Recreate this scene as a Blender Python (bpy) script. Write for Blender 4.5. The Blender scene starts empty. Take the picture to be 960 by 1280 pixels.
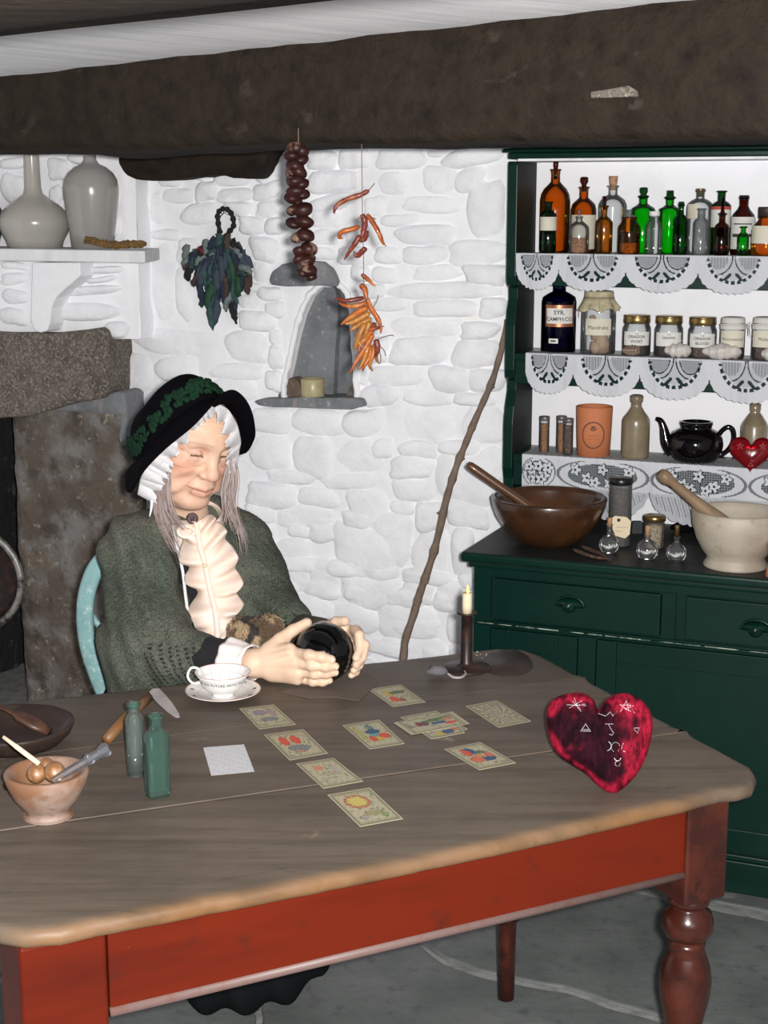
import bpy, bmesh, math, random
import numpy as np
from mathutils import Vector, Matrix

# ------------------------------------------------------------------ camera, light, exposure
scene = bpy.context.scene
COL = scene.collection
H = 1.70                      # eye height in metres
TH = math.radians(11.6)       # downward pitch
FPX = 1900.0                  # focal length in pixels of the 960x1280 frame
cam_data = bpy.data.cameras.new('camera')
cam = bpy.data.objects.new('camera', cam_data); COL.objects.link(cam)
cam.location = (0, 0, H); cam.rotation_euler = (math.radians(90) - TH, 0, 0)
cam_data.sensor_fit = 'VERTICAL'; cam_data.sensor_height = 24.0
cam_data.lens = 24.0 * FPX / 1280.0
cam_data.clip_start = 0.05; cam_data.clip_end = 60
scene.camera = cam

world = bpy.data.worlds.new('world'); scene.world = world
world.use_nodes = True
world.node_tree.nodes['Background'].inputs[0].default_value = (0.86, 0.92, 1.0, 1)
world.node_tree.nodes['Background'].inputs[1].default_value = 0.17

ld = bpy.data.lights.new('camera_flash', 'AREA'); ld.shape = 'DISK'; ld.size = 0.04
ld.energy = 142; ld.color = (1.0, 0.98, 0.96)
flash = bpy.data.objects.new('camera_flash', ld); COL.objects.link(flash)
flash.location = (0.045, 0.0, H + 0.02); flash.rotation_euler = (math.radians(90) - TH, 0, 0)
# soft fill lamp added behind the camera; no window is known there
fill_ld = bpy.data.lights.new('fill_light', 'AREA'); fill_ld.shape = 'RECTANGLE'; fill_ld.size = 1.3; fill_ld.size_y = 1.0
fill_ld.energy = 16; fill_ld.color = (0.92, 0.96, 1.0)
fill_ob = bpy.data.objects.new('fill_light', fill_ld); COL.objects.link(fill_ob)
fill_ob.location = (1.2, -1.6, 1.55); fill_ob.rotation_euler = (math.radians(86), 0, math.radians(14))

vs = scene.view_settings
vs.view_transform = 'Standard'; vs.look = 'None'; vs.exposure = 0.0; vs.gamma = 1.0
vs.use_curve_mapping = False
scene.cycles.max_bounces = 10; scene.cycles.transparent_max_bounces = 24
scene.cycles.caustics_reflective = False; scene.cycles.caustics_refractive = False

rng = random.Random(7)

# ------------------------------------------------------------------ pixel of the photograph -> point in the room
_c, _s = math.cos(TH), math.sin(TH)
EYE = Vector((0, 0, H))
def ray(px, py):
    x = (px - 480) / FPX; y = (640 - py) / FPX
    return Vector((x, _c + y * _s, -_s + y * _c))
def atz(px, py, z):
    r = ray(px, py); return EYE + r * ((z - H) / r.z)
def atY(px, py, Y):
    r = ray(px, py); return EYE + r * (Y / r.y)
def atplane(px, py, p0, n):
    r = ray(px, py); return EYE + r * ((p0 - EYE).dot(n) / r.dot(n))
def depth(p):
    d = p - EYE; return d.y * _c - d.z * _s
def mpp(p):                     # metres per pixel at p
    return depth(p) / FPX
# frame of the dresser and back wall: u along them, v into the wall
PHI = math.radians(22)
U = Vector((math.cos(PHI), -math.sin(PHI), 0)); V = Vector((math.sin(PHI), math.cos(PHI), 0)); Z = Vector((0, 0, 1))
WT = 0.82                        # dresser worktop height
TT = 0.76                        # table top height
O = atz(578, 690, WT); O.z = 0
def D(a, v, z): return O + U * a + V * v + Z * z
def atv(px, py, v): return atplane(px, py, O + V * v, V)
def loc_av(p):
    d = p - O; return d.dot(U), d.dot(V), p.z

# ------------------------------------------------------------------ object helpers
def _org(parent):
    o = Vector((0, 0, 0))
    while parent is not None:
        o += parent.location; parent = parent.parent
    return o
def tag(o, label=None, cat=None, group=None, kind=None):
    if label: o['label'] = label
    if cat: o['category'] = cat
    if group: o['group'] = group
    if kind: o['kind'] = kind
    return o
def thing(name, label, cat, loc, group=None):
    o = bpy.data.objects.new(name, None); COL.objects.link(o)
    o.empty_display_size = 0.02; o.location = Vector(loc)
    return tag(o, label, cat, group)
def M(name, verts, faces, mat, parent=None, smooth=True, col=None, loc=None, mats=None, fmat=None, face_col=None):
    """verts in world space -> one mesh object; kept local to its parent or to loc"""
    base = _org(parent) if parent is not None else Vector(loc if loc is not None else (0, 0, 0))
    v = np.asarray(verts, dtype=np.float64).reshape(-1, 3) - np.array(base)
    me = bpy.data.meshes.new(name)
    if isinstance(faces, np.ndarray):
        nv, nf, k = len(v), len(faces), faces.shape[1]
        me.vertices.add(nv); me.vertices.foreach_set('co', v.astype(np.float32).ravel())
        me.loops.add(nf * k); me.loops.foreach_set('vertex_index', faces.astype(np.int32).ravel())
        me.polygons.add(nf); me.polygons.foreach_set('loop_start', np.arange(0, nf * k, k, dtype=np.int32))
        me.update(calc_edges=True); me.validate()
    else:
        me.from_pydata(v.tolist(), [], [list(f) for f in faces]); me.update()
    if smooth: me.polygons.foreach_set('use_smooth', [True] * len(me.polygons))
    for m in (mats or [mat]): me.materials.append(m)
    if fmat is not None: me.polygons.foreach_set('material_index', np.asarray(fmat, dtype=np.int32))
    if col is not None:
        a = me.attributes.new('Col', 'FLOAT_COLOR', 'POINT')
        c = np.ones((len(v), 4), dtype=np.float32); c[:, :3] = np.asarray(col, dtype=np.float32)
        a.data.foreach_set('color', c.ravel())
    if face_col is not None:
        a = me.attributes.new('Col', 'FLOAT_COLOR', 'CORNER')
        fc = np.asarray(face_col, dtype=np.float32)
        n = np.array([p.loop_total for p in me.polygons])
        c = np.ones((int(n.sum()), 4), dtype=np.float32); c[:, :3] = np.repeat(fc, n, axis=0)
        a.data.foreach_set('color', c.ravel())
    o = bpy.data.objects.new(name, me); COL.objects.link(o)
    o.location = (0, 0, 0) if parent is not None else base
    if parent is not None: o.parent = parent
    return o
def bevel(o, w, seg=2, ang=35):
    m = o.modifiers.new('bevel', 'BEVEL'); m.width = w; m.segments = seg; m.limit_method = 'ANGLE'; m.angle_limit = math.radians(ang)
    return o
def solid(o, t, off=0):
    m = o.modifiers.new('solid', 'SOLIDIFY'); m.thickness = t; m.offset = off; return o
def subd(o, n=1):
    m = o.modifiers.new('subd', 'SUBSURF'); m.levels = n; m.render_levels = n; return o

def join(parts):
    V_, F_ = [], []; n = 0
    for v, f in parts:
        v = [tuple(p) for p in v]; V_ += v; F_ += [tuple(i + n for i in q) for q in f]; n += len(v)
    return V_, F_
def hexa(c):                      # 8 corners: bottom 4 ccw, top 4 ccw
    return [tuple(p) for p in c], [(0, 3, 2, 1), (4, 5, 6, 7), (0, 1, 5, 4), (1, 2, 6, 5), (2, 3, 7, 6), (3, 0, 4, 7)]
def dbox(a0, a1, v0, v1, z0, z1): # box in the dresser frame
    return hexa([D(a0, v0, z0), D(a1, v0, z0), D(a1, v1, z0), D(a0, v1, z0), D(a0, v0, z1), D(a1, v0, z1), D(a1, v1, z1), D(a0, v1, z1)])
def basis(axis):
    w = Vector(axis).normalized()
    t = Vector((0, 0, 1)) if abs(w.z) < 0.9 else Vector((1, 0, 0))
    a = t.cross(w).normalized(); b = w.cross(a)
    return a, b, w
def lathe(base, prof, seg=32, axis=(0, 0, 1), cap0=True, cap1=False, xdir=None, sq=None):
    """prof: (radius, height along axis); sq: (flatten, power) for square-section bottles"""
    base = Vector(base); a, b, w = basis(axis)
    if xdir is not None:
        a = (Vector(xdir) - w * Vector(xdir).dot(w)).normalized(); b = w.cross(a)
    vs_, fs = [], []
    for r, h in prof:
        for i in range(seg):
            t = 2 * math.pi * i / seg
            cx, sx = math.cos(t), math.sin(t)
            if sq:
                p = sq[1]; k = (abs(cx) ** p + abs(sx) ** p) ** (-1.0 / p); cx *= k; sx *= k * sq[0]
            vs_.append(tuple(base + a * (r * cx) + b * (r * sx) + w * h))
    n = len(prof)
    for j in range(n - 1):
        for i in range(seg):
            k = (i + 1) % seg
            fs.append((j * seg + i, j * seg + k, (j + 1) * seg + k, (j + 1) * seg + i))
    if prof[0][1] > prof[-1][1]:
        fs = [f[::-1] for f in fs]
    if cap0: fs.append(tuple(range(seg))[::(-1 if prof[0][1] < prof[-1][1] else 1)])
    if cap1: fs.append(tuple(range((n - 1) * seg, n * seg))[::(1 if prof[0][1] < prof[-1][1] else -1)])
    return vs_, fs
def tube(pts, rad, seg=10, flat=None, caps=True):
    pts = [Vector(p) for p in pts]; n = len(pts)
    if not hasattr(rad, '__len__'): rad = [rad] * n
    vs_, fs = [], []; a = None
    for i in range(n):
        d = (pts[min(i + 1, n - 1)] - pts[max(i - 1, 0)]).normalized()
        if a is None: a, b, _ = basis(d)
        a = (a - d * a.dot(d)).normalized(); b = d.cross(a)
        for k in range(seg):
            t = 2 * math.pi * k / seg
            vs_.append(tuple(pts[i] + a * (rad[i] * math.cos(t)) + b * (rad[i] * math.sin(t) * (flat or 1))))
    for i in range(n - 1):
        for k in range(seg):
            q = (k + 1) % seg
            fs.append((i * seg + k, i * seg + q, (i + 1) * seg + q, (i + 1) * seg + k))
    if caps:
        fs.append(tuple(range(seg))[::-1]); fs.append(tuple(range((n - 1) * seg, n * seg)))
    return vs_, fs
def crom(P, n, closed=False):    # Catmull-Rom resampling
    P = [np.array(p, dtype=float) for p in P]; m = len(P); out = []
    segs = m if closed else m - 1
    for i in range(n):
        t = i / (n if closed else (n - 1)) * segs
        k = min(int(t), segs - 1); f = t - k
        g = (lambda j: P[j % m]) if closed else (lambda j: P[min(max(j, 0), m - 1)])
        p0, p1, p2, p3 = g(k - 1), g(k), g(k + 1), g(k + 2)
        out.append(0.5 * ((2 * p1) + (-p0 + p2) * f + (2 * p0 - 5 * p1 + 4 * p2 - p3) * f * f + (-p0 + 3 * p1 - 3 * p2 + p3) * f ** 3))
    return out
def slab(poly, d, parent=None, **k):   # extrude a polygon of points by vector d
    n = len(poly); d = Vector(d)
    v = [tuple(Vector(p)) for p in poly] + [tuple(Vector(p) + d) for p in poly]
    f = [tuple(range(n))[::-1], tuple(range(n, 2 * n))] + [(i, (i + 1) % n, n + (i + 1) % n, n + i) for i in range(n)]
    return v, f
def grid(nu, nv, fn):
    v = [tuple(fn(i / nu, j / nv)) for j in range(nv + 1) for i in range(nu + 1)]
    f = [(j * (nu + 1) + i, j * (nu + 1) + i + 1, (j + 1) * (nu + 1) + i + 1, (j + 1) * (nu + 1) + i) for j in range(nv) for i in range(nu)]
    return v, f
def nz(x, y=0, z=0, s=1.0):
    from mathutils import noise
    return noise.noise(Vector((x * s, y * s, z * s)))

# ------------------------------------------------------------------ materials
MC = {}
def mat(name, color=(0.8, 0.8, 0.8), rough=0.6, metal=0.0, layers=(), bump=(), spec=0.5, coat=0.0, sheen=0.0,
        attr=False, emit=None, sss=0.0, alpha=None):
    """layers: (scale xyz or float, lo, hi, colour, detail); bump: (scale, strength, distance)"""
    if name in MC: return MC[name]
    m = bpy.data.materials.new(name); m.use_nodes = True; MC[name] = m
    nt = m.node_tree; N = nt.nodes; Lk = nt.links
    b = N['Principled BSDF']
    b.inputs['Roughness'].default_value = rough; b.inputs['Metallic'].default_value = metal
    b.inputs['Specular IOR Level'].default_value = spec
    b.inputs['Coat Weight'].default_value = coat; b.inputs['Coat Roughness'].default_value = 0.08
    if sheen: b.inputs['Sheen Weight'].default_value = sheen; b.inputs['Sheen Roughness'].default_value = 0.4
    if sss: b.inputs['Subsurface Weight'].default_value = sss; b.inputs['Subsurface Radius'].default_value = (0.01, 0.004, 0.002)
    tc = N.new('ShaderNodeTexCoord')
    def noise_out(sc, detail=4.0, kind='noise'):
        mp = N.new('ShaderNodeMapping'); Lk.new(tc.outputs['Object'], mp.inputs['Vector'])
        mp.inputs['Scale'].default_value = sc if hasattr(sc, '__len__') else (sc, sc, sc)
        if hasattr(sc, '__len__') and len(sc) == 3 and kind == 'noise' and name in WOODROT:
            mp.inputs['Rotation'].default_value = (0, 0, WOODROT[name])
        if kind == 'voronoi':
            t = N.new('ShaderNodeTexVoronoi'); t.inputs['Scale'].default_value = 1.0
            Lk.new(mp.outputs[0], t.inputs['Vector']); return t.outputs['Distance']
        t = N.new('ShaderNodeTexNoise'); t.inputs['Scale'].default_value = 1.0; t.inputs['Detail'].default_value = detail
        t.inputs['Roughness'].default_value = 0.6
        Lk.new(mp.outputs[0], t.inputs['Vector']); return t.outputs['Fac']
    if attr:
        at = N.new('ShaderNodeAttribute'); at.attribute_name = 'Col'; cur = at.outputs['Color']
    else:
        rgb = N.new('ShaderNodeRGB'); rgb.outputs[0].default_value = (*color, 1); cur = rgb.outputs[0]
    for L in layers:
        sc, lo, hi, c2 = L[:4]; det = L[4] if len(L) > 4 else 5.0; kind = L[5] if len(L) > 5 else 'noise'
        no = noise_out(sc, det, kind)
        mr = N.new('ShaderNodeMapRange'); mr.inputs['From Min'].default_value = lo; mr.inputs['From Max'].default_value = hi
        Lk.new(no, mr.inputs['Value'])
        mx = N.new('ShaderNodeMix'); mx.data_type = 'RGBA'
        Lk.new(mr.outputs[0], mx.inputs[0]); Lk.new(cur, mx.inputs[6])
        if isinstance(c2, (int, float)):       # multiply
            mx.blend_type = 'MULTIPLY'; mx.inputs[7].default_value = (c2, c2, c2, 1)
        else:
            mx.inputs[7].default_value = (*c2, 1)
        cur = mx.outputs[2]
    Lk.new(cur, b.inputs['Base Color'])
    prev = None
    for B in bump:
        sc, st, di = B[:3]; kind = B[3] if len(B) > 3 else 'noise'
        bn = N.new('ShaderNodeBump'); bn.inputs['Strength'].default_value = st; bn.inputs['Distance'].default_value = di
        Lk.new(noise_out(sc, 6.0, kind), bn.inputs['Height'])
        if prev is not None: Lk.new(prev, bn.inputs['Normal'])
        prev = bn.outputs[0]
    if prev is not None: Lk.new(prev, b.inputs['Normal'])
    if emit:
        b.inputs['Emission Color'].default_value = (*emit[:3], 1); b.inputs['Emission Strength'].default_value = emit[3]
    return m
WOODROT = {'table_wood': -math.radians(27.6), 'beam_wood': PHI}
def glass(name, color, dark=0.45, ior=1.5, rough=0.055, tint=0.0, body=(0.3, 0.3, 0.3)):
    """thin coloured glass: transparent in its colour, deeper towards the edges where the wall is seen edge-on, glossy on top"""
    if name in MC: return MC[name]
    m = bpy.data.materials.new(name); m.use_nodes = True; MC[name] = m
    nt = m.node_tree; N = nt.nodes; Lk = nt.links; N.clear()
    out = N.new('ShaderNodeOutputMaterial')
    lw = N.new('ShaderNodeLayerWeight'); lw.inputs['Blend'].default_value = 0.22
    mix = N.new('ShaderNodeMix'); mix.data_type = 'RGBA'
    mix.inputs[6].default_value = (*color, 1); mix.inputs[7].default_value = (*[c * dark for c in color], 1)
    Lk.new(lw.outputs['Facing'], mix.inputs[0])
    tr = N.new('ShaderNodeBsdfTransparent'); Lk.new(mix.outputs[2], tr.inputs[0])
    gl = N.new('ShaderNodeBsdfGlossy'); gl.inputs['Roughness'].default_value = rough
    fr = N.new('ShaderNodeFresnel'); fr.inputs[0].default_value = ior
    cur = tr
    if tint:
        df = N.new('ShaderNodeBsdfDiffuse'); df.inputs[0].default_value = (*body, 1)
        ms0 = N.new('ShaderNodeMixShader'); ms0.inputs[0].default_value = tint
        Lk.new(tr.outputs[0], ms0.inputs[1]); Lk.new(df.outputs[0], ms0.inputs[2]); cur = ms0
    fm = N.new('ShaderNodeMath'); fm.operation = 'MULTIPLY'; fm.inputs[1].default_value = 0.85; Lk.new(fr.outputs[0], fm.inputs[0])
    ms = N.new('ShaderNodeMixShader'); Lk.new(fm.outputs[0], ms.inputs[0]); Lk.new(cur.outputs[0], ms.inputs[1]); Lk.new(gl.outputs[0], ms.inputs[2])
    Lk.new(ms.outputs[0], out.inputs[0])
    return m

m_white = mat('whitewash', (0.93, 0.93, 0.95), 0.8, layers=[(7, .45, .8, (0.83, 0.83, 0.86)), (3.1, .60, .78, (0.84, 0.81, 0.75)), (38, .74, .80, (0.30, 0.28, 0.26))], bump=[(9, .35, .02), (60, .35, .004)])
m_white2 = mat('whitewash_stone', (0.93, 0.93, 0.95), 0.8, layers=[(9, .42, .8, (0.79, 0.79, 0.82)), (45, .76, .82, (0.32, 0.30, 0.28))], bump=[(14, .45, .02), (70, .35, .004)])
m_ceil = mat('whitewash_board', (0.84, 0.84, 0.85), 0.6, layers=[((2.5, 40, 4), .4, .75, (0.66, 0.66, 0.69))], bump=[((3, 60, 4), .3, .004)])
m_beam = mat('beam_wood', (0.026, 0.019, 0.013), 0.85, spec=.15, layers=[((3, 40, 26), .42, .75, (0.012, 0.0085, 0.007)), ((5, 16, 16), .63, .72, (0.050, 0.038, 0.028)), (60, .74, .79, (0.13, 0.115, 0.095))], bump=[((5, 60, 40), .6, .01), (18, .6, .02)])
m_granite = mat('granite', (0.15, 0.125, 0.10), 0.85, layers=[(18, .42, .65, (0.085, 0.07, 0.057)), (120, .5, .62, (0.27, 0.235, 0.20)), (150, .56, .66, (0.05, 0.045, 0.04))], bump=[(60, .7, .008), (14, .5, .02)])
m_granite2 = mat('granite_pier', (0.115, 0.090, 0.070), 0.88, layers=[(7, .45, .62, (0.20, 0.19, 0.18)), (16, .5, .66, (0.075, 0.058, 0.045)), (34, .60, .72, (0.38, 0.33, 0.26)), (3, .58, .75, (0.20, 0.10, 0.05))], bump=[(30, .8, .012), (10, .7, .03)])
m_greystone = mat('grey_stone', (0.21, 0.22, 0.23), 0.85, layers=[(12, .4, .7, (0.13, 0.135, 0.145)), (50, .6, .75, (0.42, 0.42, 0.42)), ((12, 30, 4), .6, .72, (0.33, 0.29, 0.26))], bump=[(25, .6, .01)])
m_soot = mat('soot', (0.020, 0.019, 0.020), 0.9, layers=[(16, .58, .72, (0.10, 0.10, 0.11)), (60, .68, .8, (0.30, 0.28, 0.27))], bump=[(22, .8, .02)])
m_slate = mat('slate_flag', (0.115, 0.125, 0.120), 0.6, layers=[(4, .4, .7, (0.175, 0.185, 0.18)), (22, .55, .75, (0.080, 0.085, 0.085)), ((3, 9, 3), .66, .74, (0.29, 0.30, 0.295)), (90, .73, .8, (0.36, 0.36, 0.35))], bump=[(8, .5, .01), (50, .4, .003)])
m_mortar = mat('floor_mortar', (0.30, 0.30, 0.29), 0.9, layers=[(20, .45, .7, (0.17, 0.17, 0.165))], bump=[(60, .6, .005)])
m_green = mat('green_paint', (0.0015, 0.021, 0.014), 0.30, spec=.35, layers=[(12, .45, .8, (0.0012, 0.015, 0.011)), (70, .75, .79, (0.35, 0.36, 0.32))], bump=[(30, .12, .002)])
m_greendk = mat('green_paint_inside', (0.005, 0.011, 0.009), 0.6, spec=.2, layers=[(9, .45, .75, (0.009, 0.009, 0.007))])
m_worktop = mat('worktop_paint', (0.014, 0.017, 0.015), 0.5, spec=.3, layers=[(14, .5, .8, (0.045, 0.045, 0.042)), (90, .74, .8, (0.16, 0.15, 0.14))], bump=[(40, .15, .002)])
m_backb = mat('backboard_white', (0.90, 0.90, 0.93), 0.6, layers=[(5, .5, .8, (0.76, 0.77, 0.80))])
m_worn = mat('worn_paint_edge', (0.40, 0.42, 0.36), 0.6, layers=[(40, .45, .6, (0.01, 0.05, 0.035))])
m_table = mat('table_wood', (0.130, 0.095, 0.066), 0.5, spec=.3, attr=True, layers=[((3, 34, 20), .42, .75, 0.62), (5, .45, .75, 0.70), ((20, 90, 20), .60, .70, 0.8), (26, .73, .79, (0.33, 0.29, 0.24)), (11, .70, .76, (0.24, 0.19, 0.14))], bump=[((3, 60, 20), .25, .003), (30, .15, .003)])
m_red = mat('red_stained_wood', (0.115, 0.0115, 0.003), 0.38, spec=.18, layers=[((2.2, 2.2, 14), .45, .75, (0.070, 0.0075, 0.003)), (16, .60, .74, (0.055, 0.011, 0.006)), (70, .76, .80, (0.55, 0.40, 0.30))], bump=[((4, 4, 40), .2, .002)])
m_turn = mat('turned_dark_wood', (0.036, 0.007, 0.004), 0.24, layers=[(14, .45, .75, (0.085, 0.018, 0.008)), (26, .58, .72, (0.018, 0.007, 0.005))])
m_bead = mat('dusty_bead', (0.15, 0.095, 0.085), 0.5, layers=[(40, .5, .7, (0.15, 0.07, 0.055))])
m_lace = mat('lace_white', (0.56, 0.57, 0.60), 0.8, bump=[(300, .4, .001)])
m_lace2 = mat('lace_net', (0.30, 0.31, 0.34), 0.85)
m_cream = mat('stoneware_cream', (0.44, 0.42, 0.37), 0.22, layers=[(5, .4, .75, (0.36, 0.35, 0.32)), (90, .68, .8, (0.24, 0.22, 0.19))], bump=[(9, .1, .004)], coat=.3)
m_cream2 = mat('stoneware_grey', (0.32, 0.31, 0.285), 0.2, layers=[(6, .4, .75, (0.26, 0.25, 0.235)), (90, .70, .8, (0.20, 0.18, 0.16))], coat=.4)
m_stonebottle = mat('stoneware_brown', (0.23, 0.185, 0.115), 0.3, layers=[(20, .4, .7, (0.16, 0.13, 0.085)), (9, .55, .75, (0.30, 0.25, 0.17))], coat=.3)
m_terra = mat('terracotta', (0.52, 0.17, 0.07), 0.75, layers=[(9, .4, .7, (0.50, 0.17, 0.07))], bump=[(80, .2, .002)])
m_terraprint = mat('terracotta_print', (0.12, 0.045, 0.025), 0.7)
m_black = mat('black_glaze', (0.003, 0.002, 0.003), 0.10)
m_ball = mat('black_ball', (0.002, 0.002, 0.002), 0.06)
m_blackplastic = mat('black_lid', (0.008, 0.008, 0.009), 0.3)
m_mortar2 = mat('marble_mortar', (0.46, 0.40, 0.32), 0.55, layers=[(9, .4, .7, (0.33, 0.275, 0.21)), (22, .6, .75, (0.24, 0.20, 0.16)), (70, .70, .8, (0.18, 0.15, 0.12))], bump=[(30, .3, .003)])
m_pestle = mat('pestle_wood', (0.27, 0.18, 0.105), 0.5, layers=[(14, .4, .7, (0.18, 0.115, 0.066))])
m_bowl = mat('brown_bowl', (0.055, 0.022, 0.009), 0.26, layers=[((3, 3, 18), .4, .75, (0.018, 0.008, 0.004)), (7, .5, .8, (0.10, 0.040, 0.014))], coat=.3)
m_rod = mat('brown_pestle', (0.11, 0.050, 0.022), 0.3, layers=[(9, .4, .75, (0.085, 0.040, 0.019))], coat=.2)
m_cork = mat('cork', (0.42, 0.24, 0.13), 0.85, layers=[(90, .5, .7, (0.26, 0.14, 0.07))])
m_paper = mat('label_paper', (0.62, 0.58, 0.47), 0.8, layers=[(20, .45, .75, (0.52, 0.47, 0.37))])
m_paperw = mat('label_white', (0.66, 0.66, 0.62), 0.75, layers=[(40, .5, .75, (0.55, 0.54, 0.49))])
m_ink = mat('ink', (0.045, 0.04, 0.045), 0.8)
m_inkred = mat('red_ink', (0.45, 0.07, 0.05), 0.8)
m_copper = mat('copper_border', (0.42, 0.15, 0.075), 0.35, metal=.6)
m_gold = mat('brass_lid', (0.36, 0.25, 0.10), 0.28, metal=.9, layers=[(60, .5, .7, (0.17, 0.11, 0.045))])
m_iron = mat('iron', (0.030, 0.022, 0.020), 0.42, metal=.5, layers=[(30, .45, .7, (0.10, 0.045, 0.03))])
m_ironpale = mat('worn_iron', (0.36, 0.34, 0.32), 0.45, metal=.5, layers=[(24, .45, .65, (0.06, 0.055, 0.055))], bump=[(50, .6, .004)])
m_print = mat('printed', attr=True, rough=0.6)
m_printg = mat('printed_glaze', attr=True, rough=0.2, coat=.4)
m_china = mat('china', (0.76, 0.74, 0.72), 0.12, coat=.5)
m_skin = mat('skin', attr=True, rough=0.5, spec=.35, sss=0.12, bump=[(260, .12, .0015), (60, .12, .003)])
m_shawl = mat('green_shawl', attr=True, rough=0.95, layers=[(260, .42, .66, 0.45), (60, .35, .7, 0.75), (14, .45, .75, 0.8)], bump=[((420, 420, 300), .9, .003), (150, .6, .003, 'voronoi')], spec=.1)
m_blackcloth = mat('black_cloth', (0.003, 0.003, 0.004), 0.9, spec=.05, bump=[(200, .3, .002)])
m_felt = mat('black_felt', (0.003, 0.0025, 0.004), 0.95, bump=[(300, .4, .002)], spec=.05)
m_feltgreen = mat('green_felt', (0.009, 0.033, 0.016), 0.9, spec=.1, layers=[(90, .45, .7, (0.006, 0.022, 0.012))], bump=[(220, .7, .003)])
m_capw = mat('cap_lace', (0.78, 0.76, 0.77), 0.85, layers=[(340, .55, .66, (0.50, 0.47, 0.48))], bump=[(330, .7, .002)])
m_peach = mat('peach_cotton', (0.86, 0.66, 0.54), 0.85, layers=[(14, .45, .68, (0.72, 0.66, 0.62))], bump=[(60, .25, .003)])
m_hair = mat('grey_hair', attr=True, rough=0.45)
m_fur = mat('brown_fur', attr=True, rough=0.85)
m_velvet = mat('velvet_core', (0.055, 0.004, 0.014), 0.8, spec=.1, layers=[((120, 120, 40), .46, .60, 0.45), ((50, 50, 22), .50, .64, 0.55)], attr=True, bump=[((90, 90, 22), .8, .006)])
m_bead2 = mat('silver_beads', (0.85, 0.83, 0.85), 0.3)
m_bark = mat('stick_bark', (0.20, 0.145, 0.105), 0.8, layers=[(40, .45, .7, (0.12, 0.085, 0.06)), (9, .55, .75, (0.26, 0.20, 0.16))], bump=[(70, .6, .004)])
m_turq = mat('turquoise_paint', (0.24, 0.42, 0.42), 0.3, layers=[(60, .55, .70, (0.52, 0.66, 0.68)), (20, .5, .7, (0.18, 0.34, 0.34))], bump=[(160, .5, .003)])
m_wax = mat('candle_wax', (0.70, 0.62, 0.42), 0.4, sss=.2)
m_flame = mat('flame', (1, .6, .1), 0.5, emit=(1, .55, .12, 2.2))
m_tag = mat('manila_tag', (0.72, 0.60, 0.42), 0.8)
m_string = mat('string', (0.17, 0.12, 0.085), 0.9)
m_chest = mat('chestnut_skin', (0.022, 0.006, 0.005), 0.45, spec=.3, layers=[(30, .45, .7, (0.050, 0.013, 0.010)), (22, .56, .62, (0.20, 0.12, 0.085))], bump=[(40, .3, .003)])
m_shell = mat('sea_shell', (0.60, 0.57, 0.53), 0.5, layers=[(40, .45, .7, (0.46, 0.41, 0.37))], bump=[(70, .8, .004)])
m_shellb = mat('brown_shell', (0.26, 0.19, 0.14), 0.4, layers=[((20, 20, 160), .45, .6, (0.12, 0.08, 0.06))])
m_moss = mat('brown_moss', (0.22, 0.125, 0.038), 0.95, layers=[(70, .45, .7, (0.11, 0.06, 0.02))], bump=[(140, 1., .006)])
m_darkwood = mat('dark_bowl_wood', (0.028, 0.017, 0.014), 0.5, spec=.3, layers=[((6, 6, 30), .45, .7, (0.048, 0.030, 0.023)), (20, .62, .75, (0.10, 0.085, 0.075))])
m_spoon = mat('spoon_wood', (0.050, 0.022, 0.014), 0.45, layers=[((9, 9, 9), .5, .75, (0.16, 0.075, 0.04))])
m_clay = mat('clay_mortar', (0.22, 0.105, 0.055), 0.65, layers=[(9, .45, .6, (0.30, 0.22, 0.18)), (30, .58, .7, (0.20, 0.10, 0.055))], bump=[(40, .4, .003)])
m_nut = mat('nutshell', (0.22, 0.10, 0.04), 0.35, layers=[(40, .5, .7, (0.45, 0.28, 0.15))], coat=.4)
m_stick = mat('pale_stick', (0.70, 0.57, 0.40), 0.7)
m_handle = mat('tool_handle', (0.18, 0.085, 0.028), 0.5, layers=[(26, .45, .7, (0.18, 0.085, 0.035))])
m_steel = mat('tool_steel', (0.27, 0.245, 0.24), 0.5, metal=.25, layers=[(30, .45, .7, (0.20, 0.17, 0.16))])
m_mouse = mat('grey_mouse', (0.13, 0.12, 0.13), 0.9, bump=[(300, .8, .003)])
m_tail = mat('mouse_tail', (0.34, 0.31, 0.30), 0.7)
m_candleg = mat('yellow_votive', (0.43, 0.37, 0.20), 0.35, layers=[(40, .5, .75, (0.52, 0.46, 0.28))])
m_herb = mat('dried_herb', (0.060, 0.030, 0.022), 0.9, layers=[(120, .5, .65, (0.20, 0.11, 0.07))])
m_herbdk = mat('dark_herb', (0.022, 0.010, 0.010), 0.9, layers=[(120, .55, .7, (0.08, 0.04, 0.03))])
m_spice = mat('spice', (0.33, 0.15, 0.055), 0.9, layers=[(170, .48, .6, (0.17, 0.07, 0.03)), (110, .66, .74, (0.52, 0.36, 0.18))])
m_root = mat('pale_root', (0.42, 0.29, 0.19), 0.7, layers=[(30, .5, .7, (0.28, 0.18, 0.12))])
m_pale = mat('white_powder', (0.70, 0.68, 0.66), 0.8)
m_clothtop = mat('jar_cloth', (0.40, 0.35, 0.21), 0.9, layers=[(60, .45, .65, (0.54, 0.50, 0.35)), (30, .6, .7, (0.24, 0.22, 0.13))])
m_clothw = mat('white_jar_cloth', (0.60, 0.58, 0.54), 0.9)
m_mat_dk = mat('dark_napkin', (0.115, 0.088, 0.070), 0.8)
m_skirt = mat('dark_skirt', (0.010, 0.011, 0.012), 0.95, spec=.05)
g_clear = glass('clear_glass', (0.95, 0.96, 0.96), 0.45, tint=.05, body=(.6, .62, .62))
g_clearg = glass('grey_glass', (0.72, 0.74, 0.74), 0.5, tint=.25, body=(.35, .36, .36))
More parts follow.
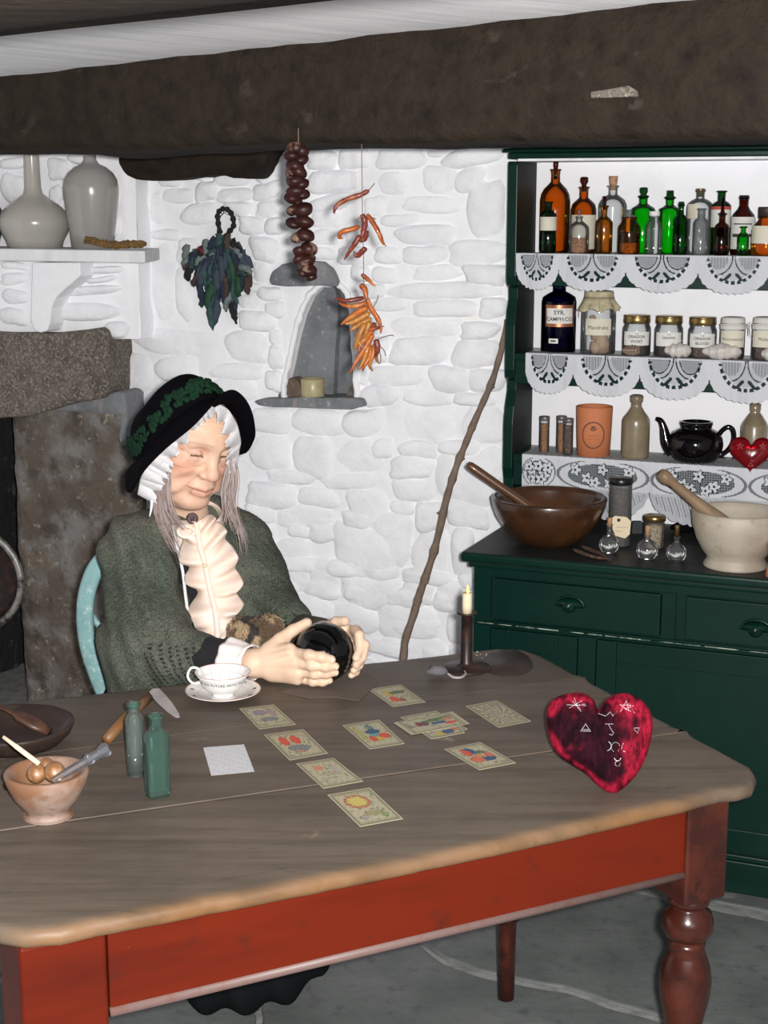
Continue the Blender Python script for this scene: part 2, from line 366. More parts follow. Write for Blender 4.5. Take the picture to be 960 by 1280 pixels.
g_aqua = glass('aqua_glass', (0.74, 0.84, 0.80), 0.45, tint=.14, body=(.36, .43, .40))
g_aqua2 = glass('deep_aqua_glass', (0.58, 0.78, 0.71), 0.40, tint=.12, body=(.20, .36, .31))
g_amber = glass('amber_glass', (0.86, 0.52, 0.13), 0.25)
g_amberl = glass('light_amber_glass', (0.92, 0.62, 0.20), 0.30)
g_amberd = glass('dark_amber_glass', (0.45, 0.13, 0.045), 0.25)
g_green = glass('bright_green_glass', (0.08, 0.80, 0.14), 0.12)
g_greend = glass('dark_green_glass', (0.05, 0.42, 0.11), 0.2)
g_blue = glass('cobalt_glass', (0.04, 0.035, 0.33), 0.12)
g_red = glass('red_glass', (0.75, 0.02, 0.045), 0.35, tint=.30, body=(.35, .01, .02))
# ------------------------------------------------------------------ room
VW, VC = 0.60, 0.50                # back wall plane and chimney breast plane (offset v)
def struct(name, v, f, m, **k):
    o = M(name, v, f, m, **k); o['kind'] = 'structure'; return o

# ends of the beam's lower front edge
BL = atz(0, 187, 1.812); BR = atz(960, 172, 1.800)
bd = (BR - BL); bd.z = 0; bl = bd.length; bd.normalize(); bn = Vector((-bd.y, bd.x, 0))
# ceiling boards: rise a little to the right; slope added to catch the flash
def ceil_z(x): return 1.965 + (x + 0.93) * 0.039
cv, cf = grid(30, 60, lambda s, t: (lambda p: (p.x, p.y, ceil_z(p.x) + .24 * max(0, -(p - BL).dot(bn) + .01) + 0.004 * nz(p.x * 3, p.y * 3)))(D(-2.2 + 4.4 * s, 0.5 - 3.1 * t, 0)))
struct('ceiling', cv, [f[::-1] for f in cf], m_ceil)
# main beam
verts = []; NB = 90
for i in range(NB):
    s = -0.7 + (bl + 1.4) * i / (NB - 1)
    base = BL + bd * s
    zb = 1.812 - 0.010 * (s / bl) + 0.006 * nz(s * 3.1, 1) + 0.004 * nz(s * 9, 4)
    dip = math.exp(-((s - 0.22) / 0.13) ** 2) * 0.016
    fr = 0.014 * nz(s * 2.2, 7) + 0.006 * nz(s * 8, 2)
    ring = [base + bn * (0.012 + fr) + Z * (zb - base.z), base + bn * fr + Z * (zb + 0.018 - base.z),
            base + bn * (fr + 0.004) + Z * (1.90 - base.z), base + bn * (0.0 + fr * .5) + Z * (2.10 - base.z),
            base + bn * 0.27 + Z * (2.10 - base.z), base + bn * 0.27 + Z * (zb + 0.01 - dip - base.z), base + bn * 0.24 + Z * (zb - 0.004 - dip - base.z),
            base + bn * 0.12 + Z * (zb - 0.002 - dip * .6 - base.z)]
    verts += [tuple(p) for p in ring]
faces = [(i * 8 + k, (i + 1) * 8 + k, (i + 1) * 8 + (k + 1) % 8, i * 8 + (k + 1) % 8) for i in range(NB - 1) for k in range(8)]
faces += [tuple(range(8)), tuple(range((NB - 1) * 8, NB * 8))[::-1]]
beam_o = struct('ceiling_beam', verts, faces, m_beam, smooth=True)
tag(beam_o, 'massive rough dark oak beam across the room under the white ceiling')
# pale chip and plaster splash on the beam
p0 = [atplane(px, py, BL, bn) - bn * 0.004 for px, py in [(739, 115), (752, 113), (786, 107), (797, 114), (797, 121), (740, 123)]]
v, f = slab(p0, bn * 0.02); bevel(M('plaster_chip', v, f, m_granite, beam_o, smooth=False), 0.002)
# second beam at the top left corner
B2L = atz(0, 38, 1.895); B2R = atz(340, 0, 1.895)
d2 = (B2R - B2L); d2.z = 0; d2.normalize(); n2 = Vector((d2.y, -d2.x, 0))
vv = []
for i in range(40):
    s = -1.2 + 4.0 * i / 39; b = B2L + d2 * s; w = 0.008 * nz(s * 4, 3)
    for (q, z) in ((w, 2.42), (w, 1.90 + .006 * nz(s * 5, 9)), (w + .02, 1.885), (.21, 1.885), (.22, 1.90), (.22, 2.42)):
        p = b + n2 * q; vv.append((p.x, p.y, z))
ff = [(i * 6 + k, i * 6 + (k + 1) % 6, (i + 1) * 6 + (k + 1) % 6, (i + 1) * 6 + k) for i in range(39) for k in range(6)]
tag(struct('ceiling_beam', vv, ff, m_beam), 'dark ceiling beam at the top left corner')

# back wall: whitewashed rubble, mortar bed with a niche cut in it
niche = [(358, 503), (356, 480), (362, 455), (368, 425), (376, 395), (386, 372), (400, 358), (418, 354), (432, 362), (440, 385), (443, 420), (446, 460), (447, 503)]
NP = [atv(px, py, VW) for px, py in niche]; NA = [loc_av(p)[0] for p in NP]; NZ = [loc_av(p)[2] for p in NP]
def inpoly(x, y, X, Y):
    c = False; n = len(X); j = n - 1
    for i in range(n):
        if (Y[i] > y) != (Y[j] > y) and x < (X[j] - X[i]) * (y - Y[i]) / (Y[j] - Y[i]) + X[i]: c = not c
        j = i
    return c
na, nzv = 230, 150
A0, A1 = -1.95, 1.55
HEARTH = loc_av(atv(26, 700, VC))[0] + .06
def wallpt(s, t):
    a = A0 + (A1 - A0) * s; z = -0.02 + 2.12 * t
    k = 0.010 * nz(a * 4, z * 4, 1) + 0.005 * nz(a * 11, z * 11, 2) + 0.002 * nz(a * 30, z * 30, 3)
    return D(a, VW + k, z)
wv, wf = grid(na, nzv, wallpt)
def keep(i):
    a = A0 + (A1 - A0) * ((i % na) + .5) / na; z = -0.02 + 2.12 * ((i // na) + .5) / nzv
    return not inpoly(a, z, NA, NZ) and (z > 1.30 or a > HEARTH)
wf = [f for i, f in enumerate(wf) if keep(i)]
wall = struct('wall_back', wv, wf, m_white)
# niche interior
nb = [D(a, VW + 0.16, z) for a, z in zip(NA, NZ)]; nf_ = [D(a * 1.0, VW - 0.004, z) for a, z in zip(NA, NZ)]
v = [tuple(p) for p in nf_ + nb]; n = len(nb)
f = [(i, i + 1, n + i + 1, n + i) for i in range(n - 1)] + [tuple(range(n, 2 * n))]
M('niche_lining', v, f, m_white, wall)
RP = crom([tuple(p - V * .002) for p in nf_], 90)
M('niche_rim', *tube([Vector(p) + Vector((nz(i * .4), nz(i * .3, 2), nz(i * .35, 5))) * .004 for i, p in enumerate(RP)], [.011 + .004 * nz(i * .3, 8) for i in range(90)], 10, .9), m_white, wall)
def slabstone(name, px, dv0, dv1, m, parent, bev=.006, label=None, rough=.004, v0=None):
    P = crom([(x, y, 0) for x, y in px], max(18, len(px) * 3), True)
    P = [atv(p[0], p[1], v0 if v0 is not None else VW + dv0) for p in P]
    P = [p + U * rough * nz(i * .9, 3) + Z * rough * nz(i * .9, 9) for i, p in enumerate(P)]
    vv, ff = slab(P, V * (dv1 - dv0)); o = M(name, vv, ff, m, parent, smooth=False)
    bevel(o, bev, 3)
    if label: o['label'] = label
    return o
o = slabstone('stone_ledge', [(318, 502), (330, 499), (380, 497), (440, 498), (452, 501), (451, 509), (430, 512), (380, 510), (330, 508)], -0.045, 0.10, m_greystone, wall, .003, 'dark slate ledge of the wall niche')
slabstone('stone', [(366, 505), (364, 480), (367, 450), (372, 425), (378, 398), (386, 376), (398, 361), (412, 357), (420, 365), (422, 400), (419, 440), (416, 500), (412, 505)], 0.045, 0.12, m_greystone, wall, .012, 'upright grey stone in the niche')
slabstone('stone', [(409, 505), (412, 450), (415, 400), (412, 362), (428, 360), (440, 378), (443, 420), (449, 460), (450, 505)], 0.075, 0.15, m_greystone, wall, .008, 'flat grey stone at the right of the niche')
slabstone('stone', [(338, 356), (340, 340), (352, 331), (375, 326), (402, 328), (415, 340), (421, 358), (400, 357), (370, 358)], -0.030, 0.04, m_greystone, wall, .008, 'unpainted grey lintel stone over the niche')
slabstone('stone', [(349, 502), (349, 490), (356, 477), (366, 472), (374, 480), (376, 502)], 0.0, 0.05, m_granite2, wall, .012, 'dark round stone at the left of the niche')
slabstone('stone', [(432, 503), (436, 486), (444, 476), (447, 490), (446, 503)], 0.02, 0.06, m_granite2, wall, .006, 'small dark stone at the right of the niche')

# the stones, read off the photograph: x0, y0, x1, y1
STONES = """472,182,530,212 537,182,556,196 556,183,632,206 471,216,515,243 530,206,570,242 570,210,605,240 587,224,628,296 502,246,573,266
455,246,485,268 476,269,525,281 495,282,567,305 470,310,501,329 505,308,557,330 559,302,632,331 515,333,578,349 582,331,633,355 466,336,497,353
485,355,630,371 466,373,510,388 515,376,598,394 600,374,632,396 487,399,575,420 577,404,622,422 489,422,558,455 566,427,622,458 463,458,532,481
537,460,588,488 585,463,630,488 501,489,565,505 570,493,615,506 463,483,498,504 495,510,572,550 577,508,632,552 500,553,545,570 548,553,600,566
486,573,543,595 465,550,492,571 545,570,625,628 315,511,363,540 366,513,430,542 430,514,480,543 315,547,366,585 369,547,415,597 422,551,482,590
335,590,395,602 401,595,478,608 308,608,373,632 374,612,425,632 436,612,484,656 344,635,420,655 362,657,385,670 386,657,420,675 310,634,342,650
467,643,513,702 419,660,495,716 517,664,562,722 566,660,592,720 388,700,422,742 426,722,500,755 356,700,388,738 412,757,470,820 472,757,545,797
362,745,410,775 548,725,582,762 560,766,592,800 475,800,520,822 489,598,540,624 490,628,516,642 520,630,552,662 556,630,612,656 430,640,464,658
162,236,188,285 190,240,203,282 205,237,243,253 246,228,270,251 227,256,272,279 272,236,315,252 280,254,315,268 300,272,332,292 190,288,225,299
222,300,248,330 166,302,190,400 192,302,218,400 318,196,352,226 318,229,352,248 320,252,352,270 316,296,345,326 318,329,338,352 296,355,334,363
300,367,330,385 222,334,238,400 166,412,270,442 283,416,334,450 300,390,345,412 138,385,163,420 137,443,190,488 196,446,250,475 262,456,330,473
258,476,320,500 334,464,352,488 338,414,352,430 338,434,352,460 163,492,200,540 385,190,420,210 385,214,445,240 424,186,462,210 387,245,440,262
388,266,428,284 430,284,492,306 388,288,426,306 424,310,466,330 440,334,462,350 452,357,482,371 450,376,463,394 450,398,484,418 452,422,486,452
333,274,352,292 388,310,420,324 334,378,356,396 322,360,352,374 318,400,332,412 448,458,461,480 452,484,482,506 600,560,632,600 484,212,520,214
232,210,262,224 268,212,310,232 166,212,196,232 200,214,228,232 150,640,150,640 320,655,342,690 345,676,384,698 315,700,350,740 424,700,470,720
505,726,545,752 590,690,632,730 500,800,560,830 560,804,600,840 420,822,470,860 360,780,408,820 300,745,350,790 540,830,600,870 480,832,530,870
590,505,632,508 486,455,530,457 335,310,336,311 640,610,680,660 640,520,680,600""".split()
def stone_mesh(a0, z0, a1, z1, v0, H0, seed):
    r = random.Random(seed); ca, cz = (a0 + a1) / 2, (z0 + z1) / 2; ha, hz = (a1 - a0) / 2, (z1 - z0) / 2
    pw = r.uniform(2.3, 4.6); tilt = r.uniform(-.08, .08) + (0.10 if r.random() < .15 else 0)
    seg = 22; vs_, fs = [], []
    ph = [r.uniform(0, 6.28) for _ in range(4)]; am = [r.uniform(.02, .09), r.uniform(.03, .09), r.uniform(.02, .06)]
    slope = r.uniform(-.35, .35), r.uniform(-.25, .45)
    rings = [(1.12, -0.8), (1.0, 0.0), (0.88, 0.55), (0.72, 0.85), (0.45, 1.0), (0.18, 1.05)]
    for (q, hh) in rings:
        for i in range(seg):
            t = 2 * math.pi * i / seg; c, s = math.cos(t), math.sin(t)
            k = (abs(c) ** pw + abs(s) ** pw) ** (-1 / pw) * (1 + am[0] * math.sin(2 * t + ph[0]) + am[1] * math.sin(3 * t + ph[1]) + am[2] * math.sin(5 * t + ph[2]))
            x, y = q * k * c * ha, q * k * s * hz
            x += y * tilt * .5; y += x * tilt
            h = H0 * hh * (1 + slope[0] * x / ha * .5 + slope[1] * y / hz * .5) + 0.0025 * nz(x * 30 + seed, y * 30) * (q < 1)
            vs_.append(tuple(D(ca + x, v0 - h, cz + y)))
    n = len(rings)
    for j in range(n - 1):
        for i in range(seg):
            k = (i + 1) % seg; fs.append((j * seg + i, j * seg + k, (j + 1) * seg + k, (j + 1) * seg + i))
    fs.append(tuple(range((n - 1) * seg, n * seg)))
    return vs_, fs
for i, sline in enumerate(STONES):
    x0, y0, x1, y1 = [float(q) for q in sline.split(',')]
    if x1 - x0 < 5 or y1 - y0 < 5: continue
    pA, pB = atv(x0, y1, VW), atv(x1, y0, VW)
    a0, _, z0 = loc_av(pA); a1, _, z1 = loc_av(pB)
    v, f = stone_mesh(a0 - .007, z0 - .006, a1 + .007, z1 + .006, VW + 0.004, 0.012 + 0.011 * random.Random(i).random(), i)
    M('stone', v, f, m_white2, wall)
# stones right of the dresser and low down, which the photograph hides, follow the same coursing
r2 = random.Random(3); zz = 0.02
while zz < 0.62:
    hgt = r2.uniform(.05, .10); a = -1.2
    while a < 0.0:
        w = r2.uniform(.08, .2)
        if r2.random() < .9:
            v, f = stone_mesh(a, zz, a + w - .012, zz + hgt - .01, VW + .002, .018, int(a * 999) + 77); M('stone', v, f, m_white2, wall)
        a += w
    zz += hgt
# dark lintel set in the wall under the beam
P = [(148, 186), (147, 205), (160, 221), (190, 226), (240, 222), (268, 219), (300, 223), (318, 222), (328, 208), (334, 190), (334, 170), (150, 170)]
slabstone('wooden_lintel', P, -0.10, 0.05, m_beam, wall, .012, 'stub of dark timber lintel in the white wall')

# chimney breast with the hearth
CR = 165
def ch(px, py, dv=0.0): return atv(px, py, VC + dv)
aR, _, _ = loc_av(ch(163, 300)); aL = -2.1
zL = ch(60, 420).z
def chpt(s, t):
    a = aL + (aR + .012 - aL) * s; z = zL + (2.12 - zL) * t
    k = 0.012 * nz(a * 4, z * 4, 5) + 0.005 * nz(a * 12, z * 12, 6)
    e = max(0, (a - (aR - .02)) / .03)
    return D(a, VC + k + e * e * .02, z)
cvv, cff = grid(70, 40, chpt)
chim = struct('chimney_breast', cvv, cff, m_white)
v, f = grid(4, 40, lambda s, t: D(aR + .012 + .006 * nz(t * 9), VC + .02 + (VW - VC) * s, zL + (2.12 - zL) * t))
M('return_face', v, f, m_white, chim)
CST = """0,196,36,212 2,216,34,254 60,196,86,226 62,230,80,262 84,190,120,206 128,226,150,262 130,266,152,298 1,327,36,337 0,341,36,356 1,361,38,380 0,384,34,407 106,333,155,342 108,346,146,353 76,358,150,368 70,379,148,400 132,402,160,422 20,262,30,300 88,212,128,300""".split()
for i, sline in enumerate(CST):
    x0, y0, x1, y1 = [float(q) for q in sline.split(',')]
    a0, _, z0 = loc_av(ch(x0, y1)); a1, _, z1 = loc_av(ch(x1, y0))
    v, f = stone_mesh(a0, z0, a1, z1, VC + .002, 0.018, 300 + i); M('stone', v, f, m_white2, chim)
# granite lintel and pier
slabstone('granite_lintel', [(-260, 414), (-80, 412), (40, 417), (100, 413), (124, 410), (132, 420), (134, 460), (133, 492), (118, 500), (90, 505), (55, 515), (20, 522), (-100, 524), (-260, 520)], -0.02, .25, m_granite, chim, .015, 'rough brown granite lintel over the hearth', v0=VC - .05)
slabstone('granite_corner', [(60, 512), (100, 500), (133, 492), (150, 490), (156, 500), (158, 540), (152, 560), (90, 545), (40, 530)], -0.02, .2, m_greystone, chim, .010, 'grey stone block on top of the pier', v0=VC - .022)
aP0, _, _ = loc_av(ch(26, 700)); aP1, _, _ = loc_av(ch(166, 700))
def pier(s, t):
    a = aP0 + (aP1 - aP0) * s; z = -0.01 + (ch(90, 512).z + .01) * t
    e = max(0, abs(s - .5) * 2 - .8) / .2
    return D(a + .006 * nz(z * 9, s * 3, 4), VC - .035 + e * e * .03 + .018 * nz(a * 7, z * 6, 8) + .008 * nz(a * 20, z * 20, 9), z)
v1, f1 = grid(26, 70, pier)
v2, f2 = dbox(aP0 + .004, aP1 - .004, VC + .0, VW + .1, 0, ch(90, 512).z)
v, f = join([(v1, f1), (v2, f2)])
o = M('granite_pier', v, f, m_granite2, chim); o['label'] = 'rough brown granite pier at the right of the hearth'
# hearth interior
v1, f1 = grid(20, 30, lambda s, t: D(-2.1 + (aP0 + .02 + 2.1) * s, VW + .42 + .03 * nz(s * 9, t * 12), 1.45 * t))
v2, f2 = grid(6, 30, lambda s, t: D(aP0 - .012 + .012 * nz(s * 6, t * 30, 3), VC + .02 + .5 * s, 1.45 * t))
v3, f3 = grid(6, 6, lambda s, t: D(-2.1 + (aP0 + .02 + 2.1) * s, VC + .55 * t, 1.36))
v4, f4 = grid(8, 30, lambda s, t: D(-2.07 + .02 * nz(s * 6, t * 20, 6), VC + .0 + .56 * s, 1.40 * t))
v, f = join([(v1, f1), (v2, f2), (v3, f3), (v4, f4)]); M('hearth_lining', v, f, m_soot, chim)
for k, (x0, y0, x1, y1) in enumerate([(-20, 530, 24, 566), (-20, 572, 26, 600), (-10, 606, 22, 640), (2, 800, 26, 850), (-30, 650, 10, 690)]):
    a0, _, z0 = loc_av(atv(x0, y1, VW + .40)); a1, _, z1 = loc_av(atv(x1, y0, VW + .40))
    v, f = stone_mesh(a0, z0, a1, z1, VW + .40, .03, 900 + k); M('hearth_stone', v, f, m_soot, chim)
# side wall beyond the dresser
v, f = grid(30, 30, lambda s, t: D(1.50 + .01 * nz(s * 9, t * 9), VW + .02 - 2.6 * s, 2.12 * t))
struct('wall_right', v, f, m_white)
v, f = grid(40, 30, lambda s, t: D(-2.12 + .012 * nz(s * 9, t * 9, 4), -2.4 + (VW + 3.0) * s, 2.3 * t))
struct('wall_left', v, f, m_white)

# floor: slate flags in pale mortar
v, f = grid(40, 40, lambda s, t: D(-2.2 + 4.4 * s, 1.25 - 4.4 * t, -0.008))
floor = struct('floor', v, [q[::-1] for q in f], m_mortar)
FL = [
 [(480, 1165), (505, 1150), (600, 1128), (720, 1118), (792, 1124), (860, 1140), (985, 1165), (1120, 1195), (1120, 1330), (870, 1290), (760, 1262), (706, 1243), (655, 1234), (600, 1222), (560, 1208), (530, 1190)],
 [(350, 1236), (390, 1215), (440, 1196), (500, 1180), (522, 1190), (555, 1215), (600, 1231), (655, 1242), (706, 1251), (760, 1270), (860, 1296), (1120, 1350), (1120, 1600), (300, 1600), (336, 1330), (328, 1280), (326, 1244)],
 [(860, 1095), (1120, 1140), (1120, 1182), (985, 1153), (880, 1132), (800, 1115), (740, 1108), (760, 1080)],
 [(310, 1243), (320, 1280), (326, 1330), (290, 1600), (-200, 1600), (-200, 1260), (60, 1230), (200, 1236)],
 [(-200, 1250), (60, 1220), (200, 1228), (310, 1235), (345, 1226), (430, 1190), (470, 1165), (420, 1120), (300, 1090), (100, 1100), (-200, 1120)],
 [(480, 1155), (590, 1122), (735, 1100), (755, 1078), (700, 1040), (600, 1020), (440, 1040), (430, 1110)],
]
for poly in FL:
    P = []
    n = len(poly)
    for i in range(n):
        a, b = poly[i], poly[(i + 1) % n]
        for k in range(5):
            t = k / 5; x = a[0] + (b[0] - a[0]) * t; y = a[1] + (b[1] - a[1]) * t
            q = atz(x, y, -.02); P.append(q + Vector((.008 * nz(q.x * 16, q.y * 16), .008 * nz(q.x * 16, q.y * 16, 4), 0)))
    vv, ff = slab(P, (0, 0, .02)); o = M('flagstone', vv, ff, m_slate, floor, smooth=False)
    m = o.modifiers.new('bevel', 'BEVEL'); m.width = .006; m.segments = 2; m.limit_method = 'ANGLE'; m.angle_limit = math.radians(60)

# mantel shelf on a bracket
ms = thing('mantel_shelf', 'white painted mantel shelf on a curved bracket, holding two stoneware bottles', 'shelf', D(aR - .3, VC - .1, ch(90, 312).z))
MF = VC - .22
pE = atv(181, 316, MF); aE, _, _ = loc_av(pE); zS = atv(90, 312, MF).z
v, f = slab([D(-2.05, MF, zS - .036), D(aE, MF, zS - .036), D(aE - .085, VC + .01, zS - .036), D(-2.05, VC + .01, zS - .036)], Z * .036); bevel(M('board', v, f, m_ceil, ms, smooth=False), .004)
br = [(40, 328), (100, 328), (100, 345), (92, 352), (80, 362), (70, 372), (64, 385), (62, 405), (58, 414), (50, 416), (42, 412), (38, 400)]
P = [atv(x, y, MF + .14) for x, y in br]; v, f = slab(P, V * (VC - MF - .14 + .01)); bevel(M('bracket', v, f, m_white, ms, smooth=False), .004)
# ------------------------------------------------------------------ dresser
VS, VB = 0.36, 0.54               # shelf front and backboard (offset v)
dr = thing('dresser', 'dark green painted dresser with open shelves above drawers and cupboard doors', 'dresser', D(0.6, .25, 0))
aW0, aW1 = -0.006, 1.46
def dpart(name, boxes, m, bv=.003, parent=dr, lab=None):
    o = M(name, *join([dbox(*b) for b in boxes]), m, parent, smooth=False)
    if bv: bevel(o, bv)
    if lab: o['label'] = lab
    return o
def azv(px, py, v):
    a, _, z = loc_av(atv(px, py, v)); return a, z
# worktop with moulded edge
v_, f_ = dbox(aW0, aW1, 0.0, VW - .03, WT - .026, WT); o = M('worktop', v_, f_, m_worktop, dr, smooth=False, mats=[m_worktop, m_green], fmat=[0, 0, 1, 1, 1, 1]); bevel(o, .008, 3)
dpart('worktop_moulding', [(0.012, 1.44, .012, .04, WT - .040, WT - .026)], m_green, .005)
VBF = 0.035                        # base front plane
zc0 = azv(605, 783, VBF)[1]
dpart('base_carcass', [(0.030, 1.43, VBF + .012, VW - .035, 0.0, WT - .04)], m_green, .003)
a_s0 = azv(592, 760, VBF)[0]
zdr1 = azv(610, 712, VBF)[1]; zdr0 = azv(610, 770, VBF)[1]
a1, a2 = azv(829, 760, VBF)[0], azv(845, 760, VBF)[0]
dpart('face_frame', [(a_s0 + .0455, 1.389, VBF, VBF + .0118, WT - .065, WT - .04), (a_s0 + .0455, 1.389, VBF + .0003, VBF + .0118, zdr0 - .028, zdr0 - .012),
    (a_s0, a_s0 + .045, VBF, VBF + .0118, .101, WT - .04), (a1 - .004, a1 + .030, VBF + .0006, VBF + .0118, zdr0 - .011, WT - .066),
    (1.39, 1.44, VBF, VBF + .0118, .101, WT - .04), (0.30, 0.345, VBF + .0006, VBF + .0118, .101, zdr0 - .029), (0.865, .91, VBF + .0006, VBF + .0118, .101, zdr0 - .029)], m_green, .001)
# worn bead under the drawers
v_, f_ = tube([D(a_s0 + .01 + .09 * i, VBF - .003, zdr0 - .020) for i in range(16)], .0035, 8)
o = M('bead', v_, f_, m_green, dr); o['label'] = 'bead moulding under the drawers'
r = random.Random(4); bits = []
a = a_s0 + .012
while a < .9:
    L_ = r.uniform(.02, .12)
    bits.append(tube([D(a, VBF - .0058, zdr0 - .0175), D(a + L_, VBF - .0058, zdr0 - .0175)], r.uniform(.0010, .0018), 6)); a += L_ + r.uniform(.002, .03)
o = M('worn_edge', *join(bits), m_worn, dr); o['label'] = 'pale worn paint along the bead'
def cup_handle(parent, c):
    vv, ff = [], []; n = 16; m = 8
    for j in range(m + 1):
        ph = math.pi / 2 * j / m
        for i in range(n + 1):
            t = math.pi * i / n
            vv.append(tuple(c + U * (-.034 * math.cos(t) * math.cos(ph * .96)) - V * (.006 + .022 * math.sin(ph)) * (.25 + .75 * math.sin(t)) + Z * (.022 * math.sin(t) * math.cos(ph))))
    for j in range(m):
        for i in range(n): ff.append((j * (n + 1) + i, j * (n + 1) + i + 1, (j + 1) * (n + 1) + i + 1, (j + 1) * (n + 1) + i))
    h = M('handle', vv, ff, m_green, parent); solid(h, .003)
    P = [c + U * (-.037 * math.cos(math.pi * i / 14)) + Z * (.027 * math.sin(math.pi * i / 14)) - V * .003 for i in range(15)]
    M('handle_rim', *tube(P, .003, 6), m_green, parent)
    v1, f1 = lathe(c + Z * .004 - V * .010, [(.018, 0), (.017, .007), (.011, .013), (.001, .015)], 18, -V); M('knob', v1, f1, m_green, parent)
for (x0, x1, hx, hy) in ((607, 827, 712, 757), (846, 1060, 945, 787)):
    A0_ = azv(x0, 760, VBF)[0] + .022; A1_ = azv(x1, 780, VBF)[0] - .004
    dw = dpart('drawer', [(A0_, A1_, VBF - .004, VBF + .02, zdr0 - .006, WT - .070)], m_green, .003)
    ah, zh = azv(hx, hy, VBF - .01); cup_handle(dw, D(ah, VBF - .004, zh - .004))
for (a0, a1_, kx) in ((a_s0 + .048, .297, None), (.348, .862, 'k'), (.913, 1.387, None)):
    d_ = dpart('door', [(a0 + .048, a1_ - .048, VBF + .008, VBF + .0115, .16, zdr0 - .08), (a0, a0 + .05, VBF - .001, VBF + .0115, .11, zdr0 - .032), (a1_ - .05, a1_, VBF - .001, VBF + .0115, .11, zdr0 - .032),
        (a0 + .0505, a1_ - .0505, VBF - .0005, VBF + .0112, .11, .165), (a0 + .0505, a1_ - .0505, VBF - .0005, VBF + .0112, zdr0 - .085, zdr0 - .032)], m_green, .0015)
    if kx:
        ak, zk = azv(825, 893, VBF); v1, f1 = lathe(D(a0 + .02, VBF - .001, zk), [(.007, 0), (.007, .008), (.014, .014), (.015, .021), (.009, .026), (.001, .027)], 18, -V)
        M('door_knob', v1, f1, m_green, d_)
dpart('plinth', [(a_s0 - .004, 1.44, VBF - .008, VBF + .05, 0, .085), (a_s0 - .002, 1.438, VBF - .004, VBF + .05, .085, .10)], m_green, .003)
# upper rack: shaped side boards
def side_board(a0, a1_, name='side_board'):
    prof = [(VS + .004, 1.80), (VS, 1.79), (VS, 1.50), (VS + .004, 1.478), (VS + .022, 1.468), (VS + .024, 1.44), (VS + .008, 1.40), (VS + .0, 1.37), (VS, 1.25), (VS + .006, 1.228), (VS + .024, 1.218), (VS + .024, 1.19),
            (VS + .006, 1.15), (VS - .004, 1.10), (VS - .004, .98), (VS + .006, .95), (VS + .004, WT), (VB + .012, WT), (VB + .012, 1.80)]
    P = [D(a0, vv, zz) for vv, zz in prof]; v1, f1 = slab(P, U * (a1_ - a0)); return v1, f1
aL0 = azv(634, 260, VS)[0]; aL1 = azv(646, 260, VS)[0]
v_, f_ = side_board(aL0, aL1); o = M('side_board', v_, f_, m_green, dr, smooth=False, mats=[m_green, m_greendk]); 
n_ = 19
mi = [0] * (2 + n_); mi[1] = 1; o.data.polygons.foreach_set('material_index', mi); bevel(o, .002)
v_, f_ = side_board(1.36, 1.385); M('side_board', v_, f_, m_green, dr, smooth=False)
zC = azv(640, 184, VS - .03)[1]
dpart('cornice', [(aL0 - .022, 1.41, VS - .028, VB + .01, 1.832, 1.846), (aL0 - .012, 1.40, VS - .016, VB + .01, 1.822, 1.832), (aL0, 1.39, VS - .004, VB + .01, 1.806, 1.822)], m_green, .004)
dpart('rack_top', [(aL1, 1.36, VS + .002, VB, 1.800, 1.808)], m_ceil, 0, lab='pale underside board of the rack top')
dpart('backboard', [(aL1, 1.36, VB, VB + .010, WT, 1.80)], m_backb, 0, lab='white backboard behind the shelves')
ZS1, ZS2, ZS3 = azv(660, 317, VS)[1], azv(690, 442.5, VS)[1], azv(794, 573.5, VS + .04)[1]
for zz in (ZS1, ZS2):
    dpart('shelf', [(aL1, 1.36, VS + .004, VB, zz - .020, zz - .002)], m_green, .001)
    dpart('shelf_rail', [(aL1, 1.36, VS + .006, VS + .020, zz - .084, zz - .020)], m_green, .002)
dpart('shelf', [(aL1, 1.36, VS + .002, VB, ZS3 - .022, ZS3 - .002)], m_green, .002)

dpart('shelf_rail', [(aL1, 1.36, VS + .006, VS + .020, ZS3 - .088, ZS3 - .022)], m_green, .002)
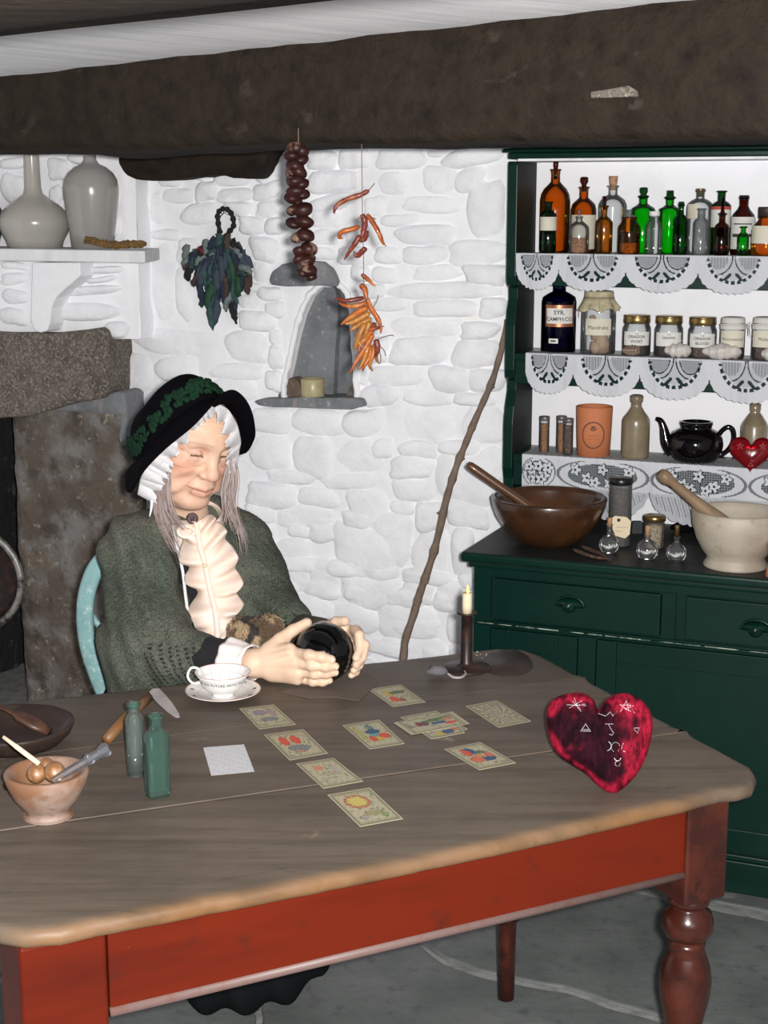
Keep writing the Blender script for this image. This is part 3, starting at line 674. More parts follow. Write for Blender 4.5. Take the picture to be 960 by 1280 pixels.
# lace runners: every opening is really open
def lace(name, a_edges, depths, z0, v0, label, style, parent_loc, back=0.10, cell=.0019, gap=.40):
    vv, ff, fm = [], [], []; idx = {}
    def P(a, d):      # d >0 hanging, <0 on the shelf
        if d < 0: return D(a, v0 - d + .003, z0 + .0012 + .0008 * nz(a * 60, d * 60))
        w = .004 * math.sin(a * 55) * min(1, d / .03) + .0015 * nz(a * 80, d * 20)
        return D(a, v0 + w - .0015 * min(1, d / .005), z0 - d + .0012)
    def vert(i, j):
        k = (i, j)
        if k not in idx: idx[k] = len(vv); vv.append(tuple(P(a_edges[0] + i * cell, j * cell)))
        return idx[k]
    na_ = int((a_edges[-1] - a_edges[0]) / cell); dm = max(depths); nb_ = int(back / cell)
    for i in range(na_):
        a = a_edges[0] + (i + .5) * cell
        k = 0
        while k < len(a_edges) - 2 and a >= a_edges[k + 1]: k += 1
        w = a_edges[k + 1] - a_edges[k]; u = (a - a_edges[k]) / w; dep = depths[k]; s = 2 * u - 1
        # outline of the scallop with small lobes
        prof = gap + (1 - gap) * math.sqrt(max(0, 1 - abs(s) ** 2.3))
        lob = .035 * abs(math.sin(math.pi * (math.atan2(s, prof) * 5.2)))
        lim = dep * (prof + lob - .03)
        for j in range(0, int(dm * 1.1 / cell)):
            d = (j + .5) * cell
            if d > lim: break
            h = d / dep; hole = 0; x = s * w / 2; y = d; R = w / 2
            if style == 'a':
                rr = math.hypot(x / (R * .93), (y) / (dep * .90)); th = math.atan2(y / dep, x / R)
                if .73 < rr < .83 and math.sin(th) > .12:   # ribbon eyelets along the edge
                    q = (th / math.pi * 13) % 1
                    if .18 < q < .80: hole = 2
                for cx in (-.44, .44):
                    e = math.hypot((x / R - cx) / .36, (h - .02) / .42)
                    if e < 1 and h > .03:
                        if k % 2 == 1:
                            if e < .82 and (i + 2 * j) % 4 < 2 and (j % 2 == 0 or i % 2): hole = 2
                        else:
                            if .80 < e < .88: hole = 2
                            elif e < .72 and (i % 3 == 0 and j % 3 == 0): hole = 2
                            elif e < .78: hole = max(hole, 1)
                    elif 1.08 < e < 1.17 and h < .5 and rr < .7: hole = 2
                lf = abs((x / R) * .8 - math.copysign((h - .42) * .8 + .02, x))
                if .46 < h < .66 and lf < .05 and abs(x / R) > .05: hole = 2
                if rr < .7 and hole == 0 and (i + j) % 2 == 0 and h > .05: hole = 1
            else:
                px_, hh = (u * 2) % 1, h
                if .06 < hh < .50:
                    e = math.hypot((u - .5) / .46, (hh - .28) / .24)
                    if e < 1:
                        hole = 2 if ((i + j) % 3 == 0 or (i - j) % 3 == 0) else 1
                        if .80 < e: hole = 0
                        for (fx, fy) in ((.22, .20), (.34, .33), (.5, .18), (.66, .33), (.78, .20), (.42, .40), (.58, .40)):
                            dx, dy = (u - fx) * w / .0125, (hh - fy) * dep / .0125; rr = math.hypot(dx, dy); pet = 1 + .3 * math.cos(5 * math.atan2(dy, dx))
                            if rr < pet: hole = 0
                            if rr < .28: hole = 2
                            if pet <= rr < pet + .22: hole = 2
                    elif e < 1.08: hole = 2 if (i + j) % 2 else 1
                elif hh > .55 and prof - hh > .12 and (i * 7 + j * 5) % 11 < 2: hole = 2
                elif hh > .5 and (i + j) % 2: hole = 1
            if hole == 2: continue
            ff.append((vert(i, j), vert(i, j + 1), vert(i + 1, j + 1), vert(i + 1, j))); fm.append(1 if hole == 1 else 0)
        for j in range(-nb_, 0):
            if i % 3 or j % 3: pass
            if (i * 3 + j * 2) % 7 == 0 and (i + j) % 3 == 0: continue
            ff.append((vert(i, j), vert(i, j + 1), vert(i + 1, j + 1), vert(i + 1, j))); fm.append(0 if (i // 4 + j // 4) % 2 else 1)
    o = M(name, vv, np.array(ff), None, smooth=True, mats=[m_lace, m_lace2], fmat=fm, loc=parent_loc)
    return tag(o, label, 'lace')
def aedge(pxs, py, v): return [azv(x, py, v)[0] for x in pxs]
e1 = aedge([645, 698, 783, 873, 962], 330, VS - .004); w_ = e1[-1] - e1[-2]; e1 += [e1[-1] + w_, e1[-1] + 2 * w_, e1[-1] + 3 * w_]
lace('lace_runner', e1, [.096] * 7, ZS1, VS - .004, 'white scalloped lace runner hanging from the top shelf of bottles', 'a', D(.5, VS, ZS1), back=.05)
e2 = aedge([657, 717, 800, 888, 980], 455, VS - .004); w_ = e2[-1] - e2[-2]; e2 += [e2[-1] + w_, e2[-1] + 2 * w_, e2[-1] + 3 * w_]
lace('lace_runner', e2, [.108] * 7, ZS2, VS - .004, 'white scalloped lace runner under the blue bottle and the labelled jars', 'a', D(.5, VS, ZS2), back=.05)
e3 = aedge([652, 694, 812, 935, 1060], 610, VS - .004); w_ = e3[-1] - e3[-2]; e3 += [e3[-1] + w_, e3[-1] + 2 * w_]
l3 = lace('lace_runner', e3, [.165] * 6, ZS3, VS - .004, 'broad flowered lace cloth hanging under the black teapot', 'b', D(.5, VS, ZS3), back=.13, cell=.0022, gap=.46)

# ------------------------------------------------------------------ containers on the shelves
def textmesh(body, size, bold=0.0, space=1.0):
    cu = bpy.data.curves.new('t', 'FONT'); cu.body = body; cu.size = size; cu.align_x = 'CENTER'; cu.align_y = 'CENTER'
    cu.offset = bold; cu.space_character = space; cu.resolution_u = 2
    ob = bpy.data.objects.new('t', cu); COL.objects.link(ob)
    bpy.context.view_layer.update()
    me = bpy.data.meshes.new_from_object(ob.evaluated_get(bpy.context.evaluated_depsgraph_get()))
    v = [tuple(q.co) for q in me.vertices]; f = [tuple(p.vertices) for p in me.polygons]
    bpy.data.objects.remove(ob); bpy.data.curves.remove(cu); bpy.data.meshes.remove(me)
    return v, f
class Spot:
    """a thing standing at pixel column cx; rows are read off the photograph at its real distance"""
    def __init__(s, cx, v=None, z=None, by=None, base=None):
        if base is not None: s.B = Vector(base)
        elif v is not None:
            a, _, _ = loc_av(atv(cx, 400 if z is None else 640 - FPX * math.tan(TH + math.atan((z - H) / 4.0)), v)); s.B = D(a, v, z)
        else: s.B = atz(cx, by, z)
        s.cx = cx; s.m = mpp(s.B)
        s.toc = (EYE - s.B); s.toc.z = 0; s.toc.normalize()
        s.right = Z.cross(-s.toc) * -1
        s.right = Vector((-s.toc.y, s.toc.x, 0))
    def h(s, py): return atY(s.cx, py, s.B.y).z - s.B.z
    def prof(s, rows, bottom=True):
        P = [(r * s.m, s.h(y)) for r, y in rows]; P = P[::-1]           # bottom first
        P[0] = (P[0][0], 0.0)
        if len(P) > 1 and P[1][1] <= 0: P[1] = (P[1][0], .002)
        return P
    def ang(s, th, r, z):   # point on a cylinder around the axis; th=0 faces the camera, positive to the right
        return s.B + s.toc * (r * math.cos(th)) + s.right * (r * math.sin(th)) + Z * z
    def lath(s, name, rows, m, parent, seg=32, cap1=False, **k):
        return M(name, *lathe(s.B, s.prof(rows), seg, cap1=cap1, **k), m, parent)
    def seg(s, name, rows, m, parent, seg=24, cap0=True, cap1=True, **k):    # piece not touching the base
        P = [(r * s.m, s.h(y)) for r, y in rows][::-1]
        return M(name, *lathe(s.B, P, seg, cap0=cap0, cap1=cap1, **k), m, parent)
    def wrap(s, name, r, y0, y1, th0, th1, m, parent, n=20, shape=None, lift=0.0):
        R = r * s.m + .0006 + lift; z0, z1 = s.h(y1), s.h(y0)
        v_, f_ = grid(n, 6, lambda q, t: s.ang(th0 + (th1 - th0) * q, R, z0 + (z1 - z0) * t)); return M(name, v_, f_, m, parent)
    def text(s, body, size_px, r, y, th, m, parent, bold=.0, lift=.0, rot=0, name='lettering', space=1.0, r2=None, y2=None):
        v_, f_ = textmesh(body, size_px * s.m, bold * s.m, space); R = r * s.m + .0012 + lift; z = s.h(y); out = []
        for (x, yy, _) in v_:
            if rot: x, yy = x * math.cos(rot) - yy * math.sin(rot), x * math.sin(rot) + yy * math.cos(rot)
            RR = R
            if r2 is not None: RR = R + (r2 - r) * s.m * (yy / s.m) / (y - y2)
            out.append(s.ang(th + x / R, RR, z + yy))
        return M(name, out, f_, m, parent, smooth=False)
def bottle(label, cx, v, z, rows, m, stop=None, lab=None, sq=None, fill=None, name='glass_bottle', cat='bottle', group=None, flat=None):
    s = Spot(cx, v, z); t = thing(name, label, cat, s.B, group)
    s.lath('body', rows, m, t, 28, sq=sq)
    # lip ring
    r0, y0 = rows[0]; s.seg('lip', [(r0 - .6, y0 - .8), (r0 + .8, y0 - .4), (r0 + .8, y0 + 1.2), (r0 - .6, y0 + 1.6)], m, t, 20, cap0=False, cap1=False)
    if fill:
        fr, fy, fm_ = fill; base = rows[-1][0]
        s.lath('contents', [(.5, fy), (fr, fy + .3), (fr, rows[-1][1] - 3), (fr - 1, rows[-1][1])], fm_, t, 20, sq=sq)
    if stop:
        sr, sm = stop; s.seg('stopper', sr, sm, t, 18)
    if lab:
        r, y0, y1, th0, th1, lm = lab[:6]
        if sq:
            R = r * s.m + .0012; zz0, zz1 = s.h(y1), s.h(y0)
            xd = (s.right * 1)
            v_, f_ = grid(6, 4, lambda q, tt: s.B + s.toc * (R * sq[0] if sq[0] < 1 else R) + s.right * (R * 1.0 * (th0 + (th1 - th0) * q)) + Z * (zz0 + (zz1 - zz0) * tt))
            M('label', v_, f_, lm, t)
        else: s.wrap('label', r, y0, y1, th0, th1, lm, t)
    return s, t
FRv, BKv = VS + .025, VS + .105
SQ = lambda s: dict()
# back row, top shelf
s, t = bottle('tall amber glass bottle with a thin stopper at the left end of the top shelf', 692.5, VS + .085, ZS1, [(6.2, 212), (5.4, 219), (5.6, 227), (9, 231), (14, 236), (17.5, 243), (18.8, 251), (18.8, 312), (17, 316)], g_amber, ([(3, 202), (3.2, 203), (3.2, 207), (2.4, 212), (2.4, 224)], g_amberd))
s, t = bottle('amber bottle with a round stopper and a long beige label', 728, BKv, ZS1, [(6.4, 234), (5.6, 238), (5.6, 247), (9, 250), (14, 255), (16, 262), (16, 312), (15, 316)], g_amber, ([(3, 221), (5, 222), (5.2, 227), (3, 231), (3, 240)], g_amberd), (16, 268.5, 311, -1.1, 1.25, m_paper))
s, t = bottle('tall ribbed clear glass bottle closed with a cork', 764, BKv, ZS1, [(7, 232.5), (5.5, 236), (5.5, 243), (10, 246), (15, 250), (17.5, 256)] + [(17.5 + .35 * (i % 2), 258 + i * 1.6) for i in range(34)] + [(17, 316)], g_clear, ([(5.6, 220), (5.2, 226), (4.4, 233), (4, 238)], m_cork))
s, t = bottle('bright green ribbed bottle with a ball stopper, behind the little brown jar', 802, BKv, ZS1, [(5.5, 246), (5.2, 254), (9, 257), (14, 260), (15.5, 264), (15.5, 312), (14.5, 316)], g_green, ([(3, 234), (5.2, 235), (5.2, 240), (3.5, 243.5), (7.2, 245), (7, 246.5), (3, 249)], g_greend))
s, t = bottle('bright green ribbed bottle with a square-topped stopper, left of the clear bottle with gilt rim', 835, BKv, ZS1, [(5.2, 248), (5, 256), (9, 259), (13, 261), (13.5, 265), (13.5, 312), (12.5, 316)], g_green, ([(4.5, 238), (4.6, 244), (4.6, 245), (7.6, 246.5), (7.4, 248), (3, 250)], g_greend))
s, t = bottle('broad clear glass bottle with a gilt-rimmed stopper and a scrap of tan label', 872.5, BKv, ZS1, [(6, 238), (5.2, 242), (5.2, 248), (10, 250), (15, 254), (16.5, 259), (16.5, 312), (15.5, 316)], g_clear, ([(5.8, 235.5), (5.8, 237.5), (4, 240), (4, 246)], m_gold), (16.5, 255, 273, -1.1, -.1, m_paper))
s, t = bottle('green bottle with an open flared neck and a white label with a red band', 899, BKv, ZS1, [(6, 239), (4.9, 241), (4.9, 251), (9, 253), (12.2, 257), (12.4, 262), (12.4, 312), (11.5, 316)], g_greend, None, (12.4, 262, 284, -1.25, 1.25, m_paperw))
s.wrap('label_band', 12.4, 258, 262, -1.25, 1.25, m_inkred, t)
s, t = bottle('reddish brown bottle with sloping shoulders, dark cap and tall white label', 927, BKv, ZS1, [(6, 247), (5.6, 257), (8, 262), (13, 268), (15, 273), (15, 312), (14, 316)], g_amberd, ([(6.2, 244), (6.2, 249), (3, 250)], m_blackplastic), (15, 271, 311, -1.2, 1.2, m_paperw))
s.wrap('label_line', 15, 292, 296, -.9, .9, m_ink, t, lift=.0004); s.wrap('label_line', 15, 279, 280.5, -.8, .8, m_ink, t, lift=.0004)
# front row
s, t = bottle('small dark green bottle with a cream label in front of the tall amber bottle', 684.5, FRv, ZS1, [(5, 252.5), (4.4, 256), (4.4, 262), (8, 265), (10.3, 269), (10.3, 313), (9.5, 315.5)], g_greend, None, (10.3, 271, 288, -1.4, 1.3, m_paper))
s, t = bottle('small clear flask with a glass stopper in front of the beige-labelled amber bottle', 723, FRv, ZS1, [(4, 271), (3.8, 276), (8, 279), (12, 283), (12.8, 288), (12.8, 313), (12, 315.5)], g_clear, ([(2.6, 262), (2.8, 265), (1.8, 269), (1.8, 274)], g_clear), fill=(10.5, 297, m_spice))
s, t = bottle('slim light amber bottle with a pointed stopper', 754, FRv, ZS1, [(4.8, 257.5), (3.6, 264), (3.5, 270), (7, 273), (10.6, 277), (11, 281), (11, 313), (10, 315.5)], g_amberl, ([(2, 245), (2.8, 246), (2.4, 251), (2.2, 257), (2.2, 262)], g_amberd))
s, t = bottle('squat brown jar with a dark band of contents and a glass stopper', 785.5, FRv, ZS1, [(9, 271.5), (8.6, 274), (10, 278), (13.5, 283), (14, 287), (14, 313), (13, 315.5)], g_amberl, ([(3, 262), (3, 266), (2, 268), (8, 270.5), (8, 272)], g_clearg), fill=(12.6, 303, m_spice))
s.seg('dark_layer', [(12.8, 290), (12.9, 303)], m_herbdk, t)
s, t = bottle('small ridged clear bottle with a white cap', 816.5, FRv, ZS1, [(6, 270), (5.6, 274), (8, 278), (10.3, 282)] + [(10.3 + .3 * (i % 2), 284 + i * 2) for i in range(14)] + [(10, 315.5)], g_clear, ([(6.3, 264), (6.6, 265), (6.6, 270), (6, 270.5)], m_pale))
s, t = bottle('small dark green stoppered bottle in front of the bright green one', 849.5, FRv, ZS1, [(3.6, 256), (3.2, 262), (3.6, 268), (7, 271), (9, 275), (9, 313), (8, 315.5)], g_greend, ([(3, 252), (3.6, 253), (3.6, 255), (2, 258)], g_greend))
s, t = bottle('small frosted grey bottle with a plain open neck', 875, FRv, ZS1, [(5.2, 261), (4.6, 264), (4.6, 272), (8, 275), (9.6, 279), (9.6, 313), (9, 316)], g_clearg)
s, t = bottle('small amber bottle with a long thin stopper', 901, FRv, ZS1, [(5, 267), (3.8, 271), (4, 278), (8, 281), (9.4, 285), (9.4, 313), (8.6, 316)], g_amberd, ([(1.6, 246), (2.2, 248), (2, 262), (3, 266), (3, 270)], g_amberd))
s, t = bottle('tiny green bottle in front of the white-labelled brown one', 928, FRv - .008, ZS1, [(4, 283.5), (3, 286), (3, 290), (6, 293), (7.4, 297), (7.4, 313), (7, 316)], g_green)
s, t = bottle('amber jar with wide dark lid and tan label, right edge of top shelf', 957, FRv + .02, ZS1, [(11, 271), (10.5, 275), (16, 281), (19, 288), (19, 312), (18, 315.5)], g_amber, ([(11, 258.5), (11.5, 260), (11.5, 270), (9, 272)], m_darkwood), (19, 282, 304, -1.2, 1.0, m_paper), name='glass_jar', cat='jar')

# middle shelf
s, t = bottle('cobalt blue chemist bottle with a framed curved label', 697.5, VS + .08, ZS2, [(10.5, 351), (10, 354), (8, 356), (8, 364), (14, 367), (20, 371), (21.5, 377), (21.5, 440), (20, 444)], g_blue, None, name='chemist_bottle')
s.wrap('label_frame', 21.5, 380, 407, -.86, .96, m_copper, t); s.wrap('label', 21.5, 384, 403, -.74, .84, m_paperw, t, lift=.0006)
s.text('SYR.', 7.5, 21.5, 389.5, .02, m_ink, t, .12, lift=.001); s.text('CAMPH:CO:', 6.6, 21.5, 397.5, .05, m_ink, t, .1, lift=.001)
o = s.wrap('price_sticker', 21.5, 421.5, 427.5, -.58, -.02, m_paperw, t); 
s.wrap('sticker_mark', 21.5, 423.5, 425.5, -.45, -.15, m_ink, t, lift=.0005)
s, t = bottle('tall glass jar of pale roots under a tied yellow cloth cover', 747, VS + .055, ZS2, [(18, 372), (18, 378), (21, 384), (21.5, 390), (21.5, 438), (20, 443)], g_clear, name='glass_jar', cat='jar')
s.seg('cloth_top', [(17, 363.5), (18.2, 365), (18.2, 372)], m_clothtop, t)
v_, f_ = grid(72, 5, lambda q, r_: (lambda th, w: s.ang(th, (18.2 + (7.5 * r_) + 2.0 * r_ * math.sin(th * 11 + math.sin(3 * th))) * s.m, s.h(371.5 + 15 * r_ ** .8 + 2.5 * r_ * math.sin(th * 7 + 1))))(q * 2 * math.pi, 0))
solid(M('cloth_frill', v_, f_, m_clothtop, t), .0012)
M('string', *tube([s.ang(i / 24 * 2 * math.pi, 18.8 * s.m, s.h(371.5)) for i in range(25)], .0009, 5), m_string, t)
M('string_end', *tube([s.ang(-1.2, 19 * s.m, s.h(371.5)), s.ang(-1.35, 25 * s.m, s.h(385)), s.ang(-1.4, 25 * s.m, s.h(397))], .0007, 5), m_string, t)
s.wrap('label', 21.5, 397, 417.5, -.80, .78, m_paper, t); s.text('Mandrake', 6.6, 21.5, 408, -.02, m_ink, t, lift=.0008)
for k, (x, y0, y1, r) in enumerate([(742, 394, 424, 7), (752, 410, 441, 9), (744, 426, 441, 8), (757, 418, 440, 6)]):
    M('root', *tube([s.B + s.right * ((x - 750) * s.m) + Z * s.h(y0), s.B + s.right * ((x - 747) * s.m) + Z * s.h((y0 + y1) / 2), s.B + s.right * ((x - 745) * s.m) + Z * s.h(y1)], [r * .4 * s.m, r * s.m, r * .7 * s.m], 10), m_root, t)
def lidded(cx, label, txt, top, base_y, cont, contm, v=VS + .055):
    s, t = bottle(label, cx, v, ZS2, [(15.5, top + 9), (15.5, top + 12), (17.3, top + 16), (17.6, top + 20), (17.6, base_y - 4), (16, base_y)], g_clear, name='glass_jar', cat='jar', fill=(16.3, cont, contm))
    P = [(r * s.m, s.h(y)) for r, y in [(15, top - .2), (16.4, top), (16.6, top + 2), (16.0, top + 3), (16.6, top + 4.5), (16.6, top + 9), (15.5, top + 10)]][::-1]
    M('lid', *lathe(s.B, P, 32, cap1=True), m_gold, t)
    s.wrap('label', 17.6, top + 20, top + 37, -1.0, 1.0, m_paperw, t)
    for k, w in enumerate(txt): s.text(w, 5.0, 17.6, top + 26 + 6 * k, 0, m_ink, t, .08, lift=.0008)
    s.text('THE', 2.6, 17.6, top + 22.3, 0, m_ink, t, lift=.0008)
    return s, t
lidded(795, 'brass-lidded jar of dark leaves behind the striped brown shell', ['DRAGON', 'WORT'], 393.5, 445, 428, m_herbdk)
lidded(835, 'brass-lidded jar of dark leaves with one-word label, second of the three', ['Licorice'], 394.5, 445.5, 429, m_herbdk)
s, t = lidded(877, 'brass-lidded jar of reddish chunks, rightmost of the three brass-lidded ones', ['DRAGON', 'BLOOD'], 396, 447, 431, m_herb)
def clothjar(cx, label, txt, rr, contm):
    s, t = bottle(label, cx, VS + .048, ZS2, [(rr - 1, 404), (rr - 1, 408), (rr, 412), (rr, 444), (rr - 1.5, 448.5)], g_clear, name='glass_jar', cat='jar', fill=(rr - 1, 432, contm))
    P = [(r * s.m, s.h(y)) for r, y in [(rr - 4, 396), (rr - 1.2, 397), (rr - .6, 400), (rr - .6, 404), (rr + .4, 405), (rr + .6, 411)]][::-1]
    M('cloth_cover', *lathe(s.B, P, 28, cap1=True, cap0=False), m_clothw, t)
    M('tie', *tube([s.ang(i / 24 * 2 * math.pi, (rr + .9) * s.m, s.h(406)) for i in range(25)], .0013, 6), m_clothw, t)
    s.wrap('label', rr, 412.5, 433, -1.1, 1.1, m_paper, t); s.text(txt, 5.6, rr, 423, 0, m_ink, t, lift=.0008)
    for sg in (1,):
        c = s.ang(1.35, (rr + 2) * s.m, s.h(405))
        for (dx, dz) in ((.010, .004), (.008, -.008), (.004, -.03), (.010, -.034)):
            M('tie_end', *tube([c, c + s.right * dx * .6 + Z * (dz * .4 + .004), c + s.right * dx + Z * dz], [.002, .003, .0012], 6, .4), m_clothw, t)
clothjar(914.5, 'jar under a tied white cloth, with a cream label, behind the grey conch shell', 'Wormwood', 15.5, m_herb)
clothjar(955, 'jar under a tied white cloth at the right edge of the middle shelf', 'Mullein', 16, m_herb)
# shells
def shell(cx, base_y, v, z, L, Wd, hgt, yaw, label, m, ridges=7, spike=.15):
    s = Spot(cx, v, z); vv, ff = [], []; n, mseg = 26, 20
    ax = (s.right * math.cos(yaw) + s.toc * math.sin(yaw)).normalized(); sd = Z.cross(ax)
    for i in range(n + 1):
        t = i / n; x = (t - .5) * L; R = (math.sin(math.pi * min(1, t * 1.15) ** .8) if t < .87 else math.sin(math.pi * min(1, t * 1.15) ** .8)) 
        R = (t ** .55) * (1 - t) ** .42 * 1.75
        R *= 1 + .10 * math.sin(t * ridges * 2 * math.pi)
        for k in range(mseg):
            ph = 2 * math.pi * k / mseg; q = R * (1 + spike * max(0, math.cos(5 * ph + t * 9)) ** 3)
            vv.append(tuple(s.B + ax * x + sd * (q * Wd / 2 * math.cos(ph)) + Z * (hgt / 2 + q * hgt / 2 * math.sin(ph))))
    for i in range(n):
        for k in range(mseg): ff.append((i * mseg + k, i * mseg + (k + 1) % mseg, (i + 1) * mseg + (k + 1) % mseg, (i + 1) * mseg + k))
    o = M('sea_shell', vv, ff, m, loc=s.B); return tag(o, label, 'shell')
shell(789, 448, VS + .014, ZS2, .050, .030, .032, -.25, 'striped brown spiral shell before the leftmost brass-lidded jar', m_shellb, 6, 0)
shell(847, 449, VS + .016, ZS2, .072, .045, .040, .2, 'rounded white shell between the second and third brass-lidded jars', m_shell, 4, .1)
shell(902, 452, VS + .016, ZS2, .102, .050, .042, .1, 'knobbly greyish white conch shell before the cloth-topped jar', m_shell, 5, .25)
shell(966, 452, VS + .016, ZS2, .060, .045, .040, .1, 'white shell cut by the right edge of the photo', m_shell, 5, .2)

# third shelf
def vial(cx, v, top, label, m, extra=None):
    s = Spot(cx, v, ZS3); t = thing('glass_vial', label, 'vial', s.B)
    s.lath('body', [(6.4, top + 3), (6.4, 564), (5.6, 568)], g_clear, t, 20)
    s.lath('contents', [(.5, top + 9), (5.6, top + 9.5), (5.6, 563), (5, 566)], m, t, 16)
    s.seg('lid', [(5.8, top), (6.6, top + .6), (6.6, top + 5), (6, top + 5.4)], m_ironpale, t, 20)
vial(679.7, VS + .055, 520, 'corked glass tube of brown spice standing apart at the left', m_spice)
vial(701, VS + .065, 519.5, 'glass tube of yellowish bark chips, middle of the three tubes', m_spice)
vial(709.5, VS + .032, 522.5, 'glass tube of brown leaf, right of the three tubes beside the terracotta pot', m_herb)
s = Spot(741.5, VS + .055, ZS3); t = thing('terracotta_pot', 'terracotta wine cooler with a printed oval badge', 'pot', s.B)
P = s.prof([(22.3, 507.5), (22.6, 509), (21.6, 540), (20.4, 572)]); R0, hT = P[-1][0], P[-1][1]
M('body', *lathe(s.B, P + [(R0 - .003, hT + .001), (R0 - .006, hT - .002), (R0 - .007, .02), (.002, .015)], 40), m_terra, t)
ov = []; zc_ = s.h(541)
v_, f_ = [], []; nO = 44
for i in range(nO):
    th = 2 * math.pi * i / nO
    for k in (0, 1):
        rr = 1 - k * .10; v_.append(tuple(s.ang(-.04 + rr * .66 * math.cos(th), 21.7 * s.m + .0011 + .0004 * 0 + (s.m * .9) * (math.sin(th) * rr * 17 / 34), zc_ + rr * 17 * s.m * math.sin(th))))
for i in range(nO):
    j = (i + 1) % nO; f_.append((i * 2, j * 2, j * 2 + 1, i * 2 + 1))
M('oval_print', v_, f_, m_terraprint, t)
# a small plant-like device and two lines of print
dv_, df_ = [], []
for (dx, dy, w, h_) in [(0, 9.5, 2.4, 3.2), (-2.6, 8.0, 2.2, 2.0), (2.6, 8.0, 2.2, 2.0), (0, 6.2, 4.2, 1.4), (-1.8, 11, 1.6, 1.6), (1.8, 11, 1.6, 1.6)]:
    n0 = len(dv_)
    for i in range(8):
        th = 2 * math.pi * i / 8; x, y = dx + w * .5 * math.cos(th) * 1.4, dy + h_ * .6 * math.sin(th)
        dv_.append(tuple(s.ang(-.04 + x / 21.7, 21.7 * s.m + .0013 + y * s.m * .022, zc_ + y * s.m)))
    df_.append(tuple(range(n0, n0 + 8)))
M('plant_print', dv_, df_, m_terraprint, t)
s.text('~~~~', 5, 21.7, 541.5, -.04, m_terraprint, t, .05, lift=.0006)
s.text('~ ~ ~ ~', 4.6, 21.7, 545.5, -.04, m_terraprint, t, .05, lift=.0006)
s = Spot(793.5, VS + .055, ZS3); t = thing('stoneware_bottle', 'tall brownish stoneware ginger beer bottle beside the terracotta pot', 'bottle', s.B)
P = s.prof([(5.5, 493.2), (8, 494.5), (8.3, 498), (7.8, 502), (6.4, 503.5), (6.6, 508), (10, 514), (15.5, 521), (17.2, 525), (17.4, 532), (17.4, 568), (16.5, 573)])
M('body', *lathe(s.B, P, 36, cap1=True), m_stonebottle, t)
s = Spot(941, VS + .12, ZS3); t = thing('stoneware_bottle', 'brown stoneware bottle behind the red glass heart', 'bottle', s.B)
P = s.prof([(5, 504), (7, 505), (7, 512), (6, 515), (9, 519), (15, 528), (17, 533), (17, 574), (16, 578)])
M('body', *lathe(s.B, P, 36, cap1=True), m_stonebottle, t)
# teapot
s = Spot(868.5, VS + .068, ZS3); t = thing('teapot', 'glossy black round teapot without a lid', 'teapot', s.B)
rows = [(17.5, 526.5), (20.5, 527), (20.8, 529.5), (19.5, 532), (19.5, 535.5), (23, 536.5), (29, 540), (33, 547), (34.2, 555), (33, 563), (29.5, 571), (24, 576.5), (22.5, 578.5), (22.5, 581)]
P = s.prof(rows); rT, hT = P[-1]
M('body', *lathe(s.B, P + [(rT, hT - .002), (rT - .001, hT - .018), (.03, hT - .06), (.002, hT - .07)], 48), m_black, t)
def sp(dx, y, dt=0): return s.B + s.right * (dx * s.m) + Z * s.h(y) + s.toc * dt
pts = crom([sp(-27, 566), sp(-34, 557), sp(-37.5, 546), (sp(-40, 535)), sp(-44, 527), sp(-50, 524.5)], 18)
M('spout', *tube(pts, [x * s.m for x in np.interp(np.linspace(0, 1, 18), [0, .3, .6, .85, 1], [9, 7.5, 4.8, 3.4, 2.2])], 16), m_black, t)
pts = crom([sp(28, 543), sp(32, 537), sp(39, 532.5), sp(45, 537), sp(46, 549), sp(41, 560), sp(33, 567), sp(27, 570)], 30)
M('handle', *tube(pts, 3.1 * s.m, 12), m_black, t)
# heart of red glass
def heart2(t):   # classic curve, unit-ish, tip at bottom
    x = 16 * math.sin(t) ** 3; y = 13 * math.cos(t) - 5 * math.cos(2 * t) - 2 * math.cos(3 * t) - math.cos(4 * t)
    return x / 16, y / 16
s = Spot(938.5, VS + .02, ZS3); t = thing('glass_heart', 'red glass heart with raised signs leaning before a stoneware bottle', 'ornament', s.B)
vv, ff = [], []; n = 60; rings = 9
HW, HH = 27 * s.m, 26 * s.m
zc = s.h(566)
def hp(x, y, w): 
    return s.B + s.right * (x * HW) + Z * (zc + (y + .02) * HH) + s.toc * (w + .010 - .010 * y)
for side in (1, -1):
    for j in range(rings + 1):
        q = 1 - j / rings; w = .014 * math.sqrt(max(0, 1 - q ** 3)) * side
        for i in range(n):
            x, y = heart2(2 * math.pi * i / n); vv.append(tuple(hp(x * q, y * q + (1 - q) * .1, w)))
for sd in range(2):
    o_ = sd * (rings + 1) * n
    for j in range(rings):
        for i in range(n):
            k = (i + 1) % n; q = (o_ + j * n + i, o_ + j * n + k, o_ + (j + 1) * n + k, o_ + (j + 1) * n + i); ff.append(q if sd else q[::-1])
M('body', vv, ff, g_red, t)
def strokes(lst, fn, r, name, m, parent, seg=5):
    return M(name, *join([tube([fn(*p) for p in st], r, seg) for st in lst]), m, parent)
star = [(math.cos(math.pi / 2 + k * 4 * math.pi / 5) * .17, math.sin(math.pi / 2 + k * 4 * math.pi / 5) * .17) for k in range(6)]
lst = [[(x - .5, y + .35) for x, y in star], [(x + .5, y + .38) for x, y in star], [(-.1, .25), (.12, .25), (.02, .25), (.04, 0), (-.08, -.05)], [(0, -.42), (.14, -.58), (-.12, -.58), (0, -.42)]]
strokes(lst, lambda x, y: hp(x, y, .0145), .0009, 'raised_sign', mat('red_relief', (.5, .10, .12), .3), t)

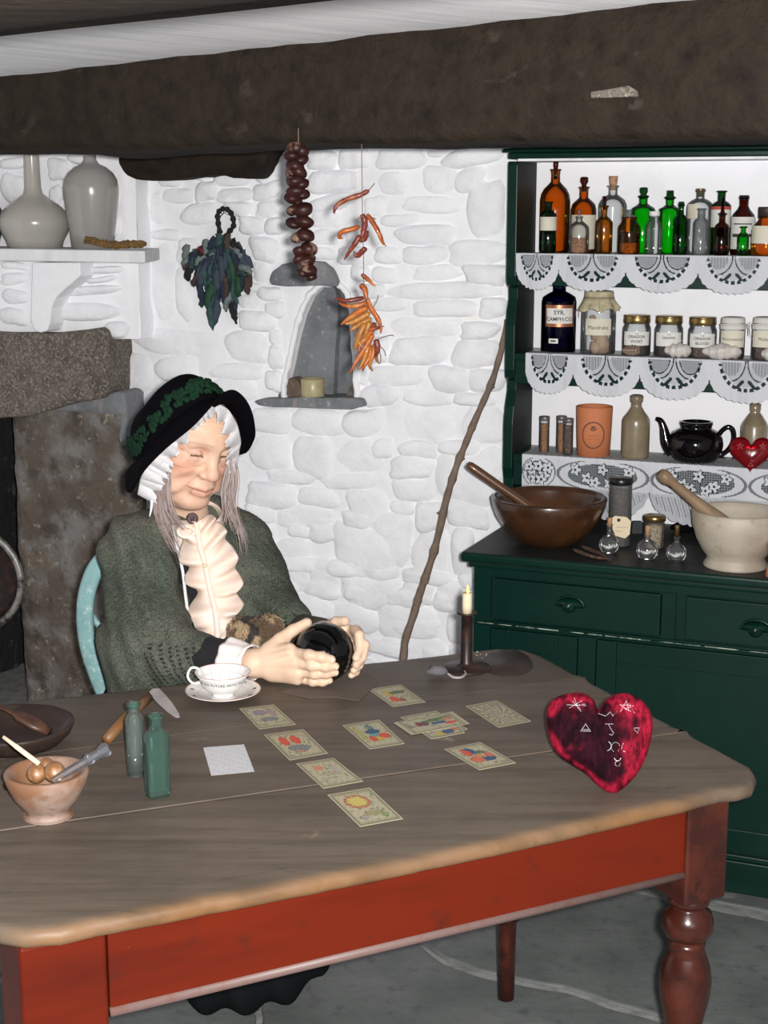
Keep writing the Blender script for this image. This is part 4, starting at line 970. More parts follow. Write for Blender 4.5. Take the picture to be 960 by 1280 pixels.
# worktop
def wt(cx, cy, r=0): return atz(cx, cy - .22 * r, WT)
s = Spot(685, base=wt(685, 686, 28)); t = thing('wooden_bowl', 'large polished brown wooden bowl on the dresser top', 'bowl', s.B)
P = s.prof([(71, 621), (72, 622.5), (70, 632), (65, 645), (55, 660), (42, 673), (30, 680), (28, 684)]); R0, h0 = P[-1]
M('body', *lathe(s.B, P + [(R0 - .004, h0 + .003), (R0 - .012, h0 + .001), (R0 - .016, h0 - .01), (R0 * .82, h0 * .62), (R0 * .55, h0 * .30), (.002, h0 * .16)], 56), m_bowl, t)
bowlB = s.B.copy(); bh = h0; bR = R0
pA = atY(584, 580, s.B.y + .03); pB = s.B + s.right * (10 * s.m) + Z * .045 + s.toc * -.02
pts = [pA.lerp(pB, q) for q in (0, .03, .1, .3, .6, .85, 1)]
o = M('wooden_pestle', *tube(pts, [.008, .0115, .0125, .0118, .0112, .013, .011], 14), m_rod, loc=pA); tag(o, 'polished brown wooden pestle leaning out of the large brown bowl', 'pestle')
s = Spot(774, base=wt(774, 684, 14)); t = thing('specimen_tube', 'tall dark-filled glass jar with a black lid and a hanging paper tag', 'jar', s.B)
s.lath('body', [(14, 604), (14, 680), (13, 684)], g_clearg, t, 28); s.lath('contents', [(.5, 612), (12.6, 612.5), (12.6, 680), (12, 682)], m_herb, t, 24)
s.seg('lid', [(14, 597), (15, 598), (15, 603.5), (14, 605)], m_blackplastic, t, 28)
M('string', *tube([s.ang(i / 24 * 2 * math.pi, 14.5 * s.m, s.h(642 + 2 * math.sin(i / 24 * 2 * math.pi))) for i in range(25)], .0007, 5), m_string, t)
fr = s.toc * (15.5 * s.m)
def tg(x, y): return s.B + fr + s.right * ((x - 774) * s.m) + Z * s.h(y) - s.toc * .001
v_, f_ = slab([tg(762, 646), (tg(768, 642)), tg(782, 643), tg(787.5, 648), tg(786.5, 664), tg(781, 669.5), tg(769, 666.5), tg(764, 655)], s.toc * .0008); M('paper_tag', v_, f_, m_tag, t, smooth=False)
v_, f_ = lathe(tg(772.5, 647) + s.toc * .0009, [(.0045, 0), (.0042, .0006), (.0015, .0006)], 14, s.toc); M('tag_eyelet', v_, f_, m_darkwood, t)
for k, (y, w, x) in enumerate([(656, 13, 777), (661, 7, 772)]):
    M('tag_writing', *tube([tg(x - w / 2 + w * q / 14, y + .8 * math.sin(q * 2.1) - .3 * q / 14) + s.toc * .0010 for q in range(15)], .0003, 4), m_ink, t)
def roundbottle(cx, by, r, neck_top, corktop, label, fillc=True):
    s = Spot(cx, base=wt(cx, by, r * .6)); t = thing('glass_bottle', label, 'bottle', s.B)
    cy = by - r * .95
    rows = [(4.2, neck_top), (3.6, neck_top + 3), (3.8, cy - r * .95), (r * .6, cy - r * .72), (r * .92, cy - r * .35), (r, cy), (r * .93, cy + r * .4), (r * .7, by - 1.5), (r * .6, by)]
    s.lath('body', rows, g_clear, t, 28)
    if corktop: s.seg('cork', [(3.2, corktop), (3.3, corktop + 1), (2.9, neck_top + 3)], m_cork if corktop != 657.1 else m_gold, t)
    pts = [s.ang(1.2 + q * .45, (r * .55) * s.m, s.h(cy + 4 - 2 * math.sin(q))) for q in range(9)]
    M('contents', *tube(pts, [.001, .003, .004, .0045, .005, .0045, .004, .003, .001], 8), m_pale, t)
    return s
roundbottle(761, 693, 13.5, 655, 647, 'small round glass flask by the hanging paper tag')
roundbottle(808.5, 701, 14.5, 668, 657, 'small round glass flask with a cork, before the glass jar of seeds')
roundbottle(845, 703.5, 13.5, 671, 657.1, 'small round glass flask with a white curl inside, nearest the stone mortar')
s = Spot(817, base=wt(817, 687, 13)); t = thing('glass_jar', 'small glass jar of seeds with a brown metal lid', 'jar', s.B)
s.lath('body', [(12.5, 650), (12.5, 653), (14, 657), (14, 682), (13, 687)], g_clear, t, 28); s.lath('contents', [(.5, 655), (12.4, 656), (12.6, 682), (12, 685)], mat('seeds', (.42, .33, .22), .8, layers=[(200, .45, .6, (.16, .11, .07))]), t)
s.seg('lid', [(13.2, 644), (14, 645), (14, 650), (13, 651)], m_gold, t, 28)
bx = wt(796, 668, 6); v_, f_ = hexa([bx + Vector(q) for q in [(-.016, -.012, 0), (.016, -.012, 0), (.016, .012, 0), (-.016, .012, 0), (-.014, -.010, .034), (.014, -.010, .034), (.014, .010, .034), (-.014, .010, .034)]])
o = M('glass_block', v_, f_, mat('smoky_block', (.05, .055, .06), .15), loc=bx, smooth=False); bevel(o, .004, 3); tag(o, 'small dark square-shouldered pot behind the paper tag', 'pot')
bx = wt(856, 668, 8)
v_, f_ = grid(24, 10, lambda q, r_: bx + Vector((.036 * math.cos(q * 6.283) * math.sin(r_ * 3.14) * (1 + .25 * nz(q * 9, r_ * 5)), .018 * math.sin(q * 6.283) * math.sin(r_ * 3.14), .016 - .016 * math.cos(r_ * 3.14) * (1 + .25 * nz(q * 7, 3)))))
o = M('dark_cloth', v_, f_, m_blackcloth, loc=bx); tag(o, 'crumpled black thing lying behind the cork-stoppered flasks', 'cloth')
for k, P in enumerate([[(716, 686), (730, 692), (748, 697), (765, 699)], [(726, 682), (740, 688), (752, 693), (763, 701)]]):
    pts = crom([atz(x, y, WT + .006) for x, y in P], 12)
    o = M('dried_pod', *tube(pts, list(np.interp(np.linspace(0, 1, 12), [0, .2, .7, 1], [.003, .008, .006, .001])), 8, .6), m_herb, loc=Vector(pts[0])); tag(o, ['long brown dried pod before the brown bowl, the lower of two', 'dark dried pod crossing the longer one before the brown bowl'][k], 'pod', 'dried pods')
s = Spot(919, base=wt(919, 716, 38)); t = thing('stone_mortar', 'large pale stone mortar with a moulded foot on the dresser', 'mortar', s.B)
P = s.prof([(55, 637.5), (56.5, 640), (55, 655), (50, 672), (42, 687), (35, 695), (36, 699), (39.5, 704), (39.5, 708), (38, 712)]); R0, h0 = P[-1]
M('body', *lathe(s.B, P + [(R0 - .004, h0 + .001), (R0 - .012, h0 - .002), (R0 - .018, h0 - .015), (R0 * .6, h0 * .5), (.002, h0 * .35)], 56), m_mortar2, t)
v_, f_ = lathe(s.ang(.05, 42 * s.m, s.h(668)), [(.001, 0), (.001, .001)], 6)
pA = atY(825, 591, s.B.y - .01); pB = s.B + Z * (.06) + s.right * (12 * s.m)
pts = [pA.lerp(pB, q) for q in (0, .04, .09, .13, .3, .5, .68, .8, .92, 1)]
o = M('stone_pestle', *tube(pts, [.012, .0165, .0165, .011, .0125, .016, .021, .023, .021, .015], 16), m_pestle, loc=pA); tag(o, 'wooden-handled pestle with a knob end standing in the pale stone mortar', 'pestle')
s = Spot(970, base=wt(970, 722, 8)); t = thing('clay_cup', 'orange clay cup cut by the right edge beside the stone mortar', 'cup', s.B)
P = s.prof([(13, 680), (13, 684), (10, 700), (12, 712), (14, 720)]); M('body', *lathe(s.B, P + [(P[-1][0] - .003, P[-1][1]), (.004, .02)], 24), m_terra, t)
# ------------------------------------------------------------------ the table
def T(px, py): return atz(px, py, TT)
FLc, FRc, BRc = T(18, 1165), T(945, 962), T(655, 808)
tu = (FRc - FLc).normalized(); tv = Z.cross(tu)                 # tv points away from the viewer
tab = thing('table', 'long worn plank-topped kitchen table with red stained apron and turned legs', 'table', (FLc + FRc) / 2 + tv * .4 - Z * TT)
BLc = T(-40, 884)
outline = [Vector((-.590, 1.965, TT)), Vector((-.562, 1.905, TT)), Vector((-.540, 1.872, TT)), T(0, 1160), T(30, 1165.5), T(75, 1162), T(120, 1151), T(240, 1128), T(360, 1105), T(480, 1081), T(600, 1056), T(720, 1030), T(840, 1002), T(900, 987),
           T(922, 985), T(940, 979), T(947, 968), T(940, 957), T(912, 942), T(860, 915), T(800, 883), T(740, 851), T(700, 830), T(678, 818), T(655, 810.5), T(620, 809), T(500, 823), T(360, 838), T(130, 864), T(0, 878), Vector((-.86, 2.729, TT)), Vector((-.915, 2.700, TT)), Vector((-.932, 2.66, TT))]
jA = (T(0, 1038), T(680, 940)); jB = (T(0, 949), T(719, 848))
def dense(poly, step=.02):
    out = []
    for i in range(len(poly)):
        a, b = poly[i], poly[(i + 1) % len(poly)]; n = max(1, int((b - a).length / step))
        out += [a.lerp(b, k / n) for k in range(n)]
    return out
OUT = dense(outline)
def side(p, j): d = j[1] - j[0]; return d.x * (p.y - j[0].y) - d.y * (p.x - j[0].x)   # >0 beyond (away)
def clip(poly, j, keep_far, gap):
    sg = 1 if keep_far else -1; L_ = (j[1] - j[0]).length; res = []
    f = lambda p: sg * side(p[0], j) / L_ - gap
    n = len(poly)
    for i in range(n):
        a, b = poly[i], poly[(i + 1) % n]; fa, fb = f(a), f(b)
        if fa >= 0: res.append(a)
        if (fa >= 0) != (fb >= 0):
            t_ = fa / (fa - fb); res.append((a[0].lerp(b[0], t_), True))
    return res
def redense(poly):
    out = []
    n = len(poly)
    for i in range(n):
        a, b = poly[i], poly[(i + 1) % n]; out.append(a)
        if a[1] and b[1]:
            m_ = int((b[0] - a[0]).length / .03)
            out += [(a[0].lerp(b[0], k / m_), True) for k in range(1, m_)]
    return out
full = [(p, False) for p in OUT]
planks = [redense(clip(full, jA, False, .0006)), redense(clip(clip(full, jA, True, .0006), jB, False, .0006)), redense(clip(full, jB, True, .0006))]
nf0, nf1 = T(60, 1165), T(915, 990)
def front_d(p):   # distance to the front edge line
    d = nf1 - nf0; return abs(d.x * (p.y - nf0.y) - d.y * (p.x - nf0.x)) / d.length
for pi, pl in enumerate(planks):
    P = [p for p, _ in pl]; J = [j for _, j in pl]; n = len(P)
    nor = []
    for i in range(n):
        a, b = P[i - 1], P[(i + 1) % n]; d = (b - a); d.z = 0; d.normalize(); nor.append(Vector((-d.y, d.x, 0)))   # inward for ccw
    ar = sum(P[i].x * P[(i + 1) % n].y - P[(i + 1) % n].x * P[i].y for i in range(n))
    if ar < 0: nor = [-x for x in nor]
    dz = .0012 * nz(pi * 3.3)
    rings = [(.010, -.027), (.002, -.024), (0, -.017), (.001, -.010), (.005, -.0035), (.012, -.0006), (.022, 0), (.05, 0)]
    wear = [.9, 1, 1, .95, .75, .30, .04, 0]
    verts, cols = [], []
    base_c = np.array([[.132, .103, .078], [.126, .098, .077], [.116, .090, .071]][pi]); wear_c = np.array([.22, .105, .036])
    for (ins, zz), w in zip(rings, wear):
        for i in range(n):
            k = .10 if J[i] else min(1.0, .6 * min(abs(side(P[i], jA)) / (jA[1] - jA[0]).length, abs(side(P[i], jB)) / (jB[1] - jB[0]).length) / max(ins, 1e-6))
            jag = .0025 * nz(P[i].x * 22, P[i].y * 22) + .0015 * nz(P[i].x * 60, P[i].y * 60, 3)
            q = P[i] + nor[i] * (ins * k + (0 if J[i] else jag)) + Z * (zz if not J[i] else (zz if zz < -.02 else min(0, zz * .3)) )
            if not J[i] and front_d(P[i]) < .05: q.z += -.004 * max(0, nz(P[i].x * 9, 5)) * (zz > -.005)
            fd = front_d(P[i]); nf = max(0, 1 - fd / .03) if not J[i] else 0
            ww = w * nf * min(1, max(.25, .75 + 1.1 * nz(P[i].x * 6 + 2, 7)))
            if not J[i] and nf == 0: ww = .12 * w
            if J[i] and w > .3: ww = .06 + .25 * max(0, nz(P[i].x * 7, P[i].y * 7, 9))
            verts.append((q.x, q.y, q.z + dz)); cols.append(base_c * (1 - ww) + wear_c * ww)
    m_ = len(rings)
    faces = [(r_ * n + i, r_ * n + (i + 1) % n, (r_ + 1) * n + (i + 1) % n, (r_ + 1) * n + i) for r_ in range(m_ - 1) for i in range(n)]
    faces.append(tuple(range((m_ - 1) * n, m_ * n))); faces.append(tuple(range(n))[::-1])
    if ar < 0: faces = [f[::-1] for f in faces]
    M('plank', verts, faces, m_table, tab, smooth=True, col=cols)
# legs
APZ1 = TT - .027
def tbox(c, hw, hd, z0, z1):
    return hexa([c + tu * sx * hw + tv * sy * hd + Z * (z0 - c.z) for sx, sy in ((-1, -1), (1, -1), (1, 1), (-1, 1))] + [c + tu * sx * hw + tv * sy * hd + Z * (z1 - c.z) for sx, sy in ((-1, -1), (1, -1), (1, 1), (-1, 1))])
def tplane(px, py, p): return atplane(px, py, p, tv)
f0 = T(28, 1170) + tv * .020           # point on apron/leg front plane
def leg_at(c, w, zb, k=1.0, name='leg'):
    v1, f1 = tbox(c, w / 2, w / 2, zb, APZ1)
    lg = M(name, v1, f1, m_turn if k == 1 else m_red, tab, smooth=False); bevel(lg, .006, 3)
    R = .040
    pr = [(.030, 0), (.034, .004), (.036, .0105), (.034, .017), (.028, .020), (.030, .024), (.040, .034), (.0445, .050), (.044, .064), (.036, .078), (.026, .085), (.031, .089), (.032, .094), (.029, .098),
          (.034, .112), (.042, .135), (.0455, .160), (.043, .190), (.034, .235), (.026, .275), (.022, .30), (.027, .308), (.027, .316), (.020, .322), (.019, .36), (.0175, min(zb, .50))]
    sc = zb / .50
    v1, f1 = lathe((c.x, c.y, zb), [(r_ * k_, h_) for (r_, h_), k_ in zip(pr, [1.0] * len(pr))], 32, (0, 0, -1), cap1=True)
    M('turned_shaft', v1, f1, m_turn, lg)
    return lg
cR = tplane(885, 1060, f0); zRb = tplane(885, 1128, f0).z
wR = (tplane(912, 1050, f0) - tplane(862, 1050, f0)).length
cRf = Vector((cR.x, cR.y, 0)) + tv * wR / 2
leg_at(cRf, wR, zRb)
wL = (tplane(135, 1240, f0) - tplane(29, 1240, f0)).length
cL = tplane(82, 1240, f0); cLf = Vector((cL.x, cL.y, 0)) + tv * wL / 2
lgL = leg_at(cLf, wL, zRb); lgL.data.materials[0] = m_red
cB = atz(655, 830, TT) - tu * .052 + tv * -.035; leg_at(Vector((cB.x, cB.y, 0)), .06, zRb)
cB2 = Vector((-.845, 2.62, 0)); leg_at(Vector((cB2.x, cB2.y, 0)) , .06, zRb)
# aprons
fa = f0 + tv * .008
aa, ab = tplane(134, 1160, fa), tplane(864, 1000, fa)
zb0, zb1 = tplane(140, 1262, fa).z, tplane(830, 1098, fa).z
aa.z = ab.z = 0
v1, f1 = hexa([aa + Z * zb0, ab + Z * zb1, ab + tv * .022 + Z * zb1, aa + tv * .022 + Z * zb0, aa + Z * APZ1, ab + Z * APZ1, ab + tv * .022 + Z * APZ1, aa + tv * .022 + Z * APZ1])
bevel(M('apron', v1, f1, m_red, tab, smooth=False), .002)
v1, f1 = tube([aa + Z * (zb0 - .004) + tv * .004, ab + Z * (zb1 - .004) + tv * .004], .0085, 10); o = M('apron_bead', v1, f1, m_bead, tab); o['label'] = 'dusty half-round bead along the lower edge of the apron'
bR_ = Vector((cB.x, cB.y, 0)); rr0 = cRf + tu * (wR * .3)
v1, f1 = hexa([rr0 + Z * zb1, bR_ + tu * .02 + Z * zb1, bR_ + Z * zb1, rr0 - tu * .022 + Z * zb1, rr0 + Z * APZ1, bR_ + tu * .02 + Z * APZ1, bR_ + Z * APZ1, rr0 - tu * .022 + Z * APZ1]); M('apron', v1, f1, m_red, tab, smooth=False)
bL_ = Vector((cB2.x, cB2.y, 0)); ll0 = cLf - tu * (wL * .3)
v1, f1 = hexa([ll0 + Z * zb0, ll0 + tu * .022 + Z * zb0, bL_ + tu * .022 + Z * zb0, bL_ + Z * zb0, ll0 + Z * APZ1, ll0 + tu * .022 + Z * APZ1, bL_ + tu * .022 + Z * APZ1, bL_ + Z * APZ1]); M('apron', v1, f1, m_turn, tab, smooth=False)
v1, f1 = hexa([bL_ + Z * .63, bR_ + Z * .63, bR_ + tv * .02 + Z * .63, bL_ + tv * .02 + Z * .63, bL_ + Z * APZ1, bR_ + Z * APZ1, bR_ + tv * .02 + Z * APZ1, bL_ + tv * .02 + Z * APZ1]); M('apron', v1, f1, m_red, tab, smooth=False)

# ------------------------------------------------------------------ cards: flat printed pieces with their colours painted cell by cell
def painted(name, quad, paint, nx, ny, mat_, z, th=.0006, label=None, cat=None, group=None, curl=0.0):
    a, b, c, d = quad        # corners around
    vv = []
    for j in range(ny + 1):
        for i in range(nx + 1):
            s_, t_ = i / nx, j / ny
            p = (a * (1 - s_) + b * s_) * (1 - t_) + (d * (1 - s_) + c * s_) * t_
            vv.append((p.x, p.y, z + th + curl * ((2 * s_ - 1) ** 2) * ((2 * t_ - 1) ** 2)))
    ff = [(j * (nx + 1) + i, j * (nx + 1) + i + 1, (j + 1) * (nx + 1) + i + 1, (j + 1) * (nx + 1) + i) for j in range(ny) for i in range(nx)]
    fc = [paint((i + .5) / nx, (j + .5) / ny) for j in range(ny) for i in range(nx)]
    k = len(vv); cs = [0, nx, (nx + 1) * (ny + 1) - 1, (nx + 1) * ny]
    vv += [(vv[q][0], vv[q][1], z) for q in cs]; ff += [(k + 3, k + 2, k + 1, k), (cs[0], cs[1], k + 1, k), (cs[1], cs[2], k + 2, k + 1), (cs[2], cs[3], k + 3, k + 2), (cs[3], cs[0], k, k + 3)]
    fc += [(.35, .32, .22)] * 5
    up = (vv[1][0] - vv[0][0]) * (vv[nx + 1][1] - vv[0][1]) - (vv[1][1] - vv[0][1]) * (vv[nx + 1][0] - vv[0][0])
    if up < 0: ff = [f[::-1] for f in ff]
    q = (a + c) / 2
    o = M(name, vv, ff, mat_, smooth=False, face_col=fc, loc=(q.x, q.y, z)); return tag(o, label, cat, group)
CREAM, LINE = (.42, .375, .255), (.17, .14, .10)
def cardpaint(blobs, seed, dense_=.35):
    r = random.Random(seed); sp_ = [(r.random(), r.random(), r.uniform(.012, .05), r.uniform(.006, .02), r.uniform(0, 3.14), r.choice([(.17, .15, .10), (.24, .20, .13), (.15, .17, .12), (.28, .26, .12)])) for _ in range(46)]
    def f(u, v):
        e = min(u, 1 - u, (v), (1 - v))
        if e < .035: return CREAM
        if e < .055: return LINE
        if e < .10: return (.24, .23, .14) if (int(u * 26) + int(v * 36)) % 2 else (.36, .33, .20)
        if e < .115: return (.22, .18, .12)
        for (x, y, rx, ry, c) in blobs:
            q = ((u - x) / rx) ** 2 + ((v - y) / ry) ** 2
            if q < 1: return c if q < .72 or (int(u * 40) + int(v * 50)) % 3 else tuple(k * .4 for k in c)
        for (x, y, a_, b_, th, c) in sp_:
            dx, dy = u - x, v - y; X = dx * math.cos(th) + dy * math.sin(th); Y_ = -dx * math.sin(th) + dy * math.cos(th)
            if (X / (a_ * 2.2)) ** 2 + (Y_ / b_) ** 2 < 1: return c
        return tuple(k * (.94 + .1 * r.random() * 0 + .06 * math.sin(u * 40 + v * 31)) for k in CREAM)
    return f
RED, BLU, GRN, YEL, SKN, GRY = (.55, .075, .04), (.045, .09, .17), (.11, .16, .07), (.46, .33, .06), (.50, .33, .22), (.18, .19, .18)
CARDS = [
 ('card_a', [(299, 886), (342, 881), (370, 906), (324, 912)], [(.42, .30, .2, .12, (.25, .20, .24)), (.5, .62, .25, .1, GRY), (.72, .35, .1, .18, (.30, .22, .24))], 'worn grey-toned tarot card nearest the teacup'),
 ('card_b', [(330, 919), (379, 912), (410, 942), (362, 951)], [(.30, .34, .11, .17, RED), (.58, .34, .11, .17, RED), (.42, .62, .18, .10, GRY), (.6, .66, .16, .10, GRY), (.48, .76, .14, .05, (.4, .2, .12))], 'tarot card with two red shapes side by side'),
 ('card_c', [(370, 955), (417, 948), (454, 977), (404, 986)], [(.38, .28, .12, .08, (.48, .20, .12)), (.5, .55, .28, .05, (.33, .30, .22)), (.7, .4, .08, .2, (.34, .31, .24)), (.35, .7, .18, .05, (.33, .29, .2))], 'faded tarot card between the two-red-shapes card and the nearest card'),
 ('card_d', [(409, 994), (462, 985), (504, 1024), (450, 1034)], [(.46, .33, .22, .15, (.50, .40, .12)), (.46, .33, .29, .20, (.42, .17, .09)), (.55, .70, .20, .08, (.28, .25, .12)), (.3, .78, .10, .06, (.33, .26, .24)), (.75, .8, .1, .06, (.2, .24, .12))], 'tarot card with a pale yellow oval, nearest the viewer'),
 ('card_e', [(460, 862), (501, 856), (532, 878), (491, 884)], [(.32, .66, .12, .14, RED), (.50, .74, .10, .08, (.28, .09, .06)), (.62, .35, .25, .08, GRN), (.35, .35, .10, .14, YEL), (.72, .6, .2, .07, (.3, .3, .2))], 'tarot card with a red patch at the back by the dark napkin'),
 ('card_f', [(428, 907), (474, 900), (506, 930), (462, 937)], [(.53, .40, .20, .08, BLU), (.56, .28, .06, .2, (.10, .17, .18)), (.72, .60, .14, .10, RED), (.38, .66, .10, .10, RED), (.55, .68, .13, .08, YEL), (.52, .54, .16, .08, (.12, .28, .27)), (.2, .45, .06, .32, (.34, .32, .10))], 'tarot card with a small blue and red figure at the centre of the table'),
]
zc = TT
for nm, q, blobs, lab in CARDS:
    painted('tarot_card', [T(*p) for p in q], cardpaint(blobs, sum(map(ord, nm)), .3), 30, 38, m_print, TT + .0002, label=lab, cat='card', group='tarot cards laid out on the table')
painted('tarot_card', [T(*p) for p in [(582, 883), (621, 876), (664, 902), (623, 910)]], (lambda f: (lambda u, v: f(u, v) if min(u, 1 - u, v, 1 - v) < .115 or (math.sin(math.atan2(v - .62, u - .5) * 17 + 9 * math.hypot(u - .5, v - .6)) < .15) else (.24, .19, .15)))(cardpaint([], 5)), 30, 38, m_print, TT + .0002, label='tarot card covered in radiating brown lines, beyond the overlapping cards', cat='card', group='tarot cards laid out on the table')
painted('tarot_card', [T(*p) for p in [(555, 937), (600, 928), (645, 954), (599, 963)]], cardpaint([(.33, .30, .09, .16, RED), (.44, .26, .12, .14, BLU), (.34, .62, .17, .12, (.55, .14, .08)), (.60, .66, .2, .08, BLU), (.74, .52, .1, .12, (.5, .14, .09)), (.6, .36, .16, .07, (.10, .16, .10)), (.5, .48, .1, .1, (.5, .24, .12))], 8), 30, 38, m_print, TT + .0002, label='tarot card with a red and dark blue figure, nearest the velvet heart', cat='card', group='tarot cards laid out on the table')
# overlapping pile of three
painted('tarot_card', [T(*p) for p in [(500, 897), (545, 889), (585, 912), (541, 921)]], cardpaint([(.3, .2, .1, .08, (.3, .18, .1))], 12), 30, 38, m_print, TT + .0002, label='tarot card lying undermost at the back of the overlapping three', cat='card', group='overlapping tarot cards')
painted('tarot_card', [T(*p) for p in [(506, 902), (562, 893), (581, 917), (539, 925)]], cardpaint([(.62, .8, .16, .1, BLU), (.4, .85, .14, .08, YEL), (.8, .74, .1, .07, (.45, .16, .09))], 13), 30, 38, m_print, TT + .0011, label='tarot card showing a strip of yellow and blue in front of the crosswise card', cat='card', group='overlapping tarot cards')
painted('tarot_card', [T(*p) for p in [(514, 920), (587, 906), (565, 891), (492, 905)]], cardpaint([(.30, .55, .06, .14, (.18, .05, .05)), (.38, .52, .07, .14, (.12, .07, .08)), (.60, .45, .13, .10, BLU), (.78, .32, .10, .08, RED), (.80, .60, .10, .06, (.5, .16, .1)), (.52, .65, .24, .08, GRN), (.14, .5, .06, .1, GRY), (.7, .75, .2, .06, GRN)], 14), 44, 30, m_print, TT + .0021, label='tarot card lying crosswise on top of the overlapping ones', cat='card', group='overlapping tarot cards')
painted('note_card', [T(*p) for p in [(254, 935), (305, 931), (318, 965), (264, 970)]], lambda u, v: (.60, .60, .62) if (int(u * 30) * 7 + int(v * 24) * 13) % 9 else (.50, .50, .52), 26, 22, m_print, TT + .0003, label='plain white square card lying face down near the green bottles', cat='card')
P = [T(x, y) for x, y in [(352, 866), (392, 842), (440, 833), (458, 842), (473, 854), (449, 877), (420, 872), (385, 873)]]
v1, f1 = slab([p + Z * .0004 for p in P], Z * .0011); o = M('dark_napkin', v1, f1, m_mat_dk, smooth=False, loc=P[0]); tag(o, 'thin brownish napkin spread under the black ball and the hands', 'napkin')

# ------------------------------------------------------------------ things on the table
def tt(cx, cy, r=0): return atz(cx, cy - .33 * r, TT)
# teacup and saucer
s = Spot(279, base=tt(279, 880, 26)); t = thing('saucer', 'white fortune-telling saucer with printed signs under the teacup', 'saucer', s.B)
sm_ = 47 * s.m
prof = [(.020, .0012), (.024, 0), (.028, .0015), (.034, .003), (sm_ * .78, .009), (sm_, .0155), (sm_ + .0004, .0168), (sm_ - .002, .017), (sm_ * .76, .0112), (.034, .0055), (.026, .004), (.002, .004)]
v1, f1 = lathe(s.B, prof, 56, cap0=True); M('body', v1, f1, m_china, t)
P = [s.B + Vector((math.cos(a) * (sm_ - .0005), math.sin(a) * (sm_ - .0005), .0172)) for a in np.linspace(0, 6.283, 60)]
m_gilt = mat('gilt_line', (.40, .22, .18), .4); m_pinkl = mat('pink_line', (.42, .30, .28), .4)
M('rim_line', *tube(P, .0006, 5), m_gilt, t)
M('ring_print', *tube([s.B + Vector((math.cos(a) * sm_ * .66, math.sin(a) * sm_ * .66, .0098)) for a in np.linspace(0, 6.283, 50)], .0003, 4), m_pinkl, t)
bits = []
r = random.Random(2)
for k in range(9):
    a = k * .7 + .2; rc = sm_ * .84; c = s.B + Vector((math.cos(a) * rc, math.sin(a) * rc, .0137)); rad = Vector((math.cos(a), math.sin(a), .33)); tan = Vector((-math.sin(a), math.cos(a), 0))
    pts = [c + rad * (.0045 * math.sin(q * 2.4 + k)) + tan * (.0012 * (q - 3)) for q in range(7)]
    bits.append(tube(pts, .00035, 4)); bits.append(tube([c + tan * .003 - rad * .003, c + tan * .003 + rad * .004], .00035, 4))
M('sign_print', *join(bits), m_ink, t)
c_ = Spot(279, base=s.B + Z * .0045); t = thing('teacup', 'white fortune-telling teacup lettered around its outside', 'cup', c_.B)
rows = [(35, 836.5), (34.6, 838), (33, 842), (31.5, 846), (30.5, 850), (28, 857), (22, 865), (15, 869.5), (14.5, 871), (15.5, 874.5)]
# rim: widest at pixel row of its centre (838)
Hc_ = c_.h(838) * 1.0; prof = [(.0235, 0), (.0215, .004), (.0225, .0065), (.034, .012), (.043, .021), (.0475, .031), (.0505, .038), (35 * c_.m, .0465)]
k = 35 * c_.m / .058; prof = [(a * k if i < 7 else a, b) for i, (a, b) in enumerate(prof)]
RT = prof[-1][0]
inner = [(RT - .0012, .0468), (RT - .0030, .044), (.0475 * k - .0018, .033), (.041 * k, .021), (.030 * k, .0125), (.001, .0095)]
M('body', *lathe(c_.B, prof + inner, 56), m_china, t)
M('rim_line', *tube([c_.B + Vector((math.cos(a) * (RT - .0004), math.sin(a) * (RT - .0004), .0469)) for a in np.linspace(0, 6.283, 60)], .0006, 5), m_gilt, t)
bits = []
for kk in range(14):
    a = kk * math.pi / 7; bits.append(tube([c_.B + Vector((math.cos(a) * r_, math.sin(a) * r_, z_ + .0006)) for r_, z_ in ((RT - .0040, .0435), (.0475 * k - .0025, .033), (.041 * k - .001, .0216))], .0003, 4))
for r_, z_ in ((.0475 * k - .0028, .0335), (.041 * k - .0010, .0218)): bits.append(tube([c_.B + Vector((math.cos(a) * r_, math.sin(a) * r_, z_)) for a in np.linspace(0, 6.283, 50)], .0003, 4))
M('grid_print', *join(bits), m_pinkl, t)
v_, f_ = textmesh('READ THY FUTURE WITH THY CUP', .0078, .00012, 1.05); out = []
for (x, y, _) in v_:
    z_ = .0315 + y; R = np.interp(z_, [b for a, b in prof], [a for a, b in prof]) + .0004; th = -.02 + x / R
    out.append(c_.ang(th, R, z_))
M('lettering', out, f_, m_ink, t, smooth=False)
hb = c_.B - c_.right * (RT - .006)
P = crom([hb + Z * .026 + c_.right * .004, hb + Z * .026 - c_.right * .010, hb + Z * .040 - c_.right * .019, hb + Z * .056 - c_.right * .012, hb + Z * .054 + c_.right * .002, hb + Z * .042 + c_.right * .004], 22)
M('handle', *tube(P, .0027, 8), m_china, t)

# two green bottles
s = Spot(170, base=tt(170, 972, 11)); t = thing('glass_bottle', 'slender pale green round glass bottle, the farther of the two on the table', 'bottle', s.B)
s.lath('body', [(8.5, 878), (9, 880), (7.3, 884), (7.2, 892), (9.5, 895), (11.6, 899), (11.4, 930), (11, 966), (9, 969), (11, 971)], g_aqua, t, 28)
P = [(r_ * s.m, s.h(y_)) for r_, y_ in [(6.5, 878.5), (8.7, 878), (9.3, 880), (8, 884)]][::-1]; M('lip', *lathe(s.B, P, 24, cap0=False), g_aqua2, t)
s = Spot(197.5, base=tt(197.5, 997, 9)); t = thing('glass_bottle', 'deep green square-sectioned glass bottle beside the pale round one', 'bottle', s.B)
P = s.prof([(8.8, 894), (9, 896), (7.4, 899), (7.6, 912), (12, 915), (15, 919), (15, 990), (14, 996)])
M('body', *lathe(s.B, P, 40, cap0=True, sq=(.72, 5.0), xdir=Vector((.86, .5, 0))), g_aqua2, t)
